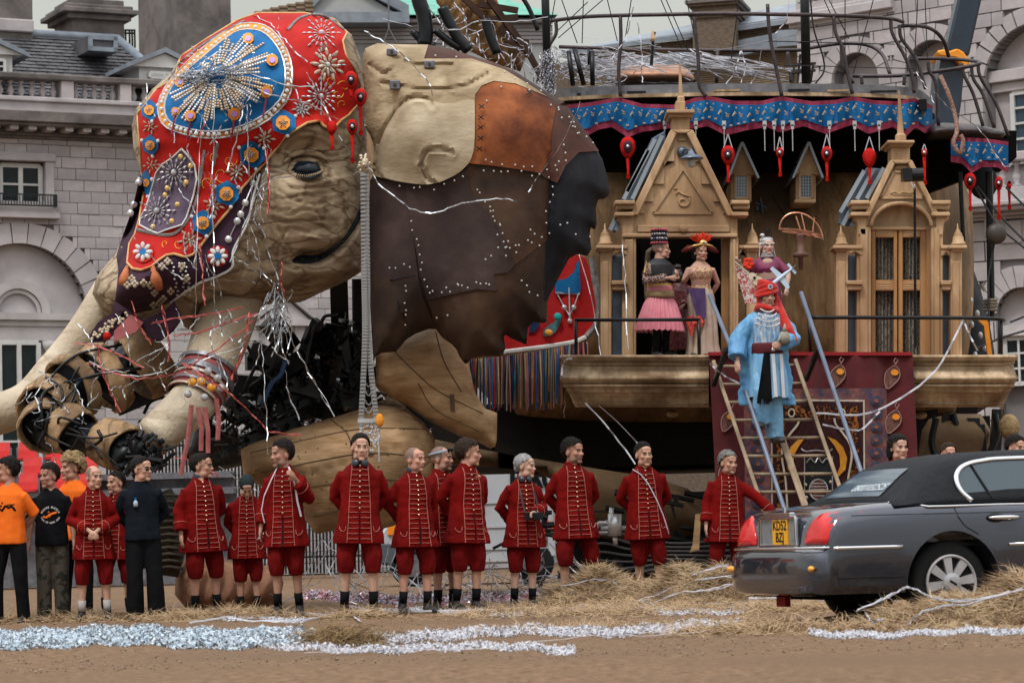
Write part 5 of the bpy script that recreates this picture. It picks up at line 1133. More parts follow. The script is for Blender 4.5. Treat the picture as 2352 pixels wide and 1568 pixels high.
for x in (1455, 1682): m_ = MB(); m_.prism([W(x, 532, D + .1), W(x, 532, 36.9), W(x, 828, 36.9), W(x, 828, D + .1)], (.03, 0, 0)); ob("door_reveal", m_, black, PAL)
GAB = [(1540, 298), (1592, 298), (1612, 343), (1685, 494), (1694, 500), (1694, 545), (1429, 545), (1429, 500), (1451, 490), (1530, 343)]
pan("gable_wall", GAB, D, .18)
for P in ([(1540, 298), (1555, 306), (1466, 494), (1451, 494), (1449, 490)], [(1592, 298), (1577, 306), (1671, 496), (1688, 496)], [(1540, 298), (1592, 298), (1577, 306), (1555, 306)]): pan("raking_moulding", P, D - .10, .12)
for P in ([(1557, 318), (1577, 318), (1577, 324), (1557, 324)],): pan("gable_trim", P, D - .03, .04)
for P in ([(1549, 335), (1549, 371), (1526, 371), (1526, 380)], [(1526, 385), (1526, 423), (1500, 423), (1505, 415)], [(1500, 425), (1500, 463), (1479, 463), (1484, 452)], [(1479, 464), (1479, 490), (1464, 490), (1468, 484)]): pan("stepped_panel", P, D - .035, .05, bev=.004); pan("stepped_panel", [(2 * 1567.5 + (1567 - x) * .06 - x, y) for x, y in P][::-1], D - .035, .05, bev=.004)
tri_ = [(1569, 387), (1500, 489), (1637, 490)]
m_ = MB()
for a, b in zip(tri_, tri_[1:] + tri_[:1]): m_.bar(W(*a, D - .01), W(*b, D - .01), .025, .03)
ob("triangle_moulding", m_, oak, PAL); m_ = MB()
ptube(m_, [(1569 + (15 - t * 2) * math.cos(t), 463 + (13 - t * 1.6) * math.sin(t)) for t in np.linspace(-.6, 5.4, 26)], .017, 6, D=D - .005); ptube(m_, spline([(1553, 446, 0), (1558, 440, 0), (1568, 446, 0), (1578, 449, 0), (1586, 452, 0)], 5) and [(p[0], p[1]) for p in spline([(1553, 446, 0), (1558, 440, 0), (1568, 446, 0), (1578, 449, 0), (1586, 452, 0)], 5)], .014, 6, D=D - .005); ptube(m_, [(1548, 434), (1556, 432)], .012, 6, D=D - .005)
ob("carved_emblem", m_, oak, PAL, smooth=True)
rct("neck_block", 1544, 268, 1584, 299, D - .02, .4); rct("neck_cap", 1531, 252, 1596, 260, D - .16, .7, oak_h); rct("neck_cap", 1536, 260, 1591, 268, D - .10, .55, oak_h); rct("spire_base", 1552, 232, 1574, 253, D, .3); spire(1564, 146, 233, 15, D + .15)
rct("lintel_board", 1464, 517, 1676, 533, D - .04, .06, oak_h); m_ = MB(); m_.lathe([(.05, 0), (.05, .05), (.02, .06)], W(1569, 525, D - .03), 14, (0, -1, 0)); ob("lintel_boss", m_, oak, PAL)
rct("lintel", 1429, 536, 1694, 545, D - .06, .2, oak_h)
for x0, x1 in ((1429, 1461), (1677, 1696)): rct("pilaster", x0, 545, x1, 828, D - .02, .25); rct("pilaster_strip", x0 + 6, 550, x1 - 6, 828, D - .05, .04)
rct("inner_jamb", 1657, 545, 1675, 828, D + .25, .1, oak_door)
for x0, x1 in ((1412, 1459), (1680, 1722)):
 a, b = (x0, x1)
 rct("capital", a, 460, b, 469, D - .16, .4, oak_h); rct("capital", a + 4, 469, b, 480, D - .10, .3, oak_h); rct("capital", a, 487, b - 3, 496, D - .13, .35, oak_h)
 if x0 < 1500: pan("bracket", [(1420, 496), (1455, 496), (1455, 540), (1430, 540), (1428, 512), (1418, 503)], D - .05, .2)
pan("zinc_roof", [(1528, 300), (1497, 318), (1405, 530), (1412, 536), (1452, 462), (1532, 335)], D + .25, .06, zinc); pan("zinc_roof_far", [(1497, 318), (1470, 380), (1452, 410), (1420, 470), (1404, 530)], D + .9, .04, zinc)
for a, b in (((1521, 312), (1452, 458)), ((1505, 320), (1432, 458)), ((1425, 480), (1401, 528)), ((1426, 500), (1415, 530)), ((1488, 345), (1440, 440))): m_ = MB(); m_.bar(W(*a, D + .2), W(*b, D + .2), .03, .05); ob("roof_seam", m_, zinc_l, PAL)
def turret(x0, x1, xb0, xb1, capx0, capx1, tipy, D, flip=False, gap=None):
 rct("turret_post", x0, 576, x1, 828, D, .22); rct("turret_post_face", x0 + 4, 600, x1 - 6, 828, D - .02, .03); rct("turret_cap", capx0, 563, capx1, 571, D - .1, .45, oak_h); rct("turret_cap", capx0 + 5, 571, capx1 - 5, 577, D - .05, .35, oak_h)
 rct("turret_beam", xb0, 563, xb1, 572, D + .02, .2, oak_h); pan("turret_arch", [(xb0, 572), (xb1, 572), (xb1, 590), (xb1 - 6, 586), ((xb0 + xb1) / 2, 578), (xb0 + 6, 586), (xb0, 590)], D + .04, .12)
 rct("turret_block", xb0, 644, xb1, 654, D - .04, .26, oak_h); rct("turret_block", xb0 + 2, 654, xb1 - 2, 666, D - .01, .22, oak_h); finial((capx0 + capx1) / 2, tipy, 563, capx1 - capx0 - 8, D + .1)
 if gap: rct("turret_glass", gap[0], 586, gap[1], 828, D + .3, .03, zinc)
turret(1380, 1404, 1404, 1442, 1369, 1412, 513, 35.9, gap=(1406, 1430)); turret(1715, 1740, 1696, 1716, 1708, 1750, 513, 36.05)
turret(1921, 1948, 1944, 1982, 1913, 1952, 518, 35.9, gap=(1948, 1968)); turret(2184, 2210, 2162, 2186, 2180, 2222, 513, 35.9, gap=(2164, 2184))
LM = thing("wall_lamp", "grey enamel barn lamp with glass bulb on the left gable", "lamp", W(1567, 352, 35.9))
m_ = MB(); m_.lathe([(.07, 0), (.07, .05), (.03, .07)], W(1567, 350, 35.99), 16, (0, -1, 0)); ptube(m_, [(p[0], p[1], p[2]) for p in spline([(1568, 350, 35.9), (1576, 342, 35.75), (1588, 346, 35.6), (1590, 356, 35.6)], 5)], .016, 7); ob("bracket", m_, zinc, LM, smooth=True)
m_ = MB(); c = W(1588, 366, 35.6); m_.lathe([(.15, 0), (.152, .012), (.10, .045), (.05, .065), (.035, .10), (.02, .11)], c, 20); ob("lamp_shade", m_, zinc, LM, smooth=True)
m_ = MB(); m_.lathe([(.01, -.11), (.04, -.095), (.052, -.06), (.05, -.02), (.05, 0)], c, 14); ob("glass_bulb", m_, M("frosted_glass", (.42, .43, .42), rough=.15), LM, smooth=True)
ax = lambda n, xc, yc, rx, ry, a0=180, a1=0: [(xc + rx * math.cos(R(a0 + (a1 - a0) * i / n)), yc - ry * math.sin(R(a0 + (a1 - a0) * i / n))) for i in range(n + 1)]
arc = ax(18, 2070, 520, 69, 53)
pan("gable_wall", [(1968, 520), (1968, 500), (1986, 496), (2046, 367), (2095, 367), (2158, 496), (2166, 500), (2166, 520), (2139, 520)] + arc[::-1][1:-1] + [(2001, 520)], D, .25)
rct("tympanum", 1998, 462, 2142, 524, D + .22, .08); m_ = MB(); ptube(m_, ax(18, 2070, 520, 70, 54), .03, 7, D=D - .01); ob("arch_moulding", m_, oak, PAL, smooth=True)
for P in ([(2046, 367), (2056, 376), (1998, 497), (1984, 497)], [(2095, 367), (2086, 376), (2146, 497), (2160, 497)], [(2046, 367), (2095, 367), (2086, 376), (2056, 376)]): pan("raking_moulding", P, D - .10, .12)
pan("gable_panel", [(2054, 394), (2099, 394), (2121, 454), (2023, 454)], D - .03, .04); pan("gable_panel", [(2058, 378), (2086, 378), (2094, 390), (2052, 390)], D - .03, .04)
m_ = MB(); ptube(m_, [(2045, 444), (2055, 440), (2065, 445), (2075, 441), (2090, 444), (2100, 440)], .012, 6, D=D - .035); ptube(m_, [(2050, 447), (2095, 448)], .01, 5, D=D - .035); ob("carved_relief", m_, oak, PAL)
m_ = MB()
for a, b in zip([(2054, 394), (2099, 394), (2121, 454), (2023, 454)], [(2099, 394), (2121, 454), (2023, 454), (2054, 394)]): m_.bar(W(*a, D - .035), W(*b, D - .035), .022, .03)
ob("panel_moulding", m_, oak, PAL)
rct("neck_block", 2048, 336, 2090, 368, D - .02, .4); rct("neck_cap", 2038, 322, 2101, 329, D - .16, .7, oak_h); rct("neck_cap", 2043, 329, 2096, 336, D - .10, .55, oak_h); spire(2069, 207, 323, 22, D + .15)
for x0, x1 in ((1968, 2001), (2139, 2166)): rct("pilaster", x0, 520, x1, 828, D - .02, .3); rct("pilaster_strip", x0 + 7, 524, x1 - 7, 828, D - .05, .04)
for x0, x1 in ((1954, 1998), (2140, 2184)): rct("capital", x0, 460, x1, 469, D - .16, .4, oak_h); rct("capital", x0 + 4, 469, x1 - 3, 480, D - .10, .3, oak_h); rct("capital", x0, 487, x1 - 2, 496, D - .13, .35, oak_h)
pan("bracket", [(1962, 496), (1990, 496), (1990, 540), (1972, 540), (1969, 512), (1961, 503)], D - .05, .2); pan("bracket", [(2150, 496), (2178, 496), (2180, 503), (2168, 512), (2166, 540), (2150, 540)], D - .05, .2)
lace = M("lace_curtain", (.05, .04, .035), (.34, .31, .26), scale=34, rough=.9, detail=2, pos=(.42, .56), distort=1.5, stretch=(1.6, 1, 1))
rct("door_head", 2001, 520, 2141, 528, D + .12, .12, oak_h)
for x0, x1 in ((2001, 2061), (2064, 2128)):
 p0, p1 = x0 + 10, x1 - (8 if x0 < 2050 else 14); dr = rct("door_leaf", x0, 527, p0, 828, D + .15, .09, oak_door)
 for nm, a, b, c_, d_ in (("door_stile", p1, 527, x1, 828), ("door_rail", p0, 527, p1, 545), ("door_rail", p0, 643, p1, 667), ("door_rail", p0, 822, p1, 828)): rct(nm, a, b, c_, d_, D + .152, .088, oak_door, dr, .006)
 for y0, y1 in ((545, 643), (667, 822)):
  m_ = MB(); n = 24; P = []
  for i in range(n + 1):
   x = p0 + (p1 - p0) * i / n; dd = D + .27 + .028 * math.sin(i * 1.25) + .01 * math.sin(i * 2.9); P.append((W(x, y0, dd), W(x, y1, dd)))
  for a, b in zip(P[:-1], P[1:]): m_.add([a[0], b[0], b[1], a[1]], [(0, 1, 2, 3)])
  ob("lace_curtain", m_, lace, dr, fix=False, smooth=True)
 for y in (533, 538, 650, 656, 661): rct("rail_groove", p0 + 6, y, p1 - 6, y + 1.6, D + .145, .01, oak_h, dr, 0)
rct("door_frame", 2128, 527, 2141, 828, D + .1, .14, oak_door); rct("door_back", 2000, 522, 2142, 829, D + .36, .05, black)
pan("zinc_roof", [(2033, 388), (1990, 385), (1985, 395), (1929, 490), (1925, 515), (1952, 520), (1965, 500), (1990, 460)], D + .3, .06, zinc)
for a, b in (((2030, 386), (1990, 456)), ((2007, 388), (1968, 458)), ((1985, 392), (1930, 488)), ((1957, 475), (1935, 518)), ((1962, 508), (1955, 520))): m_ = MB(); m_.bar(W(*a, D + .25), W(*b, D + .25), .03, .05); ob("roof_seam", m_, zinc_l, PAL)
for xc, px, lab in ((1703, 1705, 0), (1851, 1858, 1)):
 D2 = 37.5; x0, x1 = xc - 23, xc + 23
 dm = rct("dormer", x0, 398, x1, 464, D2, 1.0); pan("dormer_gable", [(px, 332), (x1 + 10, 402), (x0 - 4, 402)], D2 - .03, 1.0, oak, dm)
 for sgn, ex in ((-1, x0 - 7), (1, x1 + 17)): pan("dormer_roof", [(px, 326), (px + sgn * 3, 326), (ex + sgn * 2, 408), (ex - sgn * 3, 409), (px, 334)], D2 - .15, 1.2, zinc_l, dm, 0)
 rct("dormer_sill", x0 - 3, 458, x1 + (0 if lab else -8), 466, D2 - .08, .2, oak_h, dm); gl = rct("dormer_window", xc - 12, 404, xc + 12, 453, D2 - .02, .03, M("leaded_glass", (.05, .07, .08), (.22, .24, .25), scale=1.2, rough=.2), dm, 0)
 m_ = MB()
 for i in range(5): x = xc - 12 + 6 * i; m_.bar(W(x, 404, D2 - .03), W(x, 453, D2 - .03), .009, .01)
 for i in range(8): y = 404 + 7 * i; m_.bar(W(xc - 12, y, D2 - .03), W(xc + 12, y, D2 - .03), .009, .01)
 ob("window_leading", m_, zinc_l, dm)
 for a, b, c_, d_ in ((xc - 17, 400, xc - 12, 457), (xc + 12, 400, xc + 17, 457), (xc - 17, 399, xc + 17, 404), (xc - 17, 453, xc + 17, 458)): rct("dormer_frame", a, b, c_, d_, D2 - .05, .05, oak, dm, .005)
 if not lab: rct("dormer_corbel", x0 + 3, 467, x1 - 14, 476, D2 - .02, .3, oak_h, dm); rct("dormer_corbel", x0 + 7, 476, x1 - 18, 494, D2, .3, oak, dm)
def balcony(xl, xr, lround, rround, D0=34.95, Db=36.4):
 prof = [(816, 0, 0), (820, -3, -.03), (827, -1, -.02), (828, 3, .05), (834, 3, .05), (836, 6, .08), (846, 5, .07), (856, 1, .02), (866, -2, -.02), (876, 0, 0), (882, 5, .06), (884, 3, .04), (889, 4, .05), (890, 9, .10), (897, 11, .12), (898, 15, .16), (900, 15, .16), (914, 22, .24), (924, 26, .28), (926, 26, .27), (927, 29, .31), (933, 30, .32), (935, 33, .35)]
 rings = []
 for y, dx, dd in prof:
  Df = D0 + dd * 1.1; ring = [W(xr - (dx if rround else 0), y, Db)] ; n = 6
  r = 30
  if rround: ring += [W(xr - dx - r + r * math.cos(R(a)), y, Df + .35 - .35 * math.sin(R(a))) for a in np.linspace(0, 90, n)]
  else: ring += [W(xr, y, Df)] * 1
  if lround: ring += [W(xl + dx + r - r * math.sin(R(a)), y, Df + .35 - .35 * math.cos(R(a))) for a in np.linspace(0, 90, n)]
  else: ring += [W(xl, y, Df)]
  ring += [W(xl + (dx if lround else 0), y, Db)]; rings.append(ring)
 m_ = MB(); m_.loft(rings); return m_
ob("balcony", balcony(1290, 1628, True, False), oak_old, PAL); ob("balcony", balcony(2096, 2334, False, True), oak_old, PAL)
for xl, xr, lr, rr in ((1290, 1628, 1, 0), (2096, 2334, 0, 1)):
 for y, dx, dd, r_ in ((819, -3, -.03, .022), (836, 6, .06, .014), (868, -1, -.01, .03), (885, 5, .04, .018), (898, 14, .14, .018), (927, 30, .30, .016)):
  P = [(xl + dx + 26, y), (xr - dx - 26, y)]; a, b = xl + (dx if lr else 0), xr - (dx if rr else 0); D_ = 34.95 + dd * 1.1 - .01; pts = ([W(a + 2, y, D_ + .32), W(a + 9, y, D_ + .1), W(a + 28, y, D_)] if lr else [W(a, y, D_)]) + ([W(b - 28, y, D_), W(b - 9, y, D_ + .1), W(b - 2, y, D_ + .32)] if rr else [W(b, y, D_)])
  m_ = MB(); m_.tube(pts, r_, 8); ob("balcony_moulding", m_, oak_old, PAL, smooth=True)
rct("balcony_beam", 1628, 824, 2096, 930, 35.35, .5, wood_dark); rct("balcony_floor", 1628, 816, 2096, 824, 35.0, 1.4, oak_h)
for x, y in ((1545, 950), (2115, 953)): m_ = MB(); m_.ell(W(x, y, 35.9), (.08, .12, .05), 12, 8); ob("corbel", m_, oak_old, PAL, smooth=True)
rail = MB(); ptube(rail, [(1320, 735), (1607, 734)], .022, 8, D=35.05); ptube(rail, [(1323, 735), (1323, 818)], .022, 8, D=35.05); ptube(rail, [(1605, 734), (1606, 818)], .022, 8, D=35.05); ob("balcony_rail", rail, black_metal, PAL, smooth=True)
rail = MB(); ptube(rail, [p for p in spline([(1858, 729, 35.05), (2000, 729, 35.05), (2200, 730, 35.05), (2290, 732, 35.1), (2306, 735, 35.4), (2296, 737, 35.9)], 5)], .024, 8); ptube(rail, [(2298, 734), (2298, 812)], .03, 8, D=35.2); ptube(rail, [(1858, 729), (1862, 812)], .022, 8, D=35.05); ob("balcony_rail", rail, black_metal, PAL, smooth=True)
CP = thing("copper_lantern", "pinkish copper half-wheel lantern on a bracket between the two portals", "lantern", W(1840, 560, 37)); copper = M("copper", (.55, .25, .15), (.72, .36, .24), scale=6, rough=.35, metal=.6)
m_ = MB(); ptube(m_, [(1840 - 50 * math.cos(t) , 540 - 50 * math.sin(t) + 12 * (-math.cos(t))) for t in np.linspace(0, math.pi, 18)], .012, 6, D=36.9)
for a, b in (((1792, 525), (1888, 547)), ((1796, 532), (1888, 541)), ((1828, 497), (1838, 528)), ((1870, 500), (1866, 535)), ((1840, 490), (1850, 535))): m_.bar(W(*a, 36.85), W(*b, 36.85), .05, .015)
for r_ in (1, .6): m_.tube([W(1840, 535, 36.85) + Vector((.26 * r_ * math.cos(t), .26 * r_ * math.sin(t), -.05 * math.cos(t))) for t in np.linspace(0, 6.28, 20)], .012, 5)
ob("copper_frame", m_, copper, CP); m_ = MB(); m_.lathe([(.03, -.36), (.035, -.2), (.10, -.19), (.11, -.15), (.045, -.12), (.05, 0), (.08, .08), (.085, .1)], W(1838, 556, 36.9), 12); ob("pedestal", m_, M("dusky_copper", (.20, .10, .08), (.30, .17, .13), scale=5, rough=.5), CP, smooth=True)
m_ = MB(); m_.tube([W(1765, 432, 37.6), W(1792, 480, 37.7), W(1806, 500, 37.2)], .012, 5); ob("cable", m_, black_metal, CP)
m_ = MB(); m_.box(W(1747, 480, 37.7), (.14, .2, .06)); m_.tube([W(1745, 455, 37.6), W(1750, 490, 37.6)], .03, 6); m_.tube([W(1735, 465, 37.6), W(1760, 478, 37.6)], .025, 6); tag(ob("flood_lamp", m_, black_metal), "small black clamp lamp fixed to the hull between portal and copper lantern", "lamp")
CHH = thing("chain_hoist", "black hoist block with a long dark chain hanging over the lace doors", "hoist", W(2085, 405, 35.6))
m_ = MB(); m_.box(W(2082, 402, 35.7), (.12, .2, .15)); m_.lathe([(.085, -.12), (.085, .12)], W(2098, 402, 35.7), 14, (1, 0, 0)); ob("hoist_body", m_, black_metal, CHH); m_ = MB(); m_.tube([W(2092, 418, 35.6), W(2096, 432, 35.6), W(2102, 425, 35.6)], .014, 6); ob("hook", m_, silver, CHH)
lk = MB(); lk.tube([(.013 * math.cos(t), 0, .028 * math.sin(t)) for t in np.linspace(0, 6.283, 9)], .006, 5, cap=False); lkm = mesh_of(lk, "chain_link"); lkm.materials.append(black_metal)
for k in range(86):
 o = bpy.data.objects.new("chain_link", lkm); SC.collection.objects.link(o); o.parent = CHH; o.location = W(2101 + k * .02, 437 + k * 4.2, 35.62) - ORG[CHH.name]; o.rotation_euler = (0, 0, (k % 2) * 1.57)
velvet = M("crimson_velvet", (.065, .008, .012), (.11, .014, .018), scale=3, rough=.9, sheen=.4)
CPT = thing("velvet_hanging", "dark crimson velvet hanging with patchwork rug,hung over the balcony front behind the ladders", "carpet", W(1870, 820, 34.85))
def hangp(P): return 34.9 + .03 * np.sin(P[:, 0] * .05) + .02 * np.sin(P[:, 0] * .13 + 1)
m_ = MB(); conform(m_, [(1628, 810), (1870, 812), (2092, 810), (2097, 820), (2107, 1030), (2110, 1225), (1650, 1225), (1638, 1000)], hangp, 0, .03, 14); ob("velvet", m_, velvet, CPT, smooth=True)
m_ = MB(); plate(m_, [(1628, 808), (2092, 808), (2097, 816), (1628, 816)], 34.83, 1.2); ob("velvet_top", m_, M("red_velvet_top", (.24, .015, .02), (.3, .02, .025), rough=.8), CPT)
rugA = M("faded_rug_border", (.16, .055, .055), (.055, .06, .10), scale=11, rough=.95, detail=3, c3=(.22, .09, .075), s3=7); rugB = M("flame_rug", (.02, .008, .008), (.33, .11, .025), scale=9, rough=.95, detail=3, pos=(.5, .62), distort=2.5); rugC = M("dark_rug", (.03, .01, .012), (.05, .015, .018), scale=5, rough=.95); cream_l = M("cream_braid", (.5, .42, .33), (.6, .52, .42), scale=12)
def rug(poly, off, mat, nm, par=CPT, step=12): m_ = MB(); conform(m_, poly, hangp, off, .015, step); return ob(nm, m_, mat, par)
rg = rug([(1708, 893), (2036, 891), (2044, 1225), (1712, 1225)], .035, rugA, "rug_border")
for x0, x1, y0, y1 in ((1716, 1766, 930, 1220), (1996, 2030, 905, 1220)):
 for k in range(int((y1 - y0) / 30)):
  yc = y0 + 15 + k * 30; r = rug([(x0 + (x1 - x0) / 2 + 14 * math.cos(a), yc + 12 * math.sin(a)) for a in np.linspace(0, 6.28, 8, endpoint=False)], .055, M("rug_medallion", (.045, .05, .09), (.07, .07, .11), scale=9), "rug_medallion", rg, 8); rug([(x0 + (x1 - x0) / 2 + 6 * math.cos(a), yc + 5 * math.sin(a)) for a in np.linspace(0, 6.28, 6, endpoint=False)], .075, M("rug_flower", (.30, .10, .06), (.2, .08, .08), scale=9), "rug_flower", rg, 6)
rug([(1770, 916), (1986, 918), (1988, 1225), (1772, 1225)], .055, cream_l, "rug_line", rg); rug([(1774, 920), (1982, 922), (1984, 1225), (1776, 1225)], .07, rugC, "rug_field", rg); rug([(1783, 931), (1972, 932), (1974, 1225), (1785, 1225)], .085, rugB, "rug_flames", rg); rug([(1806, 962), (1944, 963), (1950, 1000), (1952, 1225), (1800, 1225), (1802, 1000)], .10, rugC, "rug_centre", rg)
for s_ in (-1, 1):
 o_ = [(1876 + s_ * x, y) for x, y in ((24, 1002), (44, 1010), (60, 1026), (70, 1052), (66, 1078), (50, 1094), (44, 1093), (54, 1070), (52, 1044), (40, 1022))]
 if s_ < 0: o_ = o_[::-1]
 rug(o_, .12, M("yellow_crescent", (.55, .22, .02), (.68, .32, .04), scale=8), "yellow_crescent", rg, 7)
 m_ = MB(); ctube(m_, spline([(1876 + s_ * x, y) for x, y in ((40, 960), (44, 975), (60, 995), (76, 1020), (80, 1050), (72, 1100), (68, 1160), (66, 1220))], 5), hangp, .014, 5, .13); ob("cream_cord", m_, cream_l, rg)
 m_ = MB(); ctube(m_, [(1876 + s_ * 58 + 7 * math.cos(t) * (1), 948 + 9 * math.sin(t)) for t in np.linspace(0, 6.28, 12)], hangp, .01, 5, .13); ob("cord_loop", m_, cream_l, rg)
ctr = rug([(1846, 1046), (1913, 1046), (1915, 1215), (1848, 1215)], .12, M("black_velvet", (.01, .012, .014), (.018, .02, .022), scale=5), "black_panel", rg)
m_ = MB(); plg = [(1880 + 21 * math.cos(a), 1124 + 24 * math.sin(a)) for a in np.linspace(0, 6.28, 16, endpoint=False)]; conform(m_, plg, hangp, .145, .015, 6); dk = ob("striped_disc", m_, M("striped_disc", (.10, .03, .025), (.22, .10, .08), scale=30, stretch=(.2, 1, 2)), ctr)
m_ = MB(); ctube(m_, plg + [plg[0]], hangp, .008, 5, .16)
for k in range(5): ctube(m_, [(1862, 1110 + 7 * k), (1898, 1110 + 7 * k)], hangp, .006, 4, .165)
for x in (1848, 1912): ctube(m_, [(x, 1048), (x, 1215)], hangp, .007, 4, .14)
ctube(m_, spline([(1852, 1062), (1862, 1052), (1872, 1062), (1880, 1050), (1888, 1062), (1898, 1052), (1908, 1062)], 4), hangp, .007, 4, .15); ctube(m_, spline([(1840, 1030), (1850, 1036), (1876, 1034), (1902, 1036), (1912, 1030)], 4), hangp, .009, 4, .14); ob("silver_thread", m_, silver, ctr)
for k in range(8):
 a = 2 * math.pi * k / 8 + .3; m_ = MB(); p = (1880 + 31 * math.cos(a), 1124 + 38 * math.sin(a)); m_.lathe([(.022, 0), (.02, .012), (.006, .018)], W(p[0], p[1], 34.73), 8, (0, -1, 0)); ob("token", m_, tan_bead, ctr)
for x, y, sc_2 in ((1924, 862, 1), (2049, 864, 1), (2052, 966, 1), (1668, 1085, 1), (1672, 965, .9), (1690, 1190, 1)):
 P = [(x + a * sc_2, y + b * sc_2) for a, b in ((8, -26), (18, -12), (18, 4), (6, 18), (-12, 32), (-18, 14), (-16, -8), (-4, -20))]; q = rug(smoothpoly(P), .04, M("striped_leaf", (.09, .035, .03), (.20, .10, .08), scale=22, stretch=(3, 1, .4)), "leaf_patch", CPT, 7)
 m_ = MB(); conform(m_, [(x + 6 + 9 * math.cos(a), y - 9 + 7 * math.sin(a)) for a in np.linspace(0, 6.28, 12, endpoint=False)], hangp, .065, .015, 5); ob("orange_spot", m_, orange_cl, q); m_ = MB(); m_.tube([W(x + 8, y - 27, 34.8), W(x + 14, y - 38, 34.8), W(x + 8, y - 42, 34.8), W(x + 4, y - 36, 34.8), W(x + 8, y - 27, 34.8)], .006, 4); ctube(m_, smoothpoly(P) + [smoothpoly(P)[0]], hangp, .007, 4, .06); ob("leaf_cord", m_, M("pink_cord", (.35, .2, .18)), q)
# -- ladders and handrail poles
lad_m = M("ladder_wood", (.24, .17, .11), (.42, .32, .22), scale=3, rough=.75, bump=.2, stretch=(1, 1, .6), c3=(.20, .15, .11), s3=2)
def ladder(lt, lb, rt_, rb_, lab):
 t = thing("wooden_ladder", lab, "ladder", W(lb[0], lb[1], 33.1), "pair of wooden ladders")
 lp = lambda a, b, f_: W(a[0] + (b[0] - a[0]) * f_, a[1] + (b[1] - a[1]) * f_, 34.75 + (32.95 - 34.75) * f_)
 for a, b in ((lt, lb), (rt_, rb_)): m_ = MB(); m_.bar(lp(a, b, 0), lp(a, b, 1.42), .045, .11, up=Vector((0, 1, 0.3))); ob("stile", m_, lad_m, t, bev=.008)
 for k in range(12):
  f_ = (8 + 41.2 * k) / (lb[1] - lt[1]) ; m_ = MB(); m_.tube([lp(lt, lb, f_), lp(rt_, rb_, f_)], .019, 8); ob("rung", m_, lad_m, t, smooth=True)
 return t
ladder((1640, 833), (1757, 1180), (1733, 833), (1852, 1180), "left wooden ladder,the one the man in blue walks down"); ladder((1740, 833), (1859, 1180), (1828, 830), (1950, 1180), "right wooden ladder,its rungs clear over the patchwork rug")
pole_m = M("blue_grey_pole", (.11, .14, .20), (.17, .20, .27), scale=4, rough=.45, metal=.2)
HP = thing("handrail_pole", "blue-grey handrail pole held by the man in blue on the ladder", "handrail", W(1803, 1172, 32.6), "ladder handrails"); m_ = MB(); ptube(m_, [(1630, 678, 34.4), (1690, 826, 33.7), (1803, 1174, 32.45), (1830, 1255, 32.15)], .027, 10); ob("pole", m_, pole_m, HP, smooth=True); m_ = MB(); m_.bar(W(1668, 802, 33.9), W(1639, 884, 34.6), .05); ob("brace", m_, black_metal, HP)
HP = thing("handrail_pole", "blue-grey handrail pole held by the woman in plum,right of the ladders", "handrail", W(1984, 1105, 32.6), "ladder handrails"); m_ = MB(); ptube(m_, [(1840, 672, 34.4), (1985, 1105, 32.7), (2030, 1240, 32.1)], .027, 10); ob("pole", m_, pole_m, HP, smooth=True); m_ = MB(); m_.bar(W(1880, 800, 33.9), W(1851, 872, 34.6), .05); ob("brace", m_, black_metal, HP)
# -- upper deck
DK = thing("upper_deck", "oval metal deck with curved railings above the wooden palace", "deck", W(1700, 215, 36))
def ribbon(mb, pts, h, th):
 rings = [[W(x, y, D), W(x, y + (h(x) if callable(h) else h), D), W(x, y + (h(x) if callable(h) else h), D) + Vector((0, th, 0)), W(x, y, D) + Vector((0, th, 0))] for x, y, D in pts]; mb.loft(rings); return mb
EDGE = spline([(1258, 212, 38.2), (1300, 203, 37.6), (1400, 198, 37.0), (1500, 195, 36.8), (1700, 192, 36.7), (1900, 193, 36.8), (2040, 197, 37.0), (2110, 206, 37.4), (2148, 236, 38.0)], 8)
m_ = MB(); ribbon(m_, EDGE, 20, .05); ob("deck_edge", m_, grey_metal, DK)
m_ = MB(); ribbon(m_, [(x, y + 20, D - .05) for x, y, D in EDGE], 8, .12); ob("deck_trim", m_, oak_old, DK)
m_ = MB(); V = [W(x, y + 14, D) for x, y, D in EDGE]; n = len(V); m_.add(V + [Vector((p.x, 42, p.z)) for p in V], [(i, i + 1, n + i + 1, n + i) for i in range(n - 1)]); m_.add([p - Vector((0, 0, .12)) for p in V] + [Vector((p.x, 42, p.z - .12)) for p in V], [(i, i + 1, n + i + 1, n + i) for i in range(n - 1)]); ob("deck_floor", m_, black_metal, DK)
for x0, x1 in ((1325, 1410), (1440, 1530), (1640, 1700), (1810, 1860), (1900, 1950), (2000, 2060)):
 D_ = float(np.interp(x0, [p[0] for p in EDGE], [p[2] for p in EDGE])) - .06; yy = float(np.interp(x0, [p[0] for p in EDGE], [p[1] for p in EDGE])); m_ = MB(); plate(m_, [(x0, yy + 13), (x1, yy + 12), (x1, yy + 17), (x0, yy + 18)], D_, .04); ob("edge_slot", m_, random.choice([black_metal, white_bead, oak_old]), DK)
m_ = MB(); plate(m_, [(1345, 292), (2335, 300), (2335, 362), (2300, 392), (1385, 392)], 38.3, .2); m_.box(W(1720, 262, 39.2), (3.9, 1.6, .2)); ob("deck_shade_panel", m_, black, DK)  # black panel and soffit box added to stand for shade under the deck
for x in (1380, 1480, 1600, 1740, 1830, 1940, 2120): m_ = MB(); m_.bar(W(x, 240, 37.1), W(x, 262, 40), .10, .14); ob("deck_joist", m_, black_metal, DK)
RT = [(1246, 51, 37.9), (1275, 47, 37.6), (1345, 39, 37.1), (1425, 36, 36.8), (1525, 34, 36.6), (1650, 32, 36.5), (1813, 34, 36.5), (1914, 36, 36.6), (1989, 39, 36.8), (2050, 44, 37.1), (2074, 51, 37.4)]
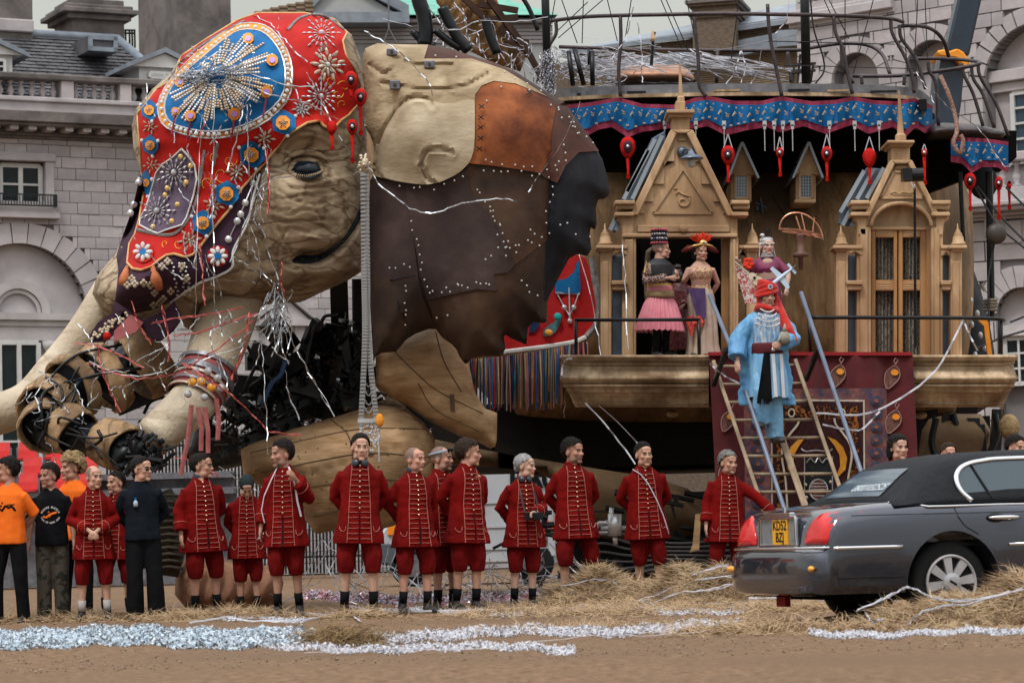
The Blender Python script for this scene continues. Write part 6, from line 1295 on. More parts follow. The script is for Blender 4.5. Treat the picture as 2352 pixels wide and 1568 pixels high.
RL = [RT, [(2064, 61, 37.4), (2101, 59, 37.2), (2139, 67, 37.4), (2166, 92, 37.6), (2179, 130, 37.8)], [(1285, 108, 39), (1432, 113, 38.6), (1600, 116, 38.4), (1813, 116, 38.4), (1851, 112, 38.4), (1924, 101, 38.4), (1989, 103, 38.3), (2026, 125, 38.2), (2044, 170, 38)],
      [(1959, 175, 38), (2064, 174, 37.8), (2164, 163, 37.6), (2239, 150, 37.4), (2250, 144, 37.6), (2226, 139, 38), (2164, 135, 38.4), (2101, 135, 38.6)]]
for pts in RL: m_ = MB(); ptube(m_, spline(pts, 5), .026, 8); ob("railing", m_, rust_metal, DK, smooth=True)
PS = [[(1277, 50), (1277, 78), (1262, 105), (1246, 150), (1234, 192)], [(1425, 37), (1426, 100), (1421, 160), (1425, 222)], [(1594, 36), (1599, 90), (1604, 140), (1606, 196), (1622, 222)], [(1763, 10), (1766, 60), (1775, 120), (1786, 172), (1796, 222)], [(1914, 38), (1920, 78), (1936, 112), (1946, 165), (1958, 216)], [(2046, 46), (2050, 78), (2078, 130), (2094, 172), (2100, 214)],
      [(2066, 62), (2071, 90), (2104, 136), (2126, 205)], [(2131, 140), (2135, 165), (2150, 195), (2156, 290)], [(2209, 146), (2214, 172), (2236, 218), (2258, 290)], [(2231, 152), (2236, 182), (2258, 218), (2284, 294)], [(2246, 146), (2252, 178), (2287, 236), (2316, 312)], [(1809, 120), (1812, 150), (1818, 190)], [(1932, 105), (1936, 150), (1960, 192)], [(1648, 118), (1646, 190)], [(1978, 175), (1980, 194)], [(2078, 175), (2076, 196)]]
for pts in PS: m_ = MB(); Dx = float(np.interp(pts[0][0], [p[0] for p in RT], [p[2] for p in RT])) if pts[0][1] < 100 else 37.6; ptube(m_, [(p[0], p[1]) for p in spline([(*p, 0) for p in pts], 5)], .024, 8, D=Dx); ob("railing_post", m_, rust_metal, DK, smooth=True)
m_ = MB()
for pts in ([(1275, 0), (1264, 60)], [(1290, 0), (1326, 100)], [(1340, 0), (1337, 100)], [(1395, 0), (1418, 95)], [(1450, 0), (1436, 90)], [(1518, 0), (1566, 112)], [(1530, 0), (1580, 115)], [(1577, 0), (1602, 116)], [(1697, 0), (1680, 135)], [(1941, 0), (1941, 170)], [(2006, 0), (1960, 170)], [(2070, 0), (2085, 165)], [(2108, 0), (2100, 145)], [(2125, 0), (2130, 132)], [(1893, 0), (1920, 60)], [(1904, 0), (1950, 90)], [(1763, 95), (2055, 102)], [(1800, 150), (2100, 158)], [(1350, 5), (1282, 70)], [(1385, 0), (1282, 88)]):
 x0_, y0_ = pts[0]; x1_, y1_ = pts[1]; k = 2.2 if y0_ == 0 else 0; ptube(m_, [(x0_ - (x1_ - x0_) * k, y0_ - (y1_ - y0_) * k), pts[1]], .0065, 4, D=36.6)
ptube(m_, [(p[0], p[1]) for p in spline([(1857, -120, 0), (1862, 0, 0), (1870, 70, 0), (1890, 130, 0), (1892, 165, 0), (1873, 192, 0)], 6)], .012, 5, D=36.2); ob("rigging_line", m_, black_metal, DK)
for x0, x1, wd in ((1249, 1258, .055), (1846, 1852, .062)): m_ = MB(); ptube(m_, [(x0, -120), (x1, 192)], wd, 10, D=36.8); ob("mast", m_, black_metal, DK, smooth=True)
for a, b in (((1306, 118), (1316, 197)), ((1320, 113), (1341, 196)), ((1360, 118), (1361, 196)), ((1352, 112), (1352, 150))):
 m_ = MB(); ptube(m_, [a, b], .032 if a[0] != 1352 else .015, 10, D=36.3); ob("stub_pipe", m_, black_metal, DK, smooth=True)
m_ = MB(); ptube(m_, [(1500, 92), (1496, 150)], .022, 8, D=37); ptube(m_, [(1503, 74), (1497, 96)], .022, 8, D=37); ob("torch_post", m_, black_metal, DK); m_ = MB(); m_.lathe([(.02, 0), (.035, .03), (.015, .12), (.004, .15)], W(1500, 95, 36.95), 8); ob("torch_tip", m_, oak, DK)
m_ = MB(); inflate(m_, smoothpoly([(1400, 196), (1412, 172), (1432, 153), (1470, 149), (1530, 148), (1570, 152), (1590, 168), (1602, 196)]), 38, .8, 30, step=8, back=1); ob("copper_dome", m_, M("dome_copper", (.36, .17, .10), (.52, .28, .18), scale=2.2, rough=.42, metal=.45), DK, smooth=True)
cb_ = MB()
for a, b, wd in (((1818, 150), (1874, 146), .045), ((1817, 167), (1873, 162), .06), ((1824, 154), (1821, 192), .02), ((1868, 150), (1862, 190), .02), ((1838, 125), (1832, 190), .012)): cb_.bar(W(*a, 36.9), W(*b, 36.9), wd, .03)
tag(ob("folding_chair", cb_, rust_metal), "slatted folding chair standing on the upper deck beside the mast", "chair")
def valance(name, top, bot, D, par, blue_in=(9, 16)):
 xs = np.arange(top[0][0], top[-1][0] + 1, 6.0); yt = np.interp(xs, [p[0] for p in top], [p[1] for p in top]); yb = np.interp(xs, [p[0] for p in bot], [p[1] for p in bot]); Dx = np.array([D(x) for x in xs])
 def strip(f0, f1, off, mat, nm):
  m_ = MB(); rings = []
  for k in range(5):
   f = k / 4; row = [W(x, a + (f0(a, b) + (f1(a, b) - f0(a, b)) * f), d - off + .05 * math.sin(x * .12 + .7 * f) * (.3 + f) + .03 * math.sin(x * .31)) for x, a, b, d in zip(xs, yt, yb, Dx)]; rings.append(row)
  m_.loft(rings, cap=False, closed=False); return ob(nm, m_, mat, par, smooth=True, fix=False)
 strip(lambda a, b: 0, lambda a, b: b - a, 0, magenta_cl, name + "_border"); strip(lambda a, b: blue_in[0], lambda a, b: max(20, b - a - blue_in[1]), .02, blue_cl, name + "_blue")
 m_ = MB(); random.seed(12); k = 0; x = xs[0] + 10
 while x < xs[-1] - 8:
  a, b, d = (float(np.interp(x, xs, q)) for q in (yt, yb, Dx)); yc = a + (b - a) * .42 + random.uniform(-5, 5); s = 1 if k % 2 else -1; ptube(m_, [(x - 4, yc - 5 * s), (x, yc), (x + 4, yc - 2), (x + 2, yc + 5 * s), (x - 3, yc + 3)], .010, 4, D=d - .10); m_.box(W(x + 9, b - 22, d - .09), (.035, .012, .02)); m_.box(W(x + 4, a + 16, d - .09), (.018, .012, .018)); x += random.uniform(14, 20); k += 1
 ob(name + "_embroidery", m_, tan_bead, par)
VT = [(1302, 241), (1350, 236), (1420, 224), (1450, 232), (1475, 239), (1550, 241), (1595, 225), (1625, 221), (1687, 232), (1750, 232), (1794, 222), (1864, 233), (1920, 230), (1959, 222), (2010, 231), (2060, 233), (2099, 225), (2120, 234), (2147, 244)]
VB = [(1302, 300), (1347, 313), (1375, 298), (1405, 292), (1442, 316), (1475, 303), (1537, 295), (1592, 296), (1625, 290), (1667, 311), (1712, 300), (1762, 292), (1790, 305), (1846, 290), (1896, 308), (1956, 287), (1994, 308), (2051, 292), (2081, 314), (2103, 292), (2124, 306), (2147, 300)]
VAL = thing("blue_valance", "scalloped blue valance with magenta edge and silver embroidery hanging under the upper deck", "valance", W(1700, 230, 35.4)); EX = [p[0] for p in EDGE]; ED = [p[2] for p in EDGE]
valance("valance", VT, VB, lambda x: float(np.interp(x, EX, ED)) - .12, VAL)
VAL2 = thing("stern_valance", "short blue and crimson valance below the rounded stern deck at the right", "valance", W(2250, 320, 37.5))
valance("valance", [(2184, 318), (2215, 316), (2260, 318), (2321, 326)], [(2184, 372), (2210, 376), (2232, 398), (2255, 384), (2290, 384), (2319, 400)], lambda x: 37.3, VAL2)
m_ = MB(); inflate(m_, [(2128, 290), (2165, 282), (2250, 286), (2310, 302), (2312, 318), (2200, 316), (2140, 320), (2128, 316)], 38, .8, 18, step=9, back=1); ob("stern_deck", m_, rust_metal, DK, smooth=True)
m_ = MB(); plate(m_, [(2128, 300), (2316, 322), (2316, 380), (2240, 402), (2140, 440), (2120, 420)], 38.4, .3); ob("stern_shade_sheet", m_, black, DK)  # upright black sheet standing in for the shade below the stern deck
for k, x in enumerate((1527, 1598, 1663, 1756, 1778, 1798, 1820, 1905, 1963, 2019)):
 m_ = MB(); y = 292; m_.box(W(x, y - 8, 36.5), (.05, .02, .07)); m_.box(W(x, y, 36.5), (.035, .02, .06)); m_.tube([W(x, y + 6, 36.5), W(x + 1, y + 55, 36.5)], .007, 5); ob("buckle_chain", m_, silver, VAL)
CHM = [(1442, 336, 36.15, 18, "round red charm with dark centre hanging alone left of the left gable", 42, 0, 1, False), (1672, 354, 36.15, 16, "heart-shaped red charm hanging just right of the left gable,before the small dormer", 36, 26, 1, False), (1791, 350, 36.15, 9, "narrow red charm seen edge-on between the two small dormers", 38, 24, 1, False), (1899, 352, 36.15, 13, "heart-shaped red charm hanging right of the second small dormer", 40, 28, 1, False),
       (1997, 360, 36.15, 16, "plain all-red charm hanging over the zinc roof of the right portal", 34, 26, 1, True), (2123, 350, 36.15, 7, "thin edge-on red charm right of the right portal's spire", 60, 10, 1, False), (2228, 414, 37.0, 14, "dark-centred red charm under the stern valance, left one of the pair", 44, 0, 1, False), (2294, 420, 37.2, 12, "dark-centred red charm under the stern valance, right one of the pair", 62, 0, .8, False), (2318, 425, 37.6, 8, "small red charm beneath the outer corner of the stern valance", 40, 0, .7, True)]
for x, y, D_, r, lab, tail, strap, nar, plain in CHM: charm(x, y, D_, r, lab, tail, strap, nar, plain)
ST = thing("stern_rigging", "dark poles, ropes and a round pulley below the stern deck", "rigging", W(2275, 700, 37.6))
m_ = MB(); ptube(m_, [(2205, 395), (2213, 552)], .03, 8, D=37.6); ptube(m_, [(2272, 395), (2277, 730)], .05, 8, D=37.6); ob("pole", m_, black_metal, ST); m_ = MB()
for pts in ([(2240, 430), (2290, 520), (2360, 575)], [(2245, 428), (2300, 500), (2380, 580)], [(2310, 430), (2380, 500)], [(2285, 550), (2270, 640), (2272, 760)], [(2288, 520), (2284, 560)], [(2320, 740), (2420, 700)], [(2244, 800), (2300, 775), (2420, 740)]): ptube(m_, pts, .014, 6, D=37.5)
ob("rope", m_, M("dark_rope", (.05, .05, .055), rough=.8), ST); m_ = MB(); m_.ell(W(2288, 537, 37.4), (.14, .08, .14), 16, 10); ob("pulley", m_, M("pulley_wood", (.05, .04, .035), rough=.5), ST, smooth=True)
m_ = MB()
for y in (690, 697, 704, 712): m_.tube([W(2275, y, 37.6) + Vector((.08 * math.cos(t), .08 * math.sin(t), 0)) for t in np.linspace(0, 6.28, 9)], .02, 5)
ptube(m_, [(2262, 650), (2256, 656), (2262, 668)], .02, 6, D=37.4); ob("rope_coil", m_, M("hemp", (.20, .17, .13), rough=.9), ST)
m_ = MB(); m_.ell(W(2258, 418, 38.2), (.2, .1, .24), 14, 9); ob("leather_cap", m_, lean, ST, smooth=True)
m_ = MB(); ptube(m_, spline([(2160, 175, 37.1), (2178, 215, 37), (2192, 260, 37), (2198, 300, 36.9), (2190, 330, 36.8), (2205, 352, 36.8), (2212, 325, 36.8), (2206, 310, 36.8)], 5), .03, 7); tag(ob("flower_garland", m_, M("garland", (.20, .10, .08), (.40, .25, .20), scale=30, rough=.9, bump=1, bscale=40), smooth=True), "dried brown garland looped down from the stern railing past the blue valance", "garland")
m_ = MB(); m_.prism(PW([(2246, 735), (2262, 728), (2270, 740), (2280, 825), (2270, 828), (2260, 748)], 36.9), (0, .05, 0)); tag(ob("orange_strap", m_, orange_cl), "orange strap slung over the stern frame beside the balcony rail", "strap")
CRN = thing("crane_arm", "dark blue crane jib with an orange clamp at the stern", "crane", W(2200, 200, 44)); cr_m = M("crane_blue", (.012, .022, .04), (.02, .035, .06), scale=2, rough=.35)
m_ = MB(); m_.prism(PW([(2214, -60), (2268, -60), (2226, 130), (2172, 118)], 44), (0, .5, 0)); ob("jib", m_, cr_m, CRN, bev=.04); m_ = MB(); m_.prism(PW([(2154, 132), (2218, 138), (2208, 240), (2196, 320), (2128, 320), (2146, 240)], 44.1), (0, .6, 0)); ob("lower_boom", m_, cr_m, CRN, bev=.04)
m_ = MB(); m_.prism(PW([(2152, 116), (2170, 113), (2178, 118), (2200, 111), (2214, 120), (2228, 140), (2226, 154), (2212, 154), (2196, 134), (2160, 130), (2153, 124)], 43.9), (0, .8, 0)); ob("orange_clamp", m_, orange_cl, CRN, bev=.03)
m_ = MB(); m_.bar(W(2156, 132, 43.9), W(2148, 185, 43.9), .06); ob("silver_ram", m_, grey_metal, CRN)
WG = thing("rattan_wing", "brown rattan wing frame rising behind the elephant's ear,draped with paper streamers", "frame", W(1120, 120, 38))
m_ = MB(); inflate(m_, [(985, -60), (1003, 8), (1028, 38), (1056, 78), (1083, 120), (1133, 145), (1195, 165), (1216, 112), (1190, 80), (1158, 45), (1120, -60)], 38.2, .1, 30, step=12, extra=lambda P: .04 * np.sin(P[:, 0] * .35 + P[:, 1] * .1)); ob("rattan_panel", m_, M("rattan", (.16, .085, .035), (.36, .20, .09), scale=5, rough=.8, bump=.8, bscale=16, stretch=(2.5, 1, 1)), WG, smooth=True)
m_ = MB()
for a, b, wd in (((1080, -60), (1212, 118), .12), ((1050, -20), (1130, 60), .1), ((1100, 10), (1190, 25), .05), ((1125, 45), (1190, 40), .05), ((1160, 90), (1215, 100), .06), ((1130, 10), (1215, 130), .06), ((1212, 118), (1250, 190), .12), ((1150, 60), (1190, 120), .05)): m_.bar(W(*a, 37.9), W(*b, 37.9), wd, .08)
ob("dark_spar", m_, M("dark_spar", (.03, .016, .012), (.06, .03, .02), scale=6), WG)
for pts, r_ in (([(952, -60), (962, 0), (972, 30), (978, 70), (975, 104)], .10), ([(947, 72), (975, 100), (1000, 106)], .05), ([(1016, 18), (1030, 48), (1050, 85), (1076, 118)], .075), ([(1115, 45), (1124, 80), (1142, 124)], .065), ([(1000, 70), (1030, 95), (1058, 112)], .05), ([(1190, -20), (1215, 20), (1235, 70)], .03)):
 m_ = MB(); ptube(m_, spline([(*p, 36.6) for p in pts], 5), r_, 9); ob("black_branch", m_, black_metal, WG, smooth=True)
ptube(m_ := MB(), [(892, -40), (893, 68)], .02, 6, D=60); ptube(m_, [(893, 66), (880, 100)], .012, 5, D=60); ptube(m_, [(893, 66), (912, 100)], .012, 5, D=60); ob("aerial", m_, grey_metal, Gb)
# -- people
def remesh(mb, vox, name, smooth_it=2, off=0.0):
 me = mesh_of(mb, name); o = bpy.data.objects.new(name, me); SC.collection.objects.link(o)
 m = o.modifiers.new("r", 'REMESH'); m.mode = 'VOXEL'; m.voxel_size = vox; m.use_smooth_shade = True
 if smooth_it: q = o.modifiers.new("s", 'SMOOTH'); q.iterations = smooth_it; q.factor = .5
 dg = bpy.context.evaluated_depsgraph_get(); out = bpy.data.meshes.new_from_object(o.evaluated_get(dg)); bpy.data.objects.remove(o); out.name = name; return out
def carr(me): a = np.empty(len(me.vertices) * 3); me.vertices.foreach_get("co", a); return a.reshape(-1, 3)
def setcol(me, col):
 a = me.color_attributes.new("Col", 'FLOAT_COLOR', 'POINT'); c = np.ones((len(col), 4)); c[:, :3] = col; a.data.foreach_set("color", c.ravel())
def setco(me, a): me.vertices.foreach_set("co", a.ravel()); me.update()
skin_m = M("skin", (.5, .3, .22), vc="Col", scale=30, rough=.55, spec=.3)
coat_m = M("red_velvet_coat", (.125, .002, .002), (.22, .004, .003), scale=5, rough=.9, bump=.3, bscale=14, spec=.12, c3=(.10, .002, .002), s3=2.5); breech_m = M("dark_red_breeches", (.09, .002, .002), (.15, .004, .004), scale=5, spec=.12, rough=.9, bump=.3, bscale=12)
black_cl = M("black_cotton", (.0035, .0035, .005), (.009, .009, .011), scale=6, rough=.95, spec=.1); navy_cl = M("dark_navy_jacket", (.004, .006, .010), (.009, .013, .019), scale=6, rough=.9, spec=.1); orange_t = M("orange_tshirt", (.75, .13, .01), (.85, .17, .015), scale=4, rough=.85, bump=.2)
camo = M("camo_cloth", (.02, .022, .016), (.07, .06, .05), scale=9, rough=.9, pos=(.45, .5)); boot_m = M("black_boot", (.014, .013, .014), (.028, .026, .026), scale=8, rough=.55); brown_boot = M("brown_boot", (.055, .028, .018), (.09, .05, .035), scale=8, rough=.6)
lace_m = M("coat_braid", (.36, .10, .075), (.50, .18, .14), scale=40, rough=.7); button_m = M("brass_button", (.75, .55, .35), rough=.3, metal=.5); wool_w = M("grey_sock", (.35, .33, .33), (.45, .43, .43), scale=20, rough=.9)
HC = {"dark": M("dark_hair", (.003, .0025, .0025), (.014, .010, .009), scale=40, rough=.75, spec=.2, bump=.6, bscale=60), "brown": M("brown_hair", (.014, .008, .006), (.045, .026, .018), scale=40, rough=.75, spec=.2, bump=.6, bscale=60), "grey": M("grey_hair", (.16, .155, .16), (.36, .35, .36), scale=30, rough=.6, bump=.6, bscale=60),
      "salt": M("greying_hair", (.06, .055, .055), (.2, .19, .185), scale=26, rough=.6, bump=.6, bscale=60), "blond": M("curly_blond_hair", (.16, .10, .05), (.38, .27, .14), scale=30, rough=.8, bump=1, bscale=40), "shaved": M("shaved_hair", (.05, .038, .034), (.09, .07, .06), scale=60, rough=.8)}
eyew = M("eye_dark", (.02, .015, .012), rough=.2); brow_m = M("eyebrow", (.02, .014, .012), rough=.9)
def rotz(a): return Matrix.Rotation(a, 3, 'Z')
def limb(m, P, r, n=10): m.tube(P, r, n)
def hand(m, w_, d, palm, sgn, curl=.6):
 d = Vector(d).normalized(); pn = Vector(palm); pn = (pn - d * pn.dot(d)).normalized(); sd_ = d.cross(pn) * sgn; c = Vector(w_)
 m.tube([c - d * .02, c + d * .03, c + d * .07, c + d * .09], [(.024, .02), (.022, .03), (.019, .038), (.014, .036)], 10, twist0=pn)
 for i, (o_, l) in enumerate(((-.030, .066), (-.010, .077), (.011, .072), (.030, .055))):
  b = c + d * .085 + sd_ * -o_; t1 = b + d * l * .45 + pn * l * .12 * curl; t2 = t1 + (d * (1 - curl * .5) + pn * curl).normalized() * l * .32; t3 = t2 + (d * (1 - curl) + pn * curl * 1.2).normalized() * l * .25
  m.tube([b - d * .02, b, t1, t2, t3], [.010, .0098, .0092, .0085, .006], 7)
 b = c + d * .02 + sd_ * .022; m.tube([b, b + d * .03 + sd_ * .022 + pn * .008, b + d * .058 + sd_ * .028 + pn * .02, b + d * .075 + sd_ * .024 + pn * .03], [.014, .012, .0105, .007], 7)
ARMS = {"down": ((.245, .02, 1.16), (.262, -.05, .92)), "behind": ((.262, .11, 1.165), (.07, .17, .98)), "clasp": ((.275, .0, 1.15), (.055, -.22, 1.03)), "chest": ((.27, .02, 1.17), (.17, -.20, 1.36)), "cam": ((.25, .03, 1.16), (.08, -.24, 1.10))}
def person(label, x, y_head, D, H=1.78, head=0, turn=0, arms=("behind", "behind"), hair="dark", hairstyle="short", skin=(.50, .29, .21), coat=True, foot_y=None, z0=None, tilt=0.0, female=False, stubble=0.0, sock=True, boots=None, stance=.13, group="people in red velvet coats", category="person",
           legs=None, bare=False, base_z=0.0, extra_arm=None, build=1.0, coatless=None, beard=None):
 top = W(x, y_head, D); gz = base_z if z0 is None else z0; k = (top.z - gz) / 1.80
 t = thing("person", label, category, (top.x, D, gz), group, rz=R(turn)); t.scale = (k * build, k * build, k)
 f = .92 if female else 1.0; rp = random.Random(label); stance = stance + rp.uniform(-.035, .03); ka = rp.uniform(-.04, .04); t.rotation_euler = (R(rp.uniform(-1.2, 1.2)), R(rp.uniform(-1.8, 1.8)), R(turn)); SHD = rp.uniform(-.012, .012); t.scale.x *= rp.uniform(.93, 1.02)
 m = MB()
 hz = Matrix.Rotation(R(tilt), 3, 'X'); hrot = rotz(R(head)) @ hz; nk = Vector((0, .01, 1.52)); hc = Vector((0, -.016, 1.632)); HS = 1.10; hp = lambda p: nk + hrot @ (Vector(p) * HS + hc - nk)
 def e(c, r): m.ell(hp(c), [q * HS for q in r], 16, 12, hrot)
 e((0, .018, .035), (.077, .098, .090)); e((0, -.030, -.030), (.060, .070, .086)); e((0, -.080, -.100), (.026, .022, .018)); e((0, -.086, .026), (.052, .018, .012)); e((0, -.068, .055), (.055, .03, .035))
 for s_ in (-1, 1): e((s_ * .040, -.068, -.020), (.024, .026, .022)); e((s_ * .078, .012, -.008), (.010, .021, .034)); e((s_ * .050, -.02, -.075), (.018, .045, .03)); e((s_ * .013, -.112, -.030), (.009, .012, .009))
 m.tube([hp((0, -.092, .022)), hp((0, -.104, -.005)), hp((0, -.116, -.027)), hp((0, -.102, -.034))], [.008, .009, .0105, .008], 8)
 e((0, -.096, -.058), (.024, .013, .0065)); e((0, -.094, -.069), (.020, .013, .007))
 m.tube([hp((0, .01, -.05)), Vector((0, .005, 1.53)), Vector((0, .012, 1.44))], [(.063 * f, .066 * f), (.062 * f, .066 * f), (.08, .10)], 14, twist0=Vector((1, 0, 0)))
 SW = .185 * f
 m.loft([[Vector((rx * math.cos(a), yo + ry * math.sin(a), z)) for a in np.linspace(0, 2 * math.pi, 16, endpoint=False)] for z, rx, ry, yo in ((1.49, .075, .065, .012), (1.455, .12 * f, .085, .01), (1.39, .175 * f, .105, 0), (1.25, .165 * f, .11 + (.02 if female else 0), -.01), (1.08, .135 * f, .095, 0), (.98, .165, .11, .01), (.88, .17, .115, .015), (.82, .10, .09, .01))])
 W_ = []
 for sgn, nm in ((-1, arms[0]), (1, arms[1])):
  el, wr = ARMS[nm] if isinstance(nm, str) else nm; sh = Vector((sgn * SW * .95, .0, 1.362 + SHD * sgn)); el = Vector((sgn * el[0], el[1], el[2])); wr = Vector((sgn * wr[0], wr[1], wr[2]))
  m.tube([sh - Vector((sgn * .04, 0, .0)), sh, sh.lerp(el, .5), el, el.lerp(wr, .35), wr], [.05, .052, .044, .038, .040, .026], 10); d = (wr - el).normalized()
  pl_ = Vector((-sgn, 0, 0)) if nm == "down" else (Vector((0, 1, .2)) if nm == "behind" else Vector((-sgn * .6, .5, -.2)))
  hand(m, wr + d * .015, d + (Vector((0, 0, -.3)) if nm in ("clasp",) else Vector()), pl_, sgn if nm != "behind" else -sgn, .7 if nm != "down" else .45); W_.append((sh, el, wr))
 LG = []
 for i, sgn in enumerate((-1, 1)):
  if legs: kn, an = Vector(legs[i][0]), Vector(legs[i][1])
  else: kn, an = Vector((sgn * stance * .92, -.02 - abs(ka) * (ka * sgn > 0) * 1.2, .50)), Vector((sgn * stance, .01 - ka * sgn, .09))
  hip = Vector((sgn * .09, .01, .90)); m.tube([hip, hip.lerp(kn, .5), kn, kn.lerp(an, .3) + Vector((0, .015, 0)), kn.lerp(an, .75), an], [.085, .072, .054, .053, .036, .034], 12)
  td = rotz(R(sgn * 14)) @ Vector((0, -1, 0)); m.tube([an + Vector((0, .035, -.03)), an + Vector((0, 0, -.045)), an + td * .10 + Vector((0, 0, -.06)), an + td * .18 + Vector((0, 0, -.068))], [(.03, .034), (.04, .036), (.026, .042), (.014, .03)], 10, twist0=Vector((0, 0, 1))); LG.append((kn, an, td))
 me = remesh(m, .0095, "body", 1); P = carr(me); C = np.tile(np.array(skin), (len(P), 1)); Q = ((P - np.array(nk)) @ np.array(hrot) + np.array(nk - hc)) / HS
 def blend(mask, c, a=1.0): C[mask] = C[mask] * (1 - a) + np.array(c) * a
 hd_ = (P[:, 2] > 1.5); blend(hd_ & (np.abs(Q[:, 0]) < .026) & (Q[:, 1] < -.088) & (Q[:, 2] < -.050) & (Q[:, 2] > -.076), (.36, .10, .085) if not female else (.5, .04, .05), .75); blend(hd_ & (np.abs(Q[:, 0]) > .05) & (Q[:, 2] < .0), (.52, .22, .16), .25); blend(hd_ & (Q[:, 1] < -.11) & (Q[:, 2] < -.01) & (Q[:, 2] > -.04), (.55, .22, .17), .3)
 if stubble: blend(hd_ & (Q[:, 2] < -.045) & (Q[:, 1] < .02), (.10, .07, .06), stubble)
 blend(hd_ & (np.abs(np.abs(Q[:, 0]) - .031) < .014) & (Q[:, 1] < -.06) & (np.abs(Q[:, 2] - .002) < .009), (.16, .09, .07), .4)
 if hairstyle in ("shaved", "balding"): blend(hd_ & (Q[:, 2] > .01) & (Q[:, 1] > -.03) & (np.abs(Q[:, 0]) > (.0 if hairstyle == "shaved" else .045)), (.09, .07, .065), .75)
 setcol(me, C); bo = ob("body", me, skin_m, t)
 for s_ in (-1, 1):
  q = MB(); q.ell(hp((s_ * .031, -.085, .002)), (.0105, .006, .005), 10, 6, hrot); ob("eye", q, eyew, t, smooth=True)
  q = MB(); q.tube([hp((s_ * .014, -.104, .021)), hp((s_ * .032, -.100, .027)), hp((s_ * .050, -.086, .022))], [.0032, .0042, .002], 6); ob("eyebrow", q, brow_m if hair != "grey" else HC["grey"], t, smooth=True)
 if hairstyle not in ("none", "balding", "shaved"):
  q = MB(); th = {"short": .012, "full": .020, "curly": .04, "long": .018, "crop": .010}[hairstyle]
  q.ell((0, .022, .040), (.078 + th, .098 + th, .088 + th * 1.1), 20, 14)
  if hairstyle in ("short", "full"): q.ell((0, .0, .098), (.064, .078, .034 + th * .4), 14, 8); q.ell((.02, -.045, .085), (.045, .03, .02), 10, 6)
  if hairstyle in ("full", "long"): q.ell((0, -.045, .098), (.06, .04, .026), 12, 8)
  if hairstyle == "long":
   for s_ in (-1, 1): q.ell((s_ * .07, .045, -.03), (.028, .05, .085), 10, 8)
   q.ell((0, .08, -.04), (.07, .04, .10), 12, 8)
  if female and hairstyle == "crop": q.ell((0, .09, -.01), (.06, .03, .06), 10, 8)
  hm = remesh(q, .012, "hair", 1); A = carr(hm); r_ = random.Random(len(label)); cut = (A[:, 1] < -.035) & (A[:, 2] < .066 + .012 * np.sin(A[:, 0] * 70 + len(label)) + .15 * np.abs(A[:, 0]) * 0) | (A[:, 1] < .0) & (A[:, 2] < .045) & (hairstyle != "long") | (A[:, 1] < .035) & (A[:, 2] < .012) & (hairstyle != "long") | (A[:, 1] < .0) & (A[:, 2] < -.0) | (A[:, 2] < -.055) & (hairstyle != "long")
  bm = bmesh.new(); bm.from_mesh(hm); bm.verts.ensure_lookup_table(); bmesh.ops.delete(bm, geom=[bm.verts[i] for i in np.nonzero(cut)[0]], context='VERTS')
  amp = {"short": .006, "full": .013, "curly": .026, "long": .011, "crop": .008}[hairstyle]
  for v_ in bm.verts: v_.co += v_.co.normalized() * amp * (noise.noise(v_.co * (75 if hairstyle != "curly" else 38)) + .3); v_.co = hp(v_.co)
  bm.to_mesh(hm); bm.free(); ob("hair", hm, HC[hair], t)
 bt = boots or boot_m
 for kn, an, td in LG:
  q = MB(); q.tube([an + Vector((0, .0, .09)), an + Vector((0, .01, .02)), an + Vector((0, .03, -.045))], [(.050, .047), (.048, .046), (.05, .045)], 10); q.tube([an + Vector((0, .05, -.05)), an + Vector((0, 0, -.042)), an + td * .11 + Vector((0, 0, -.052)), an + td * .20 + Vector((0, 0, -.064)), an + td * .225 + Vector((0, 0, -.072))], [(.036, .042), (.046, .046), (.036, .050), (.024, .044), (.01, .02)], 10, twist0=Vector((0, 0, 1)))
  q.tube([an + Vector((0, .05, -.082)), an + td * .10 + Vector((0, 0, -.082)), an + td * .215 + Vector((0, 0, -.082))], [(.012, .045), (.012, .052), (.012, .036)], 10, twist0=Vector((0, 0, 1)))
  ob("boot", remesh(q, .012, "boot", 1), bt, t)
  if sock: q = MB(); c0 = an + (kn - an).normalized() * .08; q.tube([an + Vector((0, 0, .03)), c0, c0 + (kn - an).normalized() * .07], [.044, .0455, .048], 12); ob("sock", q, wool_w if sock == "grey" else black_cl, t, smooth=True)
 return t, dict(hp=hp, hrot=hrot, arms=W_, legs=LG, k=k, f=f)
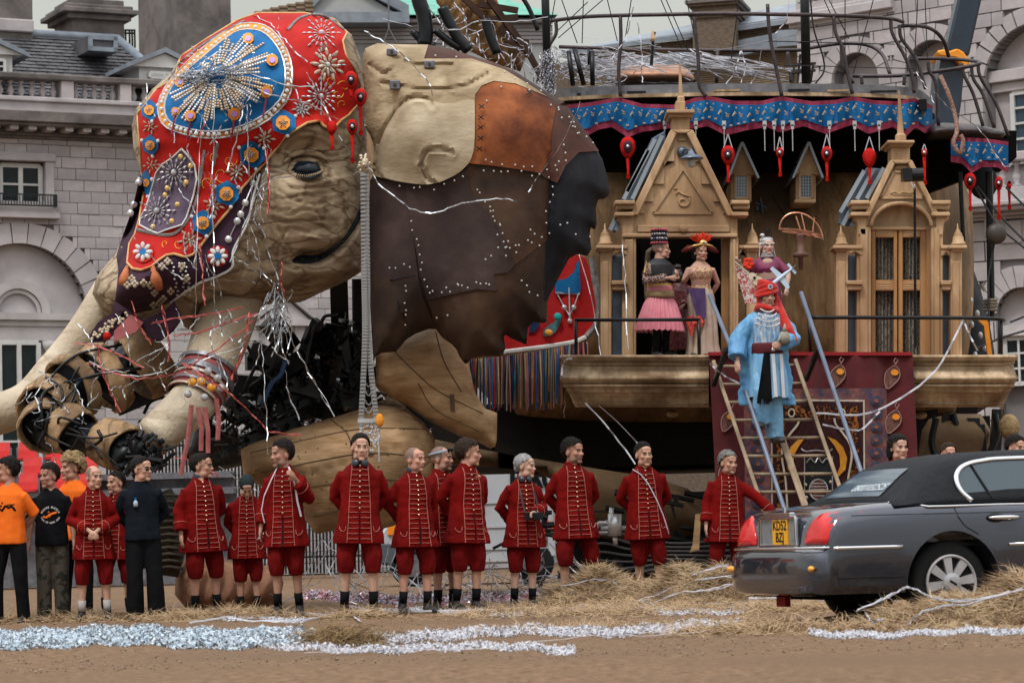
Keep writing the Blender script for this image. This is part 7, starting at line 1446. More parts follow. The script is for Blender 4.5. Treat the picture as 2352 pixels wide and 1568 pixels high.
def garment(name, t, torso, sleeves, mat, folds=.006, vox=.013, sl_end=1.0, sm=1, fseed=0, slr=(.066, .068, .062, .062, .066)):
 m = MB(); m.loft([[Vector((xo + rx * math.cos(a), yo + ry * math.sin(a), z)) for a in np.linspace(0, 2 * math.pi, 24, endpoint=False)] for z, rx, ry, yo, xo in [(*q, 0)[:5] if len(q) == 4 else q for q in torso]])
 for sh, el, wr in sleeves:
  e2 = el.lerp(wr, .92) if sl_end >= 1 else (sh.lerp(el, sl_end * 2) if sl_end < .5 else el); P = [sh - (sh * Vector((.35, 0, 0))) + Vector((0, 0, -.005)), sh + Vector((0, 0, .005)), sh.lerp(el, .5), el, e2] if sl_end >= 1 else [sh - (sh * Vector((.35, 0, 0))), sh, sh.lerp(e2, .5), e2]
  m.tube(P, [slr[0] * .8, *slr][:len(P)] if sl_end >= 1 else [.06, .062, .066, .07], 12)
  if sl_end >= 1 and slr[4] >= .066: d = (wr - el).normalized(); m.tube([e2 - d * .09, e2 - d * .005], [.074, .076], 12)
 me = remesh(m, vox, name, sm); A = carr(me)
 for i in range(len(A)):
  p = A[i]; n_ = noise.noise(Vector((p[0] * 14 + fseed, p[1] * 14, p[2] * 4))) + .5 * noise.noise(Vector((p[0] * 9, p[1] * 9 + fseed, p[2] * 16))); r_ = math.hypot(p[0], p[1]) or 1; g_ = folds * (n_ * (1 + max(0, 1.0 - p[2]) * 1.6) + 1.3 * max(0, 1.02 - p[2]) * 2 * math.sin(math.atan2(p[1], p[0]) * 9 + fseed) * (.6 + n_)); A[i, 0] += p[0] / r_ * g_; A[i, 1] += p[1] / r_ * g_
 setco(me, A); return ob(name, me, mat, t)
COAT = [(1.535, .070, .068, .012), (1.505, .080, .076, .012), (1.47, .115, .095, .012), (1.435, .155, .11, .01), (1.37, .20, .128, .005), (1.28, .20, .135, -.005), (1.12, .19, .135, -.005), (1.0, .205, .15, -.005), (.88, .23, .17, -.005), (.74, .258, .19, -.005), (.70, .262, .195, -.005)]
def surf_strip(mb, bvh, pts, wd, off=.006):
 Q = []
 for x, z in pts:
  h = bvh.ray_cast(Vector((x, -1, z)), Vector((0, 1, 0)))
  if h[0] is not None and h[0].y < .06: Q.append(h[0] + Vector((0, -off, 0)))
 if len(Q) > 1: mb.tube(Q, [(off * .9, wd / 2)] * len(Q), 6, twist0=Vector((0, 1, 0)) )
def redcoat(t, i, seed=0, cuffs=True, collar=None, open_=True):
 fs = i["f"]; torso = [(z, rx * (fs if z > 1.1 else 1), ry, y) for z, rx, ry, y in COAT]; c = garment("coat", t, torso, i["arms"], coat_m, .015, fseed=seed * 7.3)
 bv = BVHTree.FromPolygons([v_.co for v_ in c.data.vertices], [p.vertices for p in c.data.polygons]); m = MB(); b = MB(); rs = random.Random(seed)
 xs = lambda z: float(np.interp(z, [.70, .9, 1.2, 1.44], [.125, .112, .10, .080]))
 for s_ in (-1, 1):
  surf_strip(m, bv, [(s_ * xs(z), z) for z in np.linspace(.71, 1.485, 22)], .008)
  for kk in range(14):
   z = .745 + kk * .052; w_ = xs(z); surf_strip(m, bv, [(s_ * x, z + rs.uniform(-.002, .002)) for x in np.linspace(.014, w_, 5)], .0065)
  surf_strip(m, bv, [(s_ * x, z) for x, z in ((.135, .87), (.140, .835), (.155, .815), (.175, .82), (.195, .84), (.20, .865))], .007)
 for kk in range(9):
  z = 1.02 + kk * .052 + .026; h = bv.ray_cast(Vector((0, -1, z)), Vector((0, 1, 0)))
  if h[0]: b.ell(h[0] + Vector((0, -.006, 0)), (.009, .006, .009), 7, 5)
 sl = MB(); surf_strip(sl, bv, [(.0, z) for z in np.linspace(.702, 1.0 if open_ else .8, 8)], .012, .004); ob("coat_opening", sl, black_cl, c)
 for sh, el, wr in i["arms"]:
  if wr.y > .1: continue
  d = (wr - el).normalized(); e2 = el.lerp(wr, .92) - d * .09; x_ = d.orthogonal().normalized(); y_ = d.cross(x_); m.tube([e2 + (x_ * math.cos(a) + y_ * math.sin(a)) * .077 for a in np.linspace(0, 6.283, 14)], .004, 5)
 ob("braid", m, lace_m, c); ob("brass_buttons", b, button_m, c)
 if collar: q = MB(); q.tube([Vector((0, .012, 1.495)), Vector((0, .005, 1.53)), Vector((0, .0, 1.555))], [(.075, .073), (.073, .072), (.066, .068)], 14, twist0=Vector((1, 0, 0))); ob("neck_scarf", q, collar, t, smooth=True)
 q = MB()
 for kn, an, td in i["legs"]:
  hip = Vector((.09 * (1 if kn.x > 0 else -1), .01, .9)); q.tube([hip + Vector((0, 0, .04)), hip.lerp(kn, .5), kn + Vector((0, 0, .07)), kn + Vector((0, 0, -.01)), kn.lerp(an, .20)], [.10, .102, .096, .088, .072], 14)
 q.ell((0, .01, .9), (.18, .13, .12)); bm_2 = remesh(q, .015, "breeches", 1); A = carr(bm_2)
 for j in range(len(A)): p = A[j]; A[j, 1] += .016 * noise.noise(Vector((p[0] * 26, p[1] * 8, p[2] * 7 + seed))); A[j, 0] += .012 * noise.noise(Vector((p[0] * 8, p[1] * 26, p[2] * 7 + seed)))
 setco(bm_2, A); ob("breeches", bm_2, breech_m, t)
 return c
navy_scarf = M("navy_neck_scarf", (.02, .035, .055), (.035, .055, .08), scale=10, rough=.9)
def headphones(t, i):
 m = MB(); m.tube([Vector((.075 * math.cos(a), .01 + .08 * math.sin(a), 1.50 + .01 * math.sin(a))) for a in np.linspace(-.9, 4.04, 16)], .011, 8)
 for s_ in (-1, 1): m.lathe([(.02, -.02), (.036, -.015), (.038, .012), (.03, .02)], (s_ * .045, -.09, 1.485), 14, (s_ * .5, -1, .2))
 return ob("headphones", m, M("headphone_plastic", (.02, .03, .045), rough=.3), t, smooth=True)
def RC(label, x, y, D, seed, collar=None, **k):
 t, i = person(label, x, y, D, **k); c = redcoat(t, i, seed, collar=collar); return t, i, c
sk2, sk3 = (.46, .25, .18), (.40, .21, .15)
SHO = ((.27, -.02, 1.17), (.10, -.17, 1.38))
RC("balding man in red velvet coat with hands clasped in front,grey socks showing", 212, 1063, 30.6, 1, head=30, turn=8, arms=("clasp", "clasp"), hairstyle="balding", sock="grey", stance=.17, z0=0)
t, i, c = RC("red-coated man in dark glasses facing right,hand hanging by his pocket", 468, 1036, 31.4, 2, collar=navy_scarf, head=52, turn=25, arms=("down", "behind"), hair="dark", hairstyle="short", skin=sk2)
q = MB()
for s_ in (-1, 1): q.tube([i["hp"]((s_ * .031 + .018 * math.cos(a), -.105, .0 + .013 * math.sin(a))) for a in np.linspace(0, 6.28, 10)], .0022, 5); q.tube([i["hp"]((s_ * .05, -.10, .004)), i["hp"]((s_ * .08, 0, .006))], .002, 4)
ob("glasses", q, black_metal, t)
t, i, c = RC("red-coated figure in a black beanie with head bowed low", 566, 1081, 31.6, 3, head=5, turn=5, arms=("behind", "behind"), hairstyle="none", tilt=38, skin=sk2, base_z=0)
q = MB(); q.ell((0, .022, .045), (.092, .114, .10), 18, 12); me = remesh(q, .012, "beanie", 1); A = carr(me); hp = i["hp"]; A = np.array([tuple(hp(Vector((p[0], p[1], max(p[2], .0 + p[1] * -.3))))) for p in A]); setco(me, A); ob("beanie", me, M("black_beanie", (.012, .02, .022), (.02, .03, .032), scale=20, rough=.9), t)
t, i, c = RC("tall red-coated man looking left,white ribbon round his neck,hand at his shoulder", 655, 1006, 30.4, 4, head=-48, turn=-6, arms=("down", "chest"), hair="dark", hairstyle="full", skin=sk3, stubble=.5)
m_ = MB(); m_.tube([(-.06, -.06, 1.51), (-.12, -.13, 1.38), (-.20, -.14, 1.22), (-.235, -.13, 1.08), (-.2, -.16, .95)], [(.002, .010)] * 5, 5); m_.tube([(.06, -.05, 1.51), (.11, -.13, 1.42), (.15, -.20, 1.34), (.17, -.18, 1.15), (.20, -.16, 1.0)], [(.002, .012)] * 5, 5); ob("ribbon", m_, paper, t)
t, i, c = RC("red-coated man facing us with blue-black headphones round his neck", 815, 990, 30.0, 5, head=8, turn=3, hair="dark", hairstyle="short", boots=brown_boot, skin=(.52, .31, .23)); headphones(t, i)
RC("red-coated man with cropped hair and navy scarf,shoulders turned to the right", 946, 1020, 30.2, 6, collar=navy_scarf, head=32, turn=22, hairstyle="shaved", skin=(.52, .27, .20), stubble=.3)
t, i, c = RC("red-coated man with goggles pushed up on his forehead,partly hidden", 1016, 1018, 30.9, 7, head=42, turn=28, hairstyle="shaved", skin=sk2, stubble=.4)
q = MB(); q.tube([i["hp"]((.088 * math.cos(a), .02 + .108 * math.sin(a), .062 - .018 * math.sin(a))) for a in np.linspace(0, 6.283, 20)], [(.010, .004)] * 20, 6); ob("goggle_strap", q, M("pale_blue_strap", (.3, .4, .5)), t)
q = MB()
for s_ in (-1, 1): q.ell(i["hp"]((s_ * .035, -.095, .082)), (.03, .016, .02), 12, 8, i["hrot"])
ob("goggles", q, navy_cl, t, smooth=True)
RC("red-coated man with thick dark hair seen in right profile", 1062, 1004, 30.6, 8, head=62, turn=30, hair="brown", hairstyle="full", skin=sk2)
t, i, c = RC("short grey-haired woman in a red coat holding a black camera", 1193, 1038, 31.2, 9, head=52, turn=16, arms=("behind", "cam"), hair="grey", hairstyle="crop", female=True, skin=(.50, .31, .24)); headphones(t, i)
m_ = MB(); m_.box((.05, -.255, 1.06), (.20, .10, .085)); m_.box((.05, -.25, 1.115), (.07, .06, .035)); m_.lathe([(.045, 0), (.045, .05), (.038, .055)], (.03, -.30, 1.06), 16, (0, -1, 0)); m_.tube([(-.06, -.03, 1.50), (-.07, -.15, 1.3), (-.05, -.24, 1.10)], [(.003, .014)] * 3, 5); m_.tube([(.06, -.03, 1.50), (.10, -.15, 1.3), (.13, -.24, 1.10)], [(.003, .014)] * 3, 5)
cmr_ = ob("camera", m_, black_metal, None, bev=.006); cmr_.location = t.location; cmr_.rotation_euler = t.rotation_euler; cmr_.scale = t.scale; tag(cmr_, "black camera on a neck strap,in the hands of the grey-haired woman", "camera")
RC("tall broad red-coated man with dark quiff standing behind the first straw heap", 1320, 1002, 32.4, 10, head=34, turn=14, hair="dark", hairstyle="full", skin=sk3, stubble=.55, stance=.14)
t, i, c = RC("young red-coated man with a white cord slung across his chest", 1484, 1010, 32.6, 11, head=12, turn=8, hair="dark", hairstyle="short", skin=(.50, .29, .20))
m_ = MB(); m_.tube([(-.13, -.03, 1.48), (-.06, -.13, 1.42), (.02, -.155, 1.30), (.10, -.17, 1.12), (.16, -.175, .95), (.20, -.17, .80), (.215, -.15, .75)], [(.004, .009)] * 7, 6); ob("white_cord", m_, paper, t)
t, i, c = RC("grey-haired red-coated man stretching an arm to the foot of the ladder rail", 1660, 1032, 32.2, 12, head=24, turn=6, arms=("down", ((.36, -.08, 1.22), (.52, -.16, 1.03))), hair="salt", hairstyle="full", skin=sk2, stubble=.25)
RC("dark-haired young man in a red coat standing behind the car's boot", 2061, 994, 31.0, 13, head=22, turn=0, hair="dark", hairstyle="long", skin=(.52, .31, .24))
RC("short-haired man behind the black car roof, only his eyes and forehead showing", 2177, 1012, 31.5, 14, head=10, turn=0, hair="brown", hairstyle="short", skin=(.52, .28, .21))
RC("dark-haired man behind the car roof at the right edge", 2330, 996, 31.0, 15, head=20, turn=10, hair="dark", hairstyle="full", skin=(.52, .29, .21))
def trousers(t, i, mat, r0=.10, r1=.075):
 q = MB()
 for kn, an, td in i["legs"]: hip = Vector((.09 * (1 if kn.x > 0 else -1), .01, .92)); q.tube([hip, hip.lerp(kn, .5), kn, kn.lerp(an, .5), an + Vector((0, 0, -.03))], [r0, r0 * .98, r0 * .84, r1, r1 * 1.02], 14)
 q.ell((0, .01, .90), (.182, .135, .13)); q.loft([[Vector((.178 * math.cos(a), .01 + .128 * math.sin(a), z)) for a in np.linspace(0, 6.2, 18)] for z in (.84, 1.0)]); return ob("trousers", remesh(q, .015, "trousers", 1), mat, t)
TEE = [(1.505, .078, .07, .012), (1.46, .125, .095, .012), (1.38, .195, .125, .005), (1.28, .195, .13, -.005), (1.12, .185, .13, -.005), (.98, .195, .145, -.005), (.88, .205, .155, 0), (.85, .20, .15, 0)]
CREW = "stage crew at the left edge"
def front_pts(g_): return BVHTree.FromPolygons([v_.co for v_ in g_.data.vertices], [p.vertices for p in g_.data.polygons])
def print_on(t, g_, pieces, mat, name, par=None):
 bv = front_pts(g_); m = MB()
 for pts, wd in pieces: surf_strip(m, bv, pts, wd, .004)
 return ob(name, m, mat, g_)
t, i = person("man in orange T-shirt with black print, hands behind his back, at the left edge", 18, 1046, 30.6, head=-60, turn=-16, arms=("behind", "behind"), hair="dark", hairstyle="full", skin=sk3, group=CREW); g_ = garment("orange_tshirt", t, TEE, i["arms"], orange_t, .007, sl_end=.6); trousers(t, i, black_cl)
print_on(t, g_, [([(x, 1.235 + .02 * math.sin(x * 30) + .015 * math.sin(x * 83)) for x in np.linspace(-.16, .13, 16)], .028), ([(-.14, 1.21), (-.10, 1.205)], .03), ([(-.06, 1.255), (-.03, 1.262)], .02), ([(.04, 1.27), (.12, 1.275)], .012), ([(-.02, 1.285), (-.02, 1.30)], .02)], black_cl, "chest_print")
t, i = person("dark-haired man in black T-shirt with round white lettering and an orange print", 118, 1060, 30.9, head=-40, turn=4, arms=("down", "down"), hair="dark", hairstyle="full", skin=(.36, .19, .14), group=CREW); g_ = garment("black_tshirt", t, TEE, i["arms"], black_cl, .006, sl_end=.6); trousers(t, i, camo, .11, .09)
bv = front_pts(g_); m_ = MB()
def arc_text(s, cz, r, a0, a1, size, flip):
 out = MB()
 for j, ch in enumerate(s):
  if ch == " ": continue
  a = R(a0 + (a1 - a0) * j / (len(s) - 1)); x, z = r * math.cos(a), cz + r * math.sin(a); h = bv.ray_cast(Vector((x, -1, z)), Vector((0, 1, 0)))
  if not h[0]: continue
  tm = text_mesh(ch, size, ext=.0015, bold=.0008); rt = Matrix.Rotation((a - math.pi / 2) if not flip else (a + math.pi / 2), 3, 'Y').inverted() @ Matrix.Rotation(R(90), 3, 'X'); b = len(out.v)
  out.v += [tuple(rt @ v_.co + h[0] + Vector((0, -.006, 0))) for v_ in tm.vertices]; out.f += [tuple(b + q_ for q_ in p.vertices) for p in tm.polygons]
 return out
wp = M("white_print", (.6, .6, .6), rough=.8); ob("lettering", arc_text("POUVRE RUCELA", 1.17, .115, 150, 30, .032, False), wp, g_, fix=False); ob("lettering", arc_text("TIAL OF GEAR 2001", 1.235, .125, 212, 328, .028, True), wp, g_, fix=False)
print_on(t, g_, [([(-.085, 1.185), (-.06, 1.172), (-.035, 1.18), (-.01, 1.2), (.03, 1.215), (.075, 1.225)], .026), ([(-.07, 1.175), (-.03, 1.172)], .02), ([(-.02, 1.225), (-.018, 1.24)], .018), ([(-.03, 1.195), (.0, 1.18)], .02)], orange_t, "orange_print")
t, i = person("curly blond-haired person in orange with their back half turned, behind the balding man", 168, 1040, 31.9, head=150, turn=160, arms=("down", "down"), hair="blond", hairstyle="curly", skin=sk2, group=CREW); garment("orange_tshirt", t, TEE, i["arms"], orange_t, .006, sl_end=.6); trousers(t, i, black_cl)
RC("red-coated person half hidden between the balding man and the man in sunglasses", 262, 1078, 32.3, 16, head=-20, turn=-20, hair="dark", hairstyle="short", skin=sk2, stance=.16)
t, i = person("man in sunglasses and dark navy clothes with a water bottle in his chest pocket", 330, 1043, 30.6, head=48, turn=10, arms=("behind", "behind"), hair="dark", hairstyle="short", skin=(.50, .29, .21), group=CREW, sock=False)
g_ = garment("navy_jacket", t, [(1.515, .078, .074, .012)] + TEE[1:-2] + [(.86, .21, .155, 0)], i["arms"], navy_cl, .008, slr=(.075, .07, .062, .058, .055)); trousers(t, i, black_cl, .11, .10)
q = MB()
for s_ in (-1, 1): q.ell(i["hp"]((s_ * .033, -.100, .002)), (.027, .012, .016), 12, 8, i["hrot"]); q.tube([i["hp"]((s_ * .055, -.095, .006)), i["hp"]((s_ * .082, 0, .008))], .0035, 5)
q.tube([i["hp"]((-.02, -.112, .006)), i["hp"]((.02, -.112, .006))], .004, 5); ob("sunglasses", q, M("black_lens", (.004, .004, .005), rough=.08), t, smooth=True)
q = MB(); q.lathe([(.025, 0), (.028, .03), (.026, .05), (.012, .07)], (-.07, -.14, 1.23), 12); b_ = ob("water_bottle", q, M("clear_plastic", (.35, .42, .5), rough=.1), t, smooth=True); q = MB(); q.lathe([(.013, .07), (.013, .10)], (-.07, -.14, 1.23), 10); ob("blue_cap", q, blue_cl, b_)
# -- costumed figures on the balcony and ladder
PL = "costumed performers on the elephant"
zb = W(1500, 818, 35.5).z
def pleats(rings, n, amp, name, t, mat, seg=96, th=0.0, y0=0):
 m = MB(); m.loft([[Vector((cx + (rx * (1 + amp * pl_ * math.sin(n * a + pl_)) ) * math.cos(a), cy + (ry * (1 + amp * pl_ * math.sin(n * a + pl_))) * math.sin(a), z + .01 * pl_ * math.sin(n * a))) for a in np.linspace(0, 2 * math.pi, seg, endpoint=False)] for z, rx, ry, cx, cy, pl_ in rings], cap=False); return ob(name, m, mat, t, smooth=True, fix=True)
t, i = person("man in pleated pink skirt and black jacket and a tower of beaded rings as hat", 1510, 549, 35.45, head=62, turn=30, arms=(((.27, -.03, 1.15), (.06, -.30, 1.18)), ((.24, -.08, 1.18), (.05, -.36, 1.24))), hairstyle="shaved", skin=(.50, .29, .22), group=PL, z0=zb - .02, sock=False, build=1.1)
g_ = garment("black_jacket", t, [(1.50, .085, .08, .012), (1.455, .16, .10, .012), (1.40, .21, .13, .005), (1.28, .20, .135, 0), (1.14, .18, .13, 0), (1.10, .175, .125, 0)], i["arms"][1:], M("jet_velvet", (.006, .006, .010), (.015, .015, .02), scale=8, rough=.6), .006)
brg = M("embroidered_brocade", (.05, .02, .03), (.42, .30, .24), scale=42, rough=.7, pos=(.5, .56), detail=2); garment("brocade_sleeve", t, [(1.42, .05, .05, 0, -.15), (1.36, .05, .05, 0, -.16), (1.34, .03, .03, 0, -.16)], i["arms"][:1], brg, .004)
m_ = MB()
for k in range(7): a = -2.6 + k * .18; m_.tube([Vector((-.20 + .07 * math.cos(2.2 + k * .25) * 1, -.07 * math.sin(.5 + k * .3) - .01, 1.455 - k * .004)), Vector((-.245 - .012 * k, -.03 - .012 * k, 1.30 - .006 * k))], .006, 5)
ob("gold_epaulette", m_, gold, g_); pleats([(1.12, .185, .135, 0, 0, 0), (1.08, .19, .14, 0, 0, .3), (1.05, .18, .13, 0, 0, 0)], 24, .1, "gold_hem", t, gold); m_ = MB(); m_.lathe([(.178, .98), (.185, 1.0), (.18, 1.06), (.172, 1.075)], (0, 0, 0), 24); ob("pink_sash", m_, M("pink_silk", (.62, .18, .24), (.72, .26, .32), scale=7, rough=.6), t, smooth=True)
m_ = MB(); m_.lathe([(.19, .90), (.20, .93), (.195, .99), (.185, 1.0)], (0, 0, 0), 24); ob("tan_belt", m_, M("tan_waist_sash", (.25, .17, .09), (.35, .25, .14), scale=8), t, smooth=True)
pleats([(.93, .175, .135, 0, 0, .2), (.80, .235, .20, 0, 0, .8), (.62, .29, .26, .0, .01, 1), (.42, .335, .31, 0, .02, 1.1), (.40, .335, .31, 0, .02, 1.1)], 26, .05, "pleated_skirt", t, M("pink_silk", (.6, .2, .2)), 208); trousers(t, i, black_cl, .08, .05)
hp = i["hp"]; m_ = []
for k, (mt, r_) in enumerate(((M("rose_beads", (.40, .06, .10), (.55, .12, .16), scale=30), .098), (M("dark_ring", (.02, .02, .03)), .09), (M("ivory_blue_beads", (.06, .07, .14), (.65, .6, .62), scale=26, pos=(.48, .52)), .092), (M("dark_ring", (.02, .02, .03)), .088), (M("ivory_blue_beads", (.5, .5, .5)), .092), (M("dark_ring", (.02, .02, .03)), .088), (M("rose_beads", (.4, .06, .1)), .096))):
 q = MB(); z = .095 + k * .030; n = 18
 for j in range(n): a = 2 * math.pi * j / n; q.ell(hp((r_ * math.cos(a) * .92, .02 + r_ * math.sin(a), z)), (.02, .02, .017), 6, 5, i["hrot"] @ Matrix.Rotation(a, 3, 'Z'))
 ob("hat_ring", q, mt, t, smooth=True)
q = MB(); q.lathe([(.07, 0), (.08, .2), (.05, .235)], hp((0, .02, .085)), 16, i["hrot"] @ Vector((0, 0, 1))); ob("hat_core", q, black_cl, t)
q = MB(); q.tube([hp((0, .11, .03)), hp((0, .16, -.02)), Vector((-.02, .30, 1.30)), Vector((0, .30, 1.0)), Vector((0, .27, .85))], [.02, .035, .05, .06, .07], 8); ob("brown_veil", q, M("sheer_brown_veil", (.09, .07, .055), (.14, .11, .085), scale=20), t, smooth=True)
t, i = person("smiling woman in gold bodice with a red feather and gold fan headdress in the doorway", 1604, 556, 35.6, head=14, turn=4, arms=(((.25, .0, 1.16), (.19, -.16, 1.26)), ((.25, .08, 1.16), (.18, .16, 1.0))), hair="dark", hairstyle="long", female=True, skin=(.52, .30, .23), group=PL, z0=zb - .02, sock=False, build=1.1)
garment("gold_bodice", t, [(1.40, .15, .10, -.01), (1.33, .165, .135, -.03), (1.25, .16, .13, -.02), (1.15, .13, .10, 0), (1.06, .15, .11, 0), (1.02, .165, .12, 0)], [], M("gold_lamé_bodice", (.36, .17, .10), (.62, .42, .26), scale=26, rough=.45, pos=(.45, .55), bump=.6, bscale=50), .004)
pleats([(1.05, .165, .125, 0, 0, .1), (.92, .19, .15, 0, 0, .5), (.6, .19, .17, .02, 0, 1), (.2, .21, .19, .02, 0, 1), (.03, .24, .21, .02, 0, 1)], 11, .07, "cream_skirt", t, M("cream_satin", (.36, .26, .20), (.48, .38, .31), scale=5, rough=.4))
m_ = MB(); m_.loft([[Vector((-.20 + .02 * k + x, -.165 - .01 * k + .01 * math.sin(x * 50), 1.06 - .08 * k)) for x in np.linspace(0, .24 - .02 * k, 9)] for k in range(7)], cap=False, closed=False); ob("purple_sash", m_, M("purple_silk", (.05, .025, .09), (.09, .05, .14), scale=6), t, smooth=True, fix=False)
for dx, c_, l in ((-.17, charm_d, .5), (-.05, charm_c, .32)):
 m_ = MB(); m_.tube([Vector((dx, -.20, .62)), Vector((dx, -.22, .52)), Vector((dx, -.21, .58 - l * .55))], [(.02, .05), (.02, .07), (.008, .01)], 8, twist0=Vector((0, 1, 0))); ob("red_pendant_scarf", m_, M("red_sequin_scarf", (.35, .015, .02), (.62, .12, .08), scale=30, pos=(.45, .55)), t)
hp = i["hp"]; m_ = MB(); random.seed(41)
for k in range(46):
 a = random.uniform(-1.1, 1.1); l = random.uniform(.10, .21); b = hp((0, -.03, .125)); d = i["hrot"] @ Vector((math.sin(a), random.uniform(-.3, .3), math.cos(a))); m_.tube([b, b + d * l * .55, b + d * l + Vector((0, -.02, -.01))], [.006, .022, .004], 5)
ob("red_feathers", m_, M("scarlet_feather", (.62, .02, .01), (.8, .07, .03), scale=20), t)
m_ = MB(); m_.ell(hp((0, -.09, .125)), (.055, .02, .05), 14, 8); m_.lathe([(.088, 0), (.096, .03), (.10, .06), (.08, .07)], hp((0, .02, .055)), 16, i["hrot"] @ Vector((0, -.2, 1)))
for s_ in (-1, 1): m_.tube([hp((s_ * .02, -.09, .11)), hp((s_ * .12, -.08, .09)), hp((s_ * .20, -.03, .055))], [.02, .012, .005], 6)
for k in range(7): m_.tube([hp((0, -.10, .09 - k * .006)), hp((0, -.105, .06 - k * .006))], .004, 5)
ob("gold_crown", m_, gold, t, smooth=True); m_ = MB(); m_.ell(hp((0, -.113, .125)), (.015, .01, .015), 8, 6); ob("blue_jewel", m_, blue_cl, t)
m_ = MB()
for s_ in (-1, 1): m_.tube([hp((s_ * .05, .0, .085)), hp((s_ * .16, .02, .06)), hp((s_ * .25, .03, .01))], [(.03, .02), (.05, .012), (.02, .008)], 8)
ob("dark_red_brim", m_, M("oxblood_felt", (.10, .012, .015)), t, smooth=True)
t, i = person("dim figure in a dark red robe standing deep in the doorway between two performers", 1560, 610, 36.25, head=-10, turn=0, arms=("down", "clasp"), hair="dark", hairstyle="long", skin=(.2, .12, .1), group=PL, z0=zb - .02, sock=False)
garment("dark_robe", t, [(1.50, .08, .08, .01), (1.44, .17, .11, .01), (1.3, .20, .14, 0), (1.0, .21, .16, 0), (.6, .25, .2, 0), (.2, .28, .22, 0)], i["arms"], M("maroon_sequins", (.05, .01, .015), (.17, .03, .03), scale=24, rough=.4, pos=(.45, .6)), .008); m_ = MB(); m_.lathe([(.05, .0), (.07, .03), (.03, .05)], i["hp"]((0, -.05, .12)), 12); ob("silver_headpiece", m_, silver, t)
t, i = person("woman in plum dress with tall silver headdress and red rose, hand on the rail", 1767, 542, 34.75, head=18, turn=-4, arms=(((.25, .02, 1.22), (.36, -.10, 1.36)), ((.27, -.02, 1.18), (.24, -.08, .98))), hairstyle="none", female=True, skin=(.55, .36, .30), group=PL, z0=zb - .02, sock=False, build=1.15)
plum = M("plum_silk", (.14, .012, .055), (.22, .025, .09), scale=5, rough=.6); garment("plum_dress", t, [(1.475, .14, .085, .012), (1.42, .19, .11, .01), (1.36, .18, .125, -.01), (1.28, .16, .13, -.03), (1.15, .125, .10, 0), (1.0, .16, .12, 0), (.7, .18, .15, 0), (.2, .22, .2, 0)], [(a, a.lerp(b, .75), b) for a, b, c_ in i["arms"]], plum, .006, sl_end=.5)
m_ = MB(); m_.ell((0, -.085, 1.385), (.075, .055, .075), 14, 10); ob("low_neckline", m_, M("pale_skin_neck", (.55, .36, .30), rough=.5), t, smooth=True)
hp = i["hp"]; m_ = MB(); m_.lathe([(.093, 0), (.096, .05), (.09, .085), (.06, .10)], hp((0, .015, .045)), 18, i["hrot"] @ Vector((0, 0, 1)))
for k in range(22): a = 2 * math.pi * k / 22; m_.ell(hp((.09 * math.cos(a), .015 + .105 * math.sin(a), .04)), (.011, .011, .017), 6, 5)
for k in range(10):
 for s_ in (-1, 1): m_.ell(hp((s_ * (.085 + .002 * k), .02, .02 - k * .017)), (.011, .018, .011), 6, 4)
for k in range(4): m_.tube([Vector((.07 * (1 + k * .12) * math.cos(a), -.02 + (.075 + .015 * k) * math.sin(a), 1.52 - k * .018)) for a in np.linspace(3.3, 6.1, 12)], .009, 5)
m_.ell(hp((-.06, -.02, .165)), (.035, .03, .03), 8, 6); ob("silver_headdress", m_, silver, t)
m_ = MB()
for k, a in enumerate((-.55, 0, .45)): m_.tube([hp((.02 + .05 * math.sin(a) + .028 * math.sin(u), .0, .13 + .055 * (1 - math.cos(u)) + (.02 if k == 1 else 0))) for u in np.linspace(0, 6.28, 14)], .006, 6)
ob("black_loops", m_, black_metal, t)
m_ = MB(); random.seed(5)
for k in range(26): m_.ell(Vector((-.26 + random.uniform(-.05, .05), -.11 + random.uniform(-.03, .03), 1.38 + random.uniform(-.07, .06))), (.03, .02, .028), 7, 5, Matrix.Rotation(random.uniform(0, 3), 3, 'Y'))
ob("red_rose", m_, M("scarlet_feather", (.6, .02, .01)), t)
m_ = MB(); m_.loft([[Vector((-.44 + .015 * k + x, -.10 + .02 * math.sin(x * 45 + k * .4), 1.34 - .085 * k)) for x in np.linspace(0, .17, 12)] for k in range(8)], cap=False, closed=False); ob("patterned_sleeve_scarf", m_, M("red_white_print", (.42, .07, .07), (.62, .55, .52), scale=16, rough=.9, pos=(.45, .53), detail=2, distort=1.2), t, smooth=True, fix=False)
zs = W(1755, 1018, 33.55).z
t, i = person("man in sky-blue robes and red turban coming down the ladder with a bird figure", 1752, 648, 33.45, head=10, turn=4, arms=(((.30, .0, 1.17), (.33, -.10, .93)), ((.27, -.02, 1.16), (.12, -.22, 1.10))), hairstyle="none", skin=(.50, .30, .22), group=PL, z0=zs, stance=.07, legs=[((-.09, -.16, .56), (-.08, -.05, .25)), ((.07, -.04, .48), (.08, .03, .09))], stubble=.25, build=1.06)
sky_cl = M("sky_blue_satin", (.06, .25, .50), (.17, .42, .68), scale=4, rough=.5, bump=.35, bscale=9, stretch=(3, 2, .7), c3=(.08, .26, .52), s3=3); strp = M("blue_silk_skirt", (.12, .33, .58), (.22, .46, .70), scale=5, rough=.5, bump=.3, stretch=(2.5, 1, .3))
garment("under_tunic", t, [(1.45, .12, .10, 0), (1.38, .17, .13, 0), (1.2, .17, .14, -.01), (1.05, .16, .135, -.01), (1.0, .165, .14, -.01)], [], M("blue_silver_brocade", (.14, .30, .50), (.50, .55, .62), scale=16, rough=.45, stretch=(2.5, 1, .4), pos=(.42, .6)), .006)
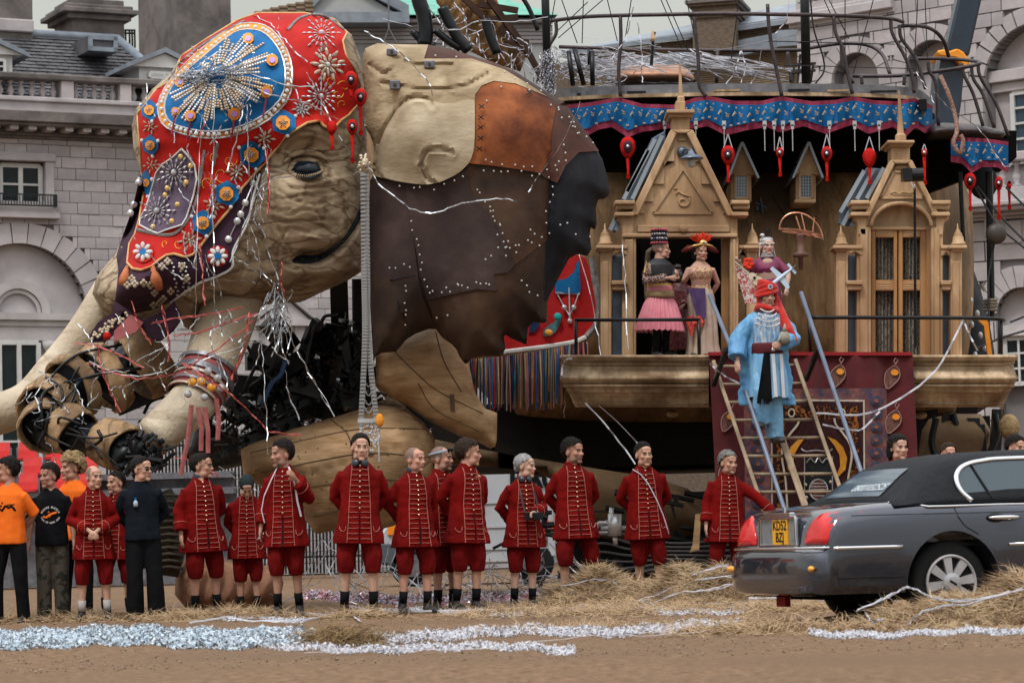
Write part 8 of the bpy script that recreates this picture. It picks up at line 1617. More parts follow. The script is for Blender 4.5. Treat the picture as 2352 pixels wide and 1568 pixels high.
robe = garment("blue_robe", t, [(1.475, .11, .085, .03), (1.44, .19, .12, .03), (1.38, .225, .135, .03), (1.2, .235, .13, .045), (1.0, .25, .13, .05), (.8, .265, .14, .05), (.55, .275, .15, .05), (.42, .27, .15, .05)], i["arms"], sky_cl, .022, slr=(.075, .09, .10, .10, .07))
pleats([(1.0, .17, .15, 0, -.03, .1), (.8, .20, .18, .01, -.035, .6), (.6, .22, .20, .01, -.04, 1), (.50, .225, .205, .01, -.04, 1)], 9, .05, "striped_skirt", t, strp); m_ = MB()
for x0, x1 in ((.015, .05), (.105, .14)): m_.loft([[Vector((x, -.045 - (.165 + (1 - z) * .11) * math.sqrt(max(0, 1 - (x / .24) ** 2)) - .012, z)) for x in (x0 + (1 - z) * .03, x1 + (1 - z) * .04)] for z in (.98, .8, .65, .5)], cap=False, closed=False)
ob("white_stripe", m_, M("white_satin_stripe", (.5, .5, .55), (.62, .62, .66), scale=6, rough=.5), t, smooth=True, fix=False)
trousers(t, i, M("pale_blue_trousers", (.14, .36, .62), (.25, .5, .74), scale=4, rough=.55, bump=.6, bscale=14), .105, .095)
m_ = MB(); m_.lathe([(.168, .98), (.178, 1.0), (.175, 1.09), (.163, 1.11)], (0, -.015, 0), 24); s_o = ob("maroon_sash", m_, M("maroon_sash", (.07, .01, .015), (.12, .02, .025), scale=6), t, smooth=True); m_ = MB(); m_.ell((.04, -.20, 1.03), (.022, .01, .022), 10, 6); ob("sash_brooch", m_, silver, s_o)
m_ = MB(); random.seed(14)
for k in range(30): x = random.uniform(-.07, .02); m_.tube([Vector((x * .5 - .02, -.20, 1.0)), Vector((x - .03, -.24, .75)), Vector((x * 1.9 - .03, -.245, .45 + random.uniform(-.04, .05)))], [.012, .014, .006], 5)
ob("black_tassel", m_, black_cl, t)
hp = i["hp"]; red_v = M("turban_red_velvet", (.42, .014, .01), (.56, .03, .02), scale=6, rough=.8, bump=.4, sheen=.3); m_ = MB(); m_.ell(hp((0, .02, .075)), (.103, .12, .085), 16, 12)
for k in range(5): m_.tube([hp(((.108 - .006 * k) * math.cos(a), .015 + (.12 - .006 * k) * math.sin(a), .04 + k * .022 + .035 * math.sin(a + 1.2 + k * .8))) for a in np.linspace(0, 6.283, 22)], .020, 7)
m_.tube([Vector((.10 * math.cos(a), -.01 + .10 * math.sin(a), 1.50 + .02 * math.sin(a * 2))) for a in np.linspace(0, 6.283, 20)], .038, 8); m_.tube([hp((.09, .04, .05)), hp((.13, .05, -.06)), Vector((.17, -.02, 1.42)), Vector((.22, -.10, 1.25)), Vector((.30, -.12, 1.12))], [.03, .045, .055, .065, .03], 9)
for s_ in (-1, 1): m_.tube([hp((s_ * .09, -.02, .04)), hp((s_ * .09, -.01, -.06)), Vector((s_ * .08, -.02, 1.50))], [.022, .02, .03], 8)
ob("red_turban", remesh(m_, .011, "red_turban", 1), red_v, t); m_ = MB()
for k in range(8): a = .785 * k; m_.ell(hp((.02 * math.cos(a), -.118, .092 + .02 * math.sin(a))), (.009, .006, .009), 7, 5)
ob("turban_brooch", m_, silver, t); m_ = MB(); m_.ell(hp((0, -.124, .092)), (.010, .006, .010), 8, 6); ob("blue_jewel", m_, blue_cl, t)
m_ = MB()
for k in range(4):
 for j in range(14): a = 3.5 + 2.4 * j / 13; m_.ell(Vector((.085 * (1 + .2 * k) * math.cos(a), -.06 + .10 * math.sin(a) * (1 + .12 * k), 1.45 - .055 * k + .05 * math.cos(a) ** 2)), (.010, .010, .010), 5, 4)
ob("silver_necklaces", m_, silver, t)
for nm, col, pts in (("pale_guitar", (.62, .55, .42), None), ("toy_aeroplane", (.45, .58, .72), 1)):
 m_ = MB()
 if pts is None:
  a, b = hp((-.04, .0, .12)), hp((-.32, .02, .36)); d = (b - a).normalized(); sd2 = Vector((0, 1, 0)).cross(d)
  for f_, r_ in ((.07, .055), (.15, .042)): m_.lathe([(r_, -.018), (r_, .018)], a + d * f_, 16, (0, 1, 0))
  m_.box(a + d * .11, (.05, .034, .05)); m_.bar(a + d * .15, a + d * .34, .018, .012); m_.bar(a + d * .33, a + d * .40, .035, .012)
 else:
  a, b = hp((.04, -.02, .12)), hp((.27, -.02, .30)); d = (b - a).normalized(); sd2 = Vector((0, 1, 0)).cross(d); m_.tube([a, a.lerp(b, .15), a.lerp(b, .7), b], [.008, .022, .018, .008], 9); c_ = a.lerp(b, .38); m_.prism([c_ + sd2 * -.15 - d * .01, c_ + sd2 * -.15 + d * .03, c_ + d * .06, c_ + sd2 * .15 + d * .03, c_ + sd2 * .15 - d * .01, c_ - d * .01], (0, .014, 0)); c_ = b - d * .03; m_.prism([c_ + sd2 * -.07, c_ + sd2 * -.07 + d * .03, c_ + sd2 * .07 + d * .03, c_ + sd2 * .07], (0, .01, 0)); m_.prism([c_, c_ + d * .04, c_ + d * .05 + Vector((0, -.06, .02))], (.01, 0, 0))
 o = ob(nm, m_, M(nm, col, rough=.4), None); o.location = t.location; o.rotation_euler = t.rotation_euler; o.scale = t.scale
 tag(o, "small pale guitar stuck in the red turban, neck up to the left" if pts is None else "pale blue model aeroplane stuck in the red turban, tail up to the right", "guitar" if pts is None else "model plane")
 if pts is None:
  q = MB(); q.lathe([(.016, 0), (.016, .003)], a + d * .12 + Vector((0, -.022, 0)), 12, (0, -1, 0)); h_ = ob("sound_hole", q, black_cl, o)
m_ = MB(); m_.ell((.15, -.265, 1.16), (.06, .055, .075), 14, 10); m_.tube([(.15, -.27, 1.22), (.152, -.28, 1.27), (.155, -.28, 1.31)], [.03, .016, .008], 8); m_.tube([(.11, -.28, 1.17), (.08, -.29, 1.12), (.07, -.28, 1.07)], [.02, .012, .005], 7)
o = ob("stone_bird", m_, M("grey_stone_bird", (.25, .24, .20), (.38, .36, .30), scale=14, rough=.8), None, smooth=True); o.location = t.location; o.rotation_euler = t.rotation_euler; o.scale = t.scale; tag(o, "mottled grey bird figure cradled in the blue-robed man's left arm", "bird figure")
# -- grey limousine at the right
TH = R(19.5); cp = GP(2176, 23.2); cp = Vector((cp.x - math.sin(TH) * .80, cp.y + math.cos(TH) * .80, 0))
CAR = thing("limousine", "dark grey limousine with black vinyl roof,its rear end facing left in the foreground", "car", cp, None, rz=TH); ORG[CAR.name] = Vector((0, 0, 0)); CAR.scale = (.965,) * 3; CAR.location.z = -.035
car_p = M("grey_car_paint", (.050, .056, .078), rough=.12, metal=.6); car_p.node_tree.nodes["Principled BSDF"].inputs["Coat Weight"].default_value = 1.0; chrome = M("chrome", (.75, .76, .8), rough=.12, metal=1); vinyl = M("black_vinyl_roof", (.008, .010, .013), (.014, .016, .02), scale=20, rough=.75, bump=.1); tint = M("tinted_blue_glass", (.03, .055, .075), rough=.06, spec=.8); lens_r = M("red_tail_lens", (.60, .01, .012), (.72, .03, .03), scale=6, rough=.12); plate_y = M("yellow_plate", (.85, .40, .01), rough=.4)
ST_ = [(-1.25, .58, .40, .58), (-1.24, .74, .34, .63), (-1.215, .85, .30, .655), (-1.165, .925, .285, .665), (-1.135, .95, .28, .67), (-1.125, .945, .28, .70), (-1.115, .94, .28, .80), (-1.09, .94, .28, .90), (-1.04, .945, .28, .965), (-.93, .955, .28, 1.0), (-.7, .965, .28, 1.025), (-.3, .98, .28, 1.05), (.1, .985, .27, 1.055), (.5, .99, .27, 1.045), (1.6, .99, .27, 1.03), (3.2, .99, .27, 1.01), (5.4, .98, .28, .98)]
def sect(x, w_, zb, zt):
 H_ = zt - zb; P = [(w_ * .60, zb - .01), (w_ * .92, zb + .005), (w_ * .985, zb + .07), (w_, zb + H_ * .35), (w_ * .998, zb + H_ * .55), (w_ * .985, zt - min(.14, H_ * .25)), (w_ * .95, zt - min(.06, H_ * .12)), (w_ * .885, zt - .018), (w_ * .78, zt), (w_ * .4, zt + .012)]
 return [Vector((x, -y, z)) for y, z in P] + [Vector((x, y, z)) for y, z in P[::-1]]
m_ = MB(); m_.loft([sect(*s_) for s_ in ST_]); bme_ = mesh_of(m_, "body", smooth=True); fixn(bme_); bo_ = bpy.data.objects.new("tmp", bme_); SC.collection.objects.link(bo_)
q = MB(); q.lathe([(.425, -1.2), (.425, -.62)], (0, 0, .36), 36, (0, 1, 0)); q.lathe([(.425, .62), (.425, 1.2)], (0, 0, .36), 36, (0, 1, 0)); cu_ = bpy.data.objects.new("tmp2", mesh_of(q, "cut")); fixn(cu_.data); SC.collection.objects.link(cu_)
bl_ = bo_.modifiers.new("b", 'BOOLEAN'); bl_.operation = 'DIFFERENCE'; bl_.object = cu_; bl_.solver = 'EXACT'; dg = bpy.context.evaluated_depsgraph_get(); bd_ = bpy.data.meshes.new_from_object(bo_.evaluated_get(dg)); bpy.data.objects.remove(bo_); bpy.data.objects.remove(cu_); bd_.materials.clear(); bd_.materials.append(car_p)
for p in bd_.polygons: p.material_index = 0
bdy = ob("body", bd_, None, CAR); bv_ = bdy.modifiers.new("es", 'EDGE_SPLIT'); bv_.split_angle = R(38)
CB = BVHTree.FromPolygons([v_.co for v_ in bd_.vertices], [p.vertices for p in bd_.polygons])
def side(x, z, off=.006): h = CB.ray_cast(Vector((x, -2, z)), Vector((0, 1, 0))); return (h[0] if h[0] else Vector((x, -.99, z))) + Vector((0, -off, 0))
def rearp(y, z, off=.006): h = CB.ray_cast(Vector((-3, y, z)), Vector((1, 0, 0))); return (h[0] if h[0] else Vector((-1.12, y, z))) + Vector((-off, 0, 0))
GH = [(-.50, 1.045, .80), (-.40, 1.10, .78), (-.22, 1.24, .72), (-.06, 1.34, .68), (.12, 1.40, .66), (.45, 1.44, .65), (1.2, 1.465, .65), (5.0, 1.47, .65)]
def gsec(x, z, w_): b = 1.0; return [Vector((x, s_ * y, zz)) for s_, L_ in ((-1, 1), (1, -1)) for y, zz in [(.93, b), (.915, b + (z - b) * .15), (.915 + (w_ - .915) * .85, b + (z - b) * .80), (w_ - .02, z - .035), (w_ - .12, z - .004), (w_ * .4, z + .015)][::L_]]
m_ = MB(); m_.loft([gsec(*g_) for g_ in GH]); ob("vinyl_roof", m_, vinyl, CAR, smooth=True)
gz_ = lambda x: float(np.interp(x, [g_[0] for g_ in GH], [g_[1] for g_ in GH]))
m_ = MB(); rows = []
for x in np.linspace(-.43, -.10, 7): f = (x + .43) / .33; rows.append([Vector((x - .012, y, gz_(x) + .014 - .02 * abs(y) ** 2)) for y in np.linspace(-.52 + .08 * f, .52 - .08 * f, 9)])
m_.loft(rows, cap=False, closed=False); rgw = ob("rear_window", m_, M("rear_glass", (.05, .085, .12), rough=.08, spec=.8), CAR, smooth=True, fix=False)
nrm = Vector((-.66, 0, .75)).normalized(); tm = text_mesh("08001032525", .115, ext=.001, shear=.35, bold=.0005); tm.materials.clear(); tm.materials.append(M("white_sign_paint", (.55, .62, .68), rough=.5)); X_ = Vector((0, -1, 0)); Y_ = nrm.cross(X_).normalized(); o = ob("lettering", tm, None, rgw, fix=False); o.matrix_local = Matrix.Translation(Vector((-.35, -.16, gz_(-.35) + .03))) @ Matrix((X_, Y_, nrm)).transposed().to_4x4()
def sidey(z, off): return -(.925 - (z - 1.0) * .52) - off
wp_ = [(.22, 1.03), (.155, 1.10), (.13, 1.18), (.15, 1.26), (.24, 1.33), (.42, 1.37), (.8, 1.39), (2.6, 1.40), (2.6, 1.03)]
m_ = MB(); m_.prism([Vector((x, sidey(z, .012), z)) for x, z in wp_], (0, .03, 0)); sw = ob("side_window", m_, tint, CAR); m_ = MB(); m_.tube([Vector((x, sidey(z, .018), z)) for x, z in spline([(*p, 0) for p in wp_[:-1]], 5) and [(p[0], p[1]) for p in spline([(*p, 0) for p in wp_[:-1]], 5)]], [(.012, .022)] * 36, 6, twist0=Vector((0, 1, 0))); ob("window_chrome", m_, chrome, sw, smooth=True)
m_ = MB(); m_.bar(Vector((.42, sidey(1.04, .02), 1.04)), Vector((.30, sidey(1.36, .02), 1.35)), .018); ob("window_divider", m_, black_metal, sw)
m_ = MB(); m_.tube([side(-.50, 1.03, .0), side(-.38, 1.03, 0), side(-.30, 1.01, .004), side(-.2, .99, .006), side(.0, .99), side(.5, .995), side(1.5, .99), side(3.5, .975)], .011, 6); ob("belt_chrome", m_, chrome, CAR, smooth=True)
for nm, xs_, zz, mt in (("side_moulding", np.linspace(-1.14, -.47, 10), .665, chrome), ("side_moulding", np.linspace(.52, 4.5, 12), .66, chrome)): m_ = MB(); m_.tube([side(x, zz, .008) for x in xs_], [(.012, .016)] * len(xs_), 6, twist0=Vector((0, 1, 0))); ob(nm, m_, mt, CAR, smooth=True)
m_ = MB(); m_.tube([Vector((-1.26 + .02 * abs(y) + max(0, abs(y) - .7) * .55, y, .672)) for y in np.linspace(-.93, .93, 19)], .010, 6); ob("bumper_chrome", m_, chrome, CAR, smooth=True)
m_ = MB(); m_.tube([side(x, .42, .002) for x in np.linspace(-1.05, -.45, 8)], .005, 5); m_.tube([side(x, z, .002) for x, z in ((.04, .98), (.06, .90), (.12, .82), (.24, .75))], .005, 5); m_.tube([side(x, .93, .0) for x in np.linspace(-.9, 2, 14)], .004, 5); ob("panel_gap", m_, black_metal, CAR)
for sgn in (-1, 1):
 m_ = MB(); rows = []
 for j in range(8):
  y = .50 + .405 * j / 7; tp = .70 + .262 * math.sin(math.pi / 2 * min(1, (j + .8) / 5.2)); F_ = [rearp(sgn * y, .70 + (tp - .70) * i / 5, .014) for i in range(6)]; rows.append(F_ + [p + Vector((.06, 0, 0)) for p in F_[::-1]])
 m_.loft(rows); ob("tail_light", m_, lens_r, CAR, smooth=True)
 m_ = MB(); m_.ell(Vector((-1.215, sgn * .78, .50)), (.03, .10, .028), 12, 8, rotz(-sgn * -.35)); ob("bumper_marker", m_, amber, CAR, smooth=True)
bx = -1.135; m_ = MB(); m_.box((bx + .01, 0, .81), (.03, .70, .24)); pf = ob("number_plate_panel", m_, M("dull_silver_panel", (.22, .25, .28), (.34, .37, .4), scale=8, rough=.3, metal=.5), CAR, bev=.01); m_ = MB()
for a, b in (((-.37, .69), (.37, .69)), ((-.35, .93), (.35, .93)), ((-.37, .69), (-.35, .93)), ((.37, .69), (.35, .93))): m_.bar((bx - .01, a[0], a[1]), (bx - .01, b[0], b[1]), .025, .03)
m_.box((bx, 0, .955), (.05, .55, .035)); ob("chrome_surround", m_, chrome, pf, bev=.004); m_ = MB(); m_.box((bx - .012, -.05, .81), (.012, .30, .215)); npl = ob("number_plate", m_, plate_y, pf); RM = Matrix((Vector((0, -1, 0)), Vector((0, 0, 1)), Vector((-1, 0, 0)))).transposed().to_4x4()
for s_, z in (("KD52", .862), ("BZJ", .762)): tm = text_mesh(s_, .115, ext=.001, bold=.002); tm.materials.clear(); tm.materials.append(black_metal); o = ob("lettering", tm, None, npl, fix=False); o.matrix_local = Matrix.Translation((bx - .020, -.05, z)) @ RM
m_ = MB(); m_.box((-1.085, -.02, .99), (.02, .014, .06)); m_.box((-1.13, -.56, .735), (.01, .10, .02)); ob("boot_badge", m_, chrome, CAR)
m_ = MB(); m_.tube([side(x, .885, .012 + .02 * math.sin((x - .34) / .3 * math.pi)) for x in np.linspace(.34, .64, 9)], [.008, .016, .019, .02, .02, .02, .019, .016, .008], 8); ob("door_handle", m_, chrome, CAR, smooth=True); m_ = MB(); m_.ell(side(.41, .885, .005), (.09, .012, .04), 14, 8); ob("handle_recess", m_, black_metal, CAR, smooth=True)
for sgn, wx, lab in ((-1, 0, 0), (1, 0, 0), (-1, 4.4, 0), (1, 4.4, 0)):
 y0 = sgn * .80; m_ = MB(); m_.lathe([(.23, -.10), (.31, -.11), (.345, -.085), (.352, 0), (.345, .085), (.31, .11), (.23, .10)], (wx, y0, .352), 40, (0, 1, 0)); wh = ob("wheel", m_, tyre_m, CAR, smooth=True); yy = y0 + sgn * .117
 m_ = MB(); m_.tube([(wx + .225 * math.cos(t), yy + sgn * .008, .352 + .225 * math.sin(t)) for t in np.linspace(0, 2 * math.pi, 41)], .013, 8)
 for k in range(8):
  a = 2 * math.pi * k / 8 + .15; u_ = Vector((math.cos(a), 0, math.sin(a))); v2 = Vector((-math.sin(a), 0, math.cos(a))); c_ = Vector((wx, yy + sgn * .012, .352)); m_.prism([c_ + u_ * .05 - v2 * .026, c_ + u_ * .05 + v2 * .026, c_ + u_ * .222 + v2 * .040, c_ + u_ * .222 - v2 * .040], (0, -sgn * .025, 0))
 m_.lathe([(.082, 0), (.08, .02), (.05, .03), (.02, .032)], (wx, yy + sgn * .01, .352), 24, (0, sgn, 0)); rm_ = ob("rim", m_, M("alloy_rim", (.42, .42, .45), (.52, .52, .55), scale=6, rough=.35, metal=.5), wh); m_ = MB(); m_.box((wx, yy + sgn * .045, .352), (.07, .006, .018), Matrix.Rotation(.5, 3, 'Y')); ob("hub_badge", m_, black_metal, rm_)
 m_ = MB(); m_.lathe([(.19, -.06), (.20, -.05)], (wx, yy, .352), 24, (0, sgn, 0)); ob("brake_disc", m_, black_metal, wh)
m_ = MB(); m_.box((2.1, 0, .30), (5.6, 1.5, .16)); m_.lathe([(.10, -.9), (.10, .9)], (0, 0, .36), 12, (0, 1, 0)); m_.box((-.75, 0, .32), (.7, 1.3, .12)); ob("underbody", m_, black, CAR)
m_ = MB(); m_.box((-1.0, .25, .235), (.05, .18, .13)); ob("red_mudflap", m_, M("dull_red_flap", (.25, .02, .02)), CAR)
# -- straw, streamers, litter
def heap(label, xc, D, hw, hd_, h, n, seed, mat=straw_m, name="straw_heap", flat=.0):
 rs = np.random.default_rng(seed); c = GP(xc, D); f = lambda x, y: (h * np.exp(-((x / (hw * .78)) ** 2) ** 1.5 - ((y / (hd_ * .72)) ** 2) ** 1.3)) * (1 + .45 * np.sin(x * 5.1 + seed) * np.cos(y * 4 + seed) + .2 * np.sin(x * 13 + 2 * seed)) + flat
 base = MB(); nx, ny = 40, 24; xs = np.linspace(-hw * 1.15, hw * 1.15, nx); ys = np.linspace(-hd_ * 1.15, hd_ * 1.15, ny); base.add([(c.x + x, c.y + y, float(f(x, y)) - .015 - .02 * (abs(x) > hw) - .02 * (abs(y) > hd_) + .01 * math.sin(x * 40 + y * 31)) for y in ys for x in xs], [(j * nx + i, j * nx + i + 1, (j + 1) * nx + i + 1, (j + 1) * nx + i) for j in range(ny - 1) for i in range(nx - 1)])
 x = rs.normal(0, hw * .52, n); y = rs.normal(0, hd_ * .5, n); z = f(x, y) + rs.uniform(-.01, .03, n); a = rs.uniform(0, math.pi, n); e_ = rs.normal(.05, .25, n); l = rs.uniform(.07, .27, n); wd = rs.uniform(.0016, .0036, n); d = np.stack([np.cos(a) * np.cos(e_), np.sin(a) * np.cos(e_), np.sin(e_)], 1) * l[:, None]; s_ = np.stack([-np.sin(a), np.cos(a), rs.uniform(-1, 1, n)], 1); s_ /= np.linalg.norm(s_, axis=1)[:, None]; P = np.stack([x + c.x, y + c.y, np.maximum(z, .004)], 1); bend = rs.normal(0, .02, (n, 3)); s_ *= wd[:, None]
 V = np.stack([P - s_, P + s_, P + d * .5 + bend - s_, P + d * .5 + bend + s_, P + d], 1).reshape(-1, 3); b0 = len(base.v); base.v += [tuple(v_) for v_ in V.tolist()]; base.f += [t_ for i in range(n) for t_ in ((b0 + 5 * i, b0 + 5 * i + 1, b0 + 5 * i + 3, b0 + 5 * i + 2), (b0 + 5 * i + 2, b0 + 5 * i + 3, b0 + 5 * i + 4))]
 o = ob(name, base, mat, None, fix=False); o["kind"] = "stuff"; tag(o, label, "straw"); return o
heap("straw heap between the broad man's feet and the cord-slung man", 1372, 31.5, .66, .9, .27, 14000, 1); heap("largest straw heap, left of the car's bumper,with ribbons across it", 1600, 30.3, .90, 1.0, .31, 18000, 2); heap("straw heap in front of the car's rear wheel at the right edge", 2300, 21.6, .95, .8, .24, 17000, 3)
heap("low straw under and left of the car", 1850, 27.5, 1.0, 1.2, .02, 3500, 4); heap("thin straw spread in front of the two right heaps", 1420, 28.0, 1.4, 1.2, .015, 3800, 5); heap("thin scatter of straw at the feet of the man in glasses", 500, 30.2, .8, .7, .05, 4500, 6); heap("darker straw around the feet of the stage crew", 170, 30.9, 1.2, .7, .03, 4500, 7); heap("wisp of straw by the headphone man's boots", 820, 28.8, .35, .3, .03, 1200, 8); heap("straw wisps near the grey-haired woman's boots", 1160, 28.8, .5, .4, .02, 1300, 9)
heap("flattened brown straw tuft in the blurred left foreground", 770, 21.3, .42, .5, .05, 3000, 10, straw_d); heap("flattened straw patch in the blurred middle foreground", 1750, 21.5, .7, .6, .03, 2500, 11); heap("straw scatter beside the foil band at centre right", 1400, 22.8, .9, .5, .015, 1800, 12)
rs_ = np.random.default_rng(5); pb = MB(); OC = np.array([(1, 0, 0), (-1, 0, 0), (0, 1, 0), (0, -1, 0), (0, 0, 1), (0, 0, -1)], float)
for k in range(2600):
 d_ = 17.5 + 15 * rs_.random() ** 1.3; x_ = (rs_.random() - .5) * .37 * d_; r_ = rs_.uniform(.004, .010); pb.add((OC * r_ * rs_.uniform(.6, 1.3, 3) + np.array((x_, d_, .008 + rs_.uniform(-.004, .004)))).tolist(), [(0, 2, 4), (2, 1, 4), (1, 3, 4), (3, 0, 4), (2, 0, 5), (1, 2, 5), (3, 1, 5), (0, 3, 5)])
tag(ob("loose_gravel", pb, M("pebbles", (.10, .065, .045), (.40, .30, .22), scale=40, rough=.9), None, fix=False), "loose pebbles strewn over the sandy parade ground", "gravel", kind="stuff")
def ribbons(name, label, strands, mat, r=.011, cat="streamers"):
 m = MB()
 for P in strands: m.tube([Vector(p) for p in P], [(r * random.uniform(.8, 1.2), .0022)] * len(P), 4, twist0=Vector((random.uniform(-1, 1), random.uniform(-1, .2), random.uniform(-1, 1))).normalized())
 o = ob(name, m, mat, None, fix=False); o["kind"] = "stuff"; return tag(o, label, cat)
def drift(label, x0, x1, y0, y1, n, size, mat, name="foil_drift", seed=1, up=.05):
 rs = random.Random(seed); m = MB()
 for k in range(n):
  x = rs.uniform(x0, x1); t = rs.random(); wv = 5 * math.sin(x * .013 + seed) + 3 * math.sin(x * .05); p = GY(x, (y0(x) if callable(y0) else y0) * (1 - t) + (y1(x) if callable(y1) else y1) * t + wv); p.z += rs.uniform(.004, up); u = Vector((rs.gauss(0, 1), rs.gauss(0, 1), rs.gauss(0, .6))).normalized() * rs.uniform(.5, 1) * size; v_ = u.orthogonal().normalized() * size * rs.uniform(.1, .4); b = Vector((rs.gauss(0, .01), rs.gauss(0, .01), rs.gauss(0, .012)))
  m.add([p - u - v_, p - v_ + b, p + u - v_, p + u + v_, p + v_ + b, p - u + v_], [(0, 1, 4, 5), (1, 2, 3, 4)])
 o = ob(name, m, mat, None, fix=False); o["kind"] = "stuff"; return tag(o, label, "streamers")
foil_b = M("blue_white_foil", (.22, .30, .38), (.58, .66, .74), scale=9, rough=.35, metal=.3)
drift("thick band of shredded silver-blue foil across the left foreground", -60, 700, 1456, 1488, 11000, .026, foil_b, seed=1, up=.07); drift("thinner band of white shredded paper across the middle foreground", 640, 1700, lambda x: 1482 - (x - 640) * .03, lambda x: 1466 - (x - 640) * .028, 5200, .021, paper, "paper_drift", 2, .05); drift("loose white paper shreds around the small brown tuft", 600, 1320, 1498, 1486, 1900, .02, paper, "paper_drift", 3, .03)
drift("white paper patch on the ground before the tall red-coated man's boots", 490, 700, 1428, 1420, 1100, .019, paper, "paper_drift", 4, .02); drift("white paper line behind the foil,centre of the ground", 850, 1240, 1412, 1404, 1000, .018, paper, "paper_drift", 5, .03); drift("white paper line before the straw heaps", 1330, 1720, 1408, 1402, 1000, .018, paper, "paper_drift", 6, .03); drift("pale ribbon line at the foot of the right straw heap", 1860, 2400, 1462, 1456, 1900, .020, paper, "paper_drift", 7, .03)
drift("dark blue and red metallic shreds on the ground behind the row of people", 700, 1330, 1385, 1365, 2600, .035, M("mixed_tinsel", (.03, .04, .10), (.6, .6, .7), scale=14, rough=.3, metal=.4, c3=(.35, .03, .05), s3=5), "tinsel_litter", 8, .04)
random.seed(77)
def gline(pts, z=.02, jit=2): return [GY(x + random.uniform(-jit, jit), y) + Vector((0, 0, z + random.uniform(0, .015))) for x, y in [(p[0], p[1]) for p in spline([(*q_, 0) for q_ in pts], 6)]]
gl = [gline([(435, 1436), (520, 1424), (640, 1412), (740, 1416), (800, 1398), (860, 1410)]), gline([(500, 1420), (600, 1432), (700, 1428), (800, 1410), (1000, 1408), (1230, 1402)]), gline([(700, 1508), (870, 1502), (1100, 1498), (1330, 1470), (1500, 1466), (1690, 1450)]), gline([(1300, 1408), (1500, 1405), (1700, 1400), (1850, 1392)]), gline([(1760, 1450), (1900, 1425), (2020, 1400), (2060, 1385)]), gline([(795, 1400), (812, 1420), (830, 1432)]), gline([(1240, 1402), (1340, 1400), (1440, 1394), (1500, 1386)])]
ribbons("ground_ribbons", "long white paper ribbons trailing over the gravel in front of the people", gl, paper, .010)
hs_ = []
for pts, D in (([(1480, 1392), (1560, 1362), (1640, 1352), (1690, 1338), (1728, 1352)], 29.6), ([(1440, 1390), (1540, 1352), (1610, 1330), (1700, 1322)], 29.8), ([(1560, 1330), (1650, 1300), (1700, 1310)], 29.9), ([(1700, 1355), (1735, 1370), (1730, 1398)], 29.5), ([(1470, 1376), (1530, 1392), (1620, 1388), (1720, 1384), (1760, 1392)], 29.4), ([(1290, 1345), (1380, 1330), (1440, 1352), (1480, 1372), (1500, 1392)], 31.0), ([(1720, 1372), (1850, 1375), (1900, 1380)], 28), ([(1970, 1402), (2040, 1370), (2086, 1348), (2140, 1372), (2220, 1378), (2320, 1358)], 20.9), ([(2080, 1436), (2120, 1405), (2180, 1390), (2240, 1382), (2350, 1350)], 20.8), ([(1990, 1405), (2000, 1428), (2030, 1420)], 20.8)):
 for j in range(2): hs_.append([W(p[0] + random.uniform(-3, 3), p[1] + random.uniform(-3, 3), D - random.uniform(0, .1)) for p in spline([(*q_, 0) for q_ in pts], 5)])
ribbons("heap_ribbons", "white ribbons lying over the straw heaps", hs_, paper, .0055)
def air(lst, k=1, j=3): return [[W(p[0] + random.uniform(-j, j), p[1] + random.uniform(-j, j), p[2] + random.uniform(-.1, .1)) for p in spline(P, 5)] for P in lst for _ in range(k)]
HA = lambda *pts: [(x, y, float(hd([(x, y)])[0]) - .22) for x, y in pts]
A1 = [HA((584, 34), (620, 55), (642, 78), (672, 112), (705, 143)), HA((642, 40), (640, 75), (655, 102)), HA((583, 122), (576, 160), (568, 215)), HA((560, 235), (545, 310), (522, 392)), HA((663, 150), (672, 190), (690, 235)), HA((590, 205), (640, 222), (700, 236), (760, 270)), HA((705, 165), (735, 225), (762, 285), (800, 345), (834, 375)), HA((566, 240), (568, 300), (572, 400)), HA((463, 265), (456, 400), (452, 520), (450, 650), (450, 735)), HA((492, 240), (488, 400), (490, 560), (492, 640), (492, 738)),
      HA((500, 200), (530, 225), (558, 245)), HA((505, 195), (560, 210), (600, 235)), HA((535, 590), (570, 610), (620, 642), (640, 655)), HA((590, 400), (600, 480), (612, 560), (640, 640)), HA((470, 640), (540, 645), (600, 650)), HA((585, 395), (572, 500)), HA((360, 205), (410, 180), (450, 172)), HA((420, 175), (500, 120), (583, 120)), HA((530, 150), (640, 190), (720, 200)), HA((400, 330), (410, 260), (480, 190)), HA((690, 235), (740, 262), (785, 275)), HA((560, 262), (600, 300), (610, 340)), HA((305, 540), (360, 600), (420, 640)), HA((560, 500), (590, 560), (600, 640))]
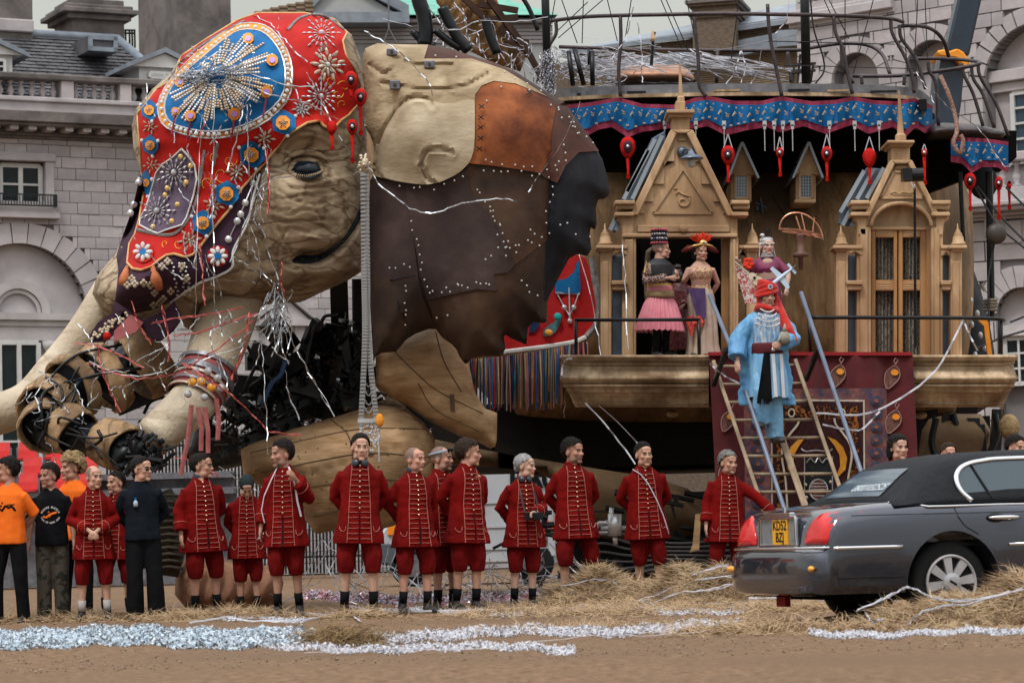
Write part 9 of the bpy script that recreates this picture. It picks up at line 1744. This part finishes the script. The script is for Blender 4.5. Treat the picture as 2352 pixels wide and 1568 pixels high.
A1 += [[(600, 770, 33.4), (606, 860, 33.2), (612, 960, 33), (616, 1042, 32.9)], [(680, 800, 33.8), (720, 870, 33.7), (770, 956, 33.5)], [(655, 745, 33.6), (690, 820, 33.5), (735, 900, 33.6), (770, 955, 33.6)], [(640, 655, 33.3), (632, 720, 33.3), (600, 780, 33.3), (590, 840, 33.3)], [(640, 660, 33.3), (655, 740, 33.4), (662, 800, 33.4)], [(655, 850, 33.8), (662, 900, 33.8), (690, 965, 33.6)], [(640, 700, 33.3), (585, 725, 33), (520, 745, 33), (480, 760, 33)], [(490, 740, 33), (485, 790, 32.9), (515, 850, 32.9), (523, 895, 32.8)], [(410, 850, 32.9), (450, 830, 32.8), (540, 800, 32.9), (562, 785, 32.9)], [(85, 848, 33), (112, 868, 33), (132, 905, 33)], [(70, 915, 33), (110, 870, 33), (120, 860, 33)], [(180, 745, 33.4), (205, 775, 33.2), (215, 800, 33)], [(200, 800, 33), (216, 820, 32.9), (216, 845, 32.9)], [(265, 720, 33), (290, 760, 32.9), (300, 840, 32.9)], [(360, 735, 33), (380, 775, 33), (390, 820, 33)], [(205, 830, 33), (260, 855, 32.9), (330, 862, 32.8), (400, 840, 32.8), (450, 770, 32.9)], [(500, 1070, 32), (560, 1110, 32), (600, 1130, 32)], [(655, 1150, 31.5), (600, 1230, 31.5), (560, 1240, 31.5)], [(845, 380, 32.9), (870, 420, 32.8), (930, 470, 32.9), (990, 492, 32.9), (1060, 468, 33), (1140, 458, 33.1), (1188, 462, 33.2)], [(1334, 235, 33), (1290, 330, 32.8), (1240, 400, 32.9), (1212, 440, 33.1)], [(835, 70, 33), (880, 95, 32.9), (930, 130, 32.9), (985, 190, 32.9), (992, 222, 33)], [(1300, 890, 36), (1294, 960, 36)], [(530, 600, 32.9), (600, 430, 33), (670, 405, 33)], [(725, 410, 33.2), (780, 412, 33.1), (832, 392, 32.9)], [(1325, 560, 35.2), (1360, 700, 35.2), (1380, 820, 35.1)], [(1428, 562, 35.8), (1436, 650, 35.7), (1442, 800, 35.3)]]
for k in range(24):
 x, y = random.uniform(330, 660), random.uniform(180, 620); P = [(x, y)]
 for s_ in range(3): x += random.uniform(-22, 26); y += random.uniform(18, 48); P.append((x, y))
 A1.append([(q_[0], q_[1], float(hd([q_])[0]) - .2) for q_ in P])
for k in range(34): x, y = random.uniform(60, 620), 0; y = 1000 - x * .42 + random.gauss(0, 50); A1.append([(x, y, 32.9), (x + random.uniform(-30, 30), y + random.uniform(10, 40), 32.8), (x + random.uniform(-50, 60), y + random.uniform(20, 70), 32.9)])
ribbons("silver_streamers", "silver and white streamers draped over the elephant's head, tusks and ear", air(A1, 1, 2.5), foil, .0062)
random.seed(15); tg = []
for k in range(70):
 x, y = 480 + random.gauss(0, 34), 170 + random.gauss(0, 8) - .12 * (0); P = []; a = random.uniform(-.5, .5) + math.pi * (random.random() < .5)
 for s_ in range(4): P.append((x, y)); x += 16 * math.cos(a); y += 9 * math.sin(a) - 1 * math.cos(a) * 3; a += random.uniform(-.9, .9)
 tg.append([(q_[0], q_[1], float(hd([q_])[0]) - random.uniform(.2, .38)) for q_ in P])
for k in range(34): x, y = random.gauss(640, 13), random.uniform(640, 760); tg.append([(x, y, 33.3), (x + random.uniform(-24, 24), y + random.uniform(5, 50), 33.2), (x + random.uniform(-40, 24), y + random.uniform(20, 90), 33.3)])
ribbons("silver_tangle", "knotted silver tangles on the blue disc and at the tusk's root", air(tg, 1, 1), foil, .006)
RD = [[(350, 742, 33), (420, 730, 32.9), (480, 722, 32.9), (560, 705, 33)], [(200, 832, 33), (300, 868, 32.8), (380, 862, 32.8), (420, 850, 32.8), (500, 800, 32.9), (585, 735, 33)], [(225, 800, 33), (245, 880, 32.8), (275, 945, 32.8)], [(420, 832, 32.8), (490, 880, 32.7), (520, 900, 32.7), (590, 960, 33.2), (620, 990, 33.3), (690, 1000, 33.5)], [(170, 785, 33.3), (240, 800, 33), (330, 845, 32.9)], [(400, 770, 32.9), (450, 765, 32.8), (520, 740, 32.9), (590, 720, 33)], [(460, 560, 32.7), (466, 640, 32.7), (470, 700, 32.8)], [(612, 345, 33), (618, 420, 32.9), (616, 490, 32.9)], [(575, 715, 33), (560, 800, 33), (530, 870, 32.9)], [(370, 700, 32.9), (385, 760, 32.9), (388, 830, 32.9)], [(300, 690, 33), (320, 750, 32.9), (350, 790, 32.9)], [(400, 1050, 32), (450, 1060, 31.9), (500, 1095, 31.9)], [(1000, 1095, 35), (1060, 1090, 35)], [(470, 280, 32.8), (455, 330, 32.8)], [(650, 600, 33), (645, 640, 33), (655, 680, 33.1)]]
ribbons("red_streamers", "thin red foil streamers strung between trunk,tusks and head", air(RD, 2, 3), redtape, .006)
random.seed(19); wt = []
for k in range(75):
 x0, y0 = random.uniform(1258, 1420), random.uniform(100, 190); x1, y1 = x0 + random.uniform(30, 240), random.uniform(120, 195); D = random.uniform(37.2, 38.2); wt.append([(x0, y0, D), (x0 * .6 + x1 * .4, (y0 + y1) / 2 + random.uniform(-14, 22), D), (x1, y1, D)])
for k in range(90): x, y = 1262 + random.gauss(0, 9), random.uniform(105, 205); wt.append([(x, y, 36.6), (x + random.uniform(-8, 8), y + random.uniform(8, 22), 36.5), (x + random.uniform(-12, 12), y + random.uniform(20, 45), 36.6)])
for k in range(26): x0 = random.uniform(1480, 1640); wt.append([(x0, random.uniform(112, 130), 37), (x0 + random.uniform(60, 110), random.uniform(138, 155), 36.9), (x0 + random.uniform(130, 260), random.uniform(150, 192), 37)])
for k in range(46): x, y = random.uniform(990, 1250), 0; y = 20 + (x - 990) * .5 + random.gauss(0, 25); wt.append([(x, y, 37.4), (x + random.uniform(-20, 30), y + random.uniform(5, 40), 37.3), (x + random.uniform(-30, 40), y + random.uniform(10, 70), 37.4)])
wt += [[(1456, 0, 36.5), (1440, 80, 36.5), (1406, 135, 36.5)], [(1336, 88, 37), (1440, 92, 37), (1520, 110, 37)], [(1460, 40, 36.4), (1473, 100, 36.4), (1474, 160, 36.4), (1476, 190, 36.3)], [(1812, 0, 36.5), (1806, 50, 36.4), (1780, 76, 36.4)], [(1700, 118, 36.4), (1690, 160, 36.4), (1668, 192, 36.4)], [(1702, 118, 36.4), (1712, 150, 36.4), (1704, 192, 36.4)], [(1748, 118, 36.4), (1742, 165, 36.4), (1724, 192, 36.4)], [(2104, 165, 36.6), (2130, 205, 36.5), (2146, 235, 36.5)], [(2145, 210, 36.5), (2185, 250, 36.5), (2255, 305, 36.5), (2300, 375, 36.5), (2320, 382, 36.5)], [(1640, 118, 36.8), (1760, 95, 36.8), (1850, 75, 36.8)], [(1100, 45, 36.2), (1180, 50, 36.3), (1260, 38, 36.4)], [(985, 20, 36), (1030, 70, 36), (1100, 48, 36)], [(880, 45, 40), (960, 60, 39), (1000, 30, 38)]]
ribbons("paper_tangle", "mass of white paper streamers snagged on the deck rails,wing and mast", air(wt, 1, 2), paper, .0065)
lw = [[(2212, 735, 34.9), (2150, 850, 34.7), (2050, 925, 34.4), (1970, 952, 34.3), (1875, 948, 34.3)], [(2212, 735, 34.9), (2228, 770, 34.8), (2246, 805, 34.8)], [(2020, 945, 34.3), (1980, 985, 34.3), (1940, 985, 34.3), (1890, 975, 34.3)], [(1630, 835, 34.3), (1660, 860, 34.2), (1698, 880, 34.1)], [(1345, 925, 34.9), (1400, 985, 34.8), (1460, 1065, 34.7)], [(1375, 930, 34.9), (1440, 990, 34.8), (1475, 1030, 34.7)], [(1290, 870, 34.8), (1296, 830, 34.9), (1320, 820, 34.9)]]
ribbons("white_line", "white cord sagging from the balcony rail across the velvet hanging", air(lw, 1, 1), paper, .010)
random.seed(23); gt_ = []
for k in range(80):
 x0 = random.uniform(700, 1300); x1 = x0 + random.uniform(-160, 200); gt_.append([(x0, random.uniform(1220, 1340), random.uniform(33, 37)), ((x0 + x1) / 2, random.uniform(1300, 1375), 33), (x1, random.uniform(1345, 1395), random.uniform(31.5, 33))])
ribbons("dark_streamers", "black and silver streamers tangled behind the legs of the row", air(gt_, 1, 2), M("dark_silver_tape",(.02,.02,.03),(.5,.5,.55),scale=3,rough=.3,metal=.3),.006)
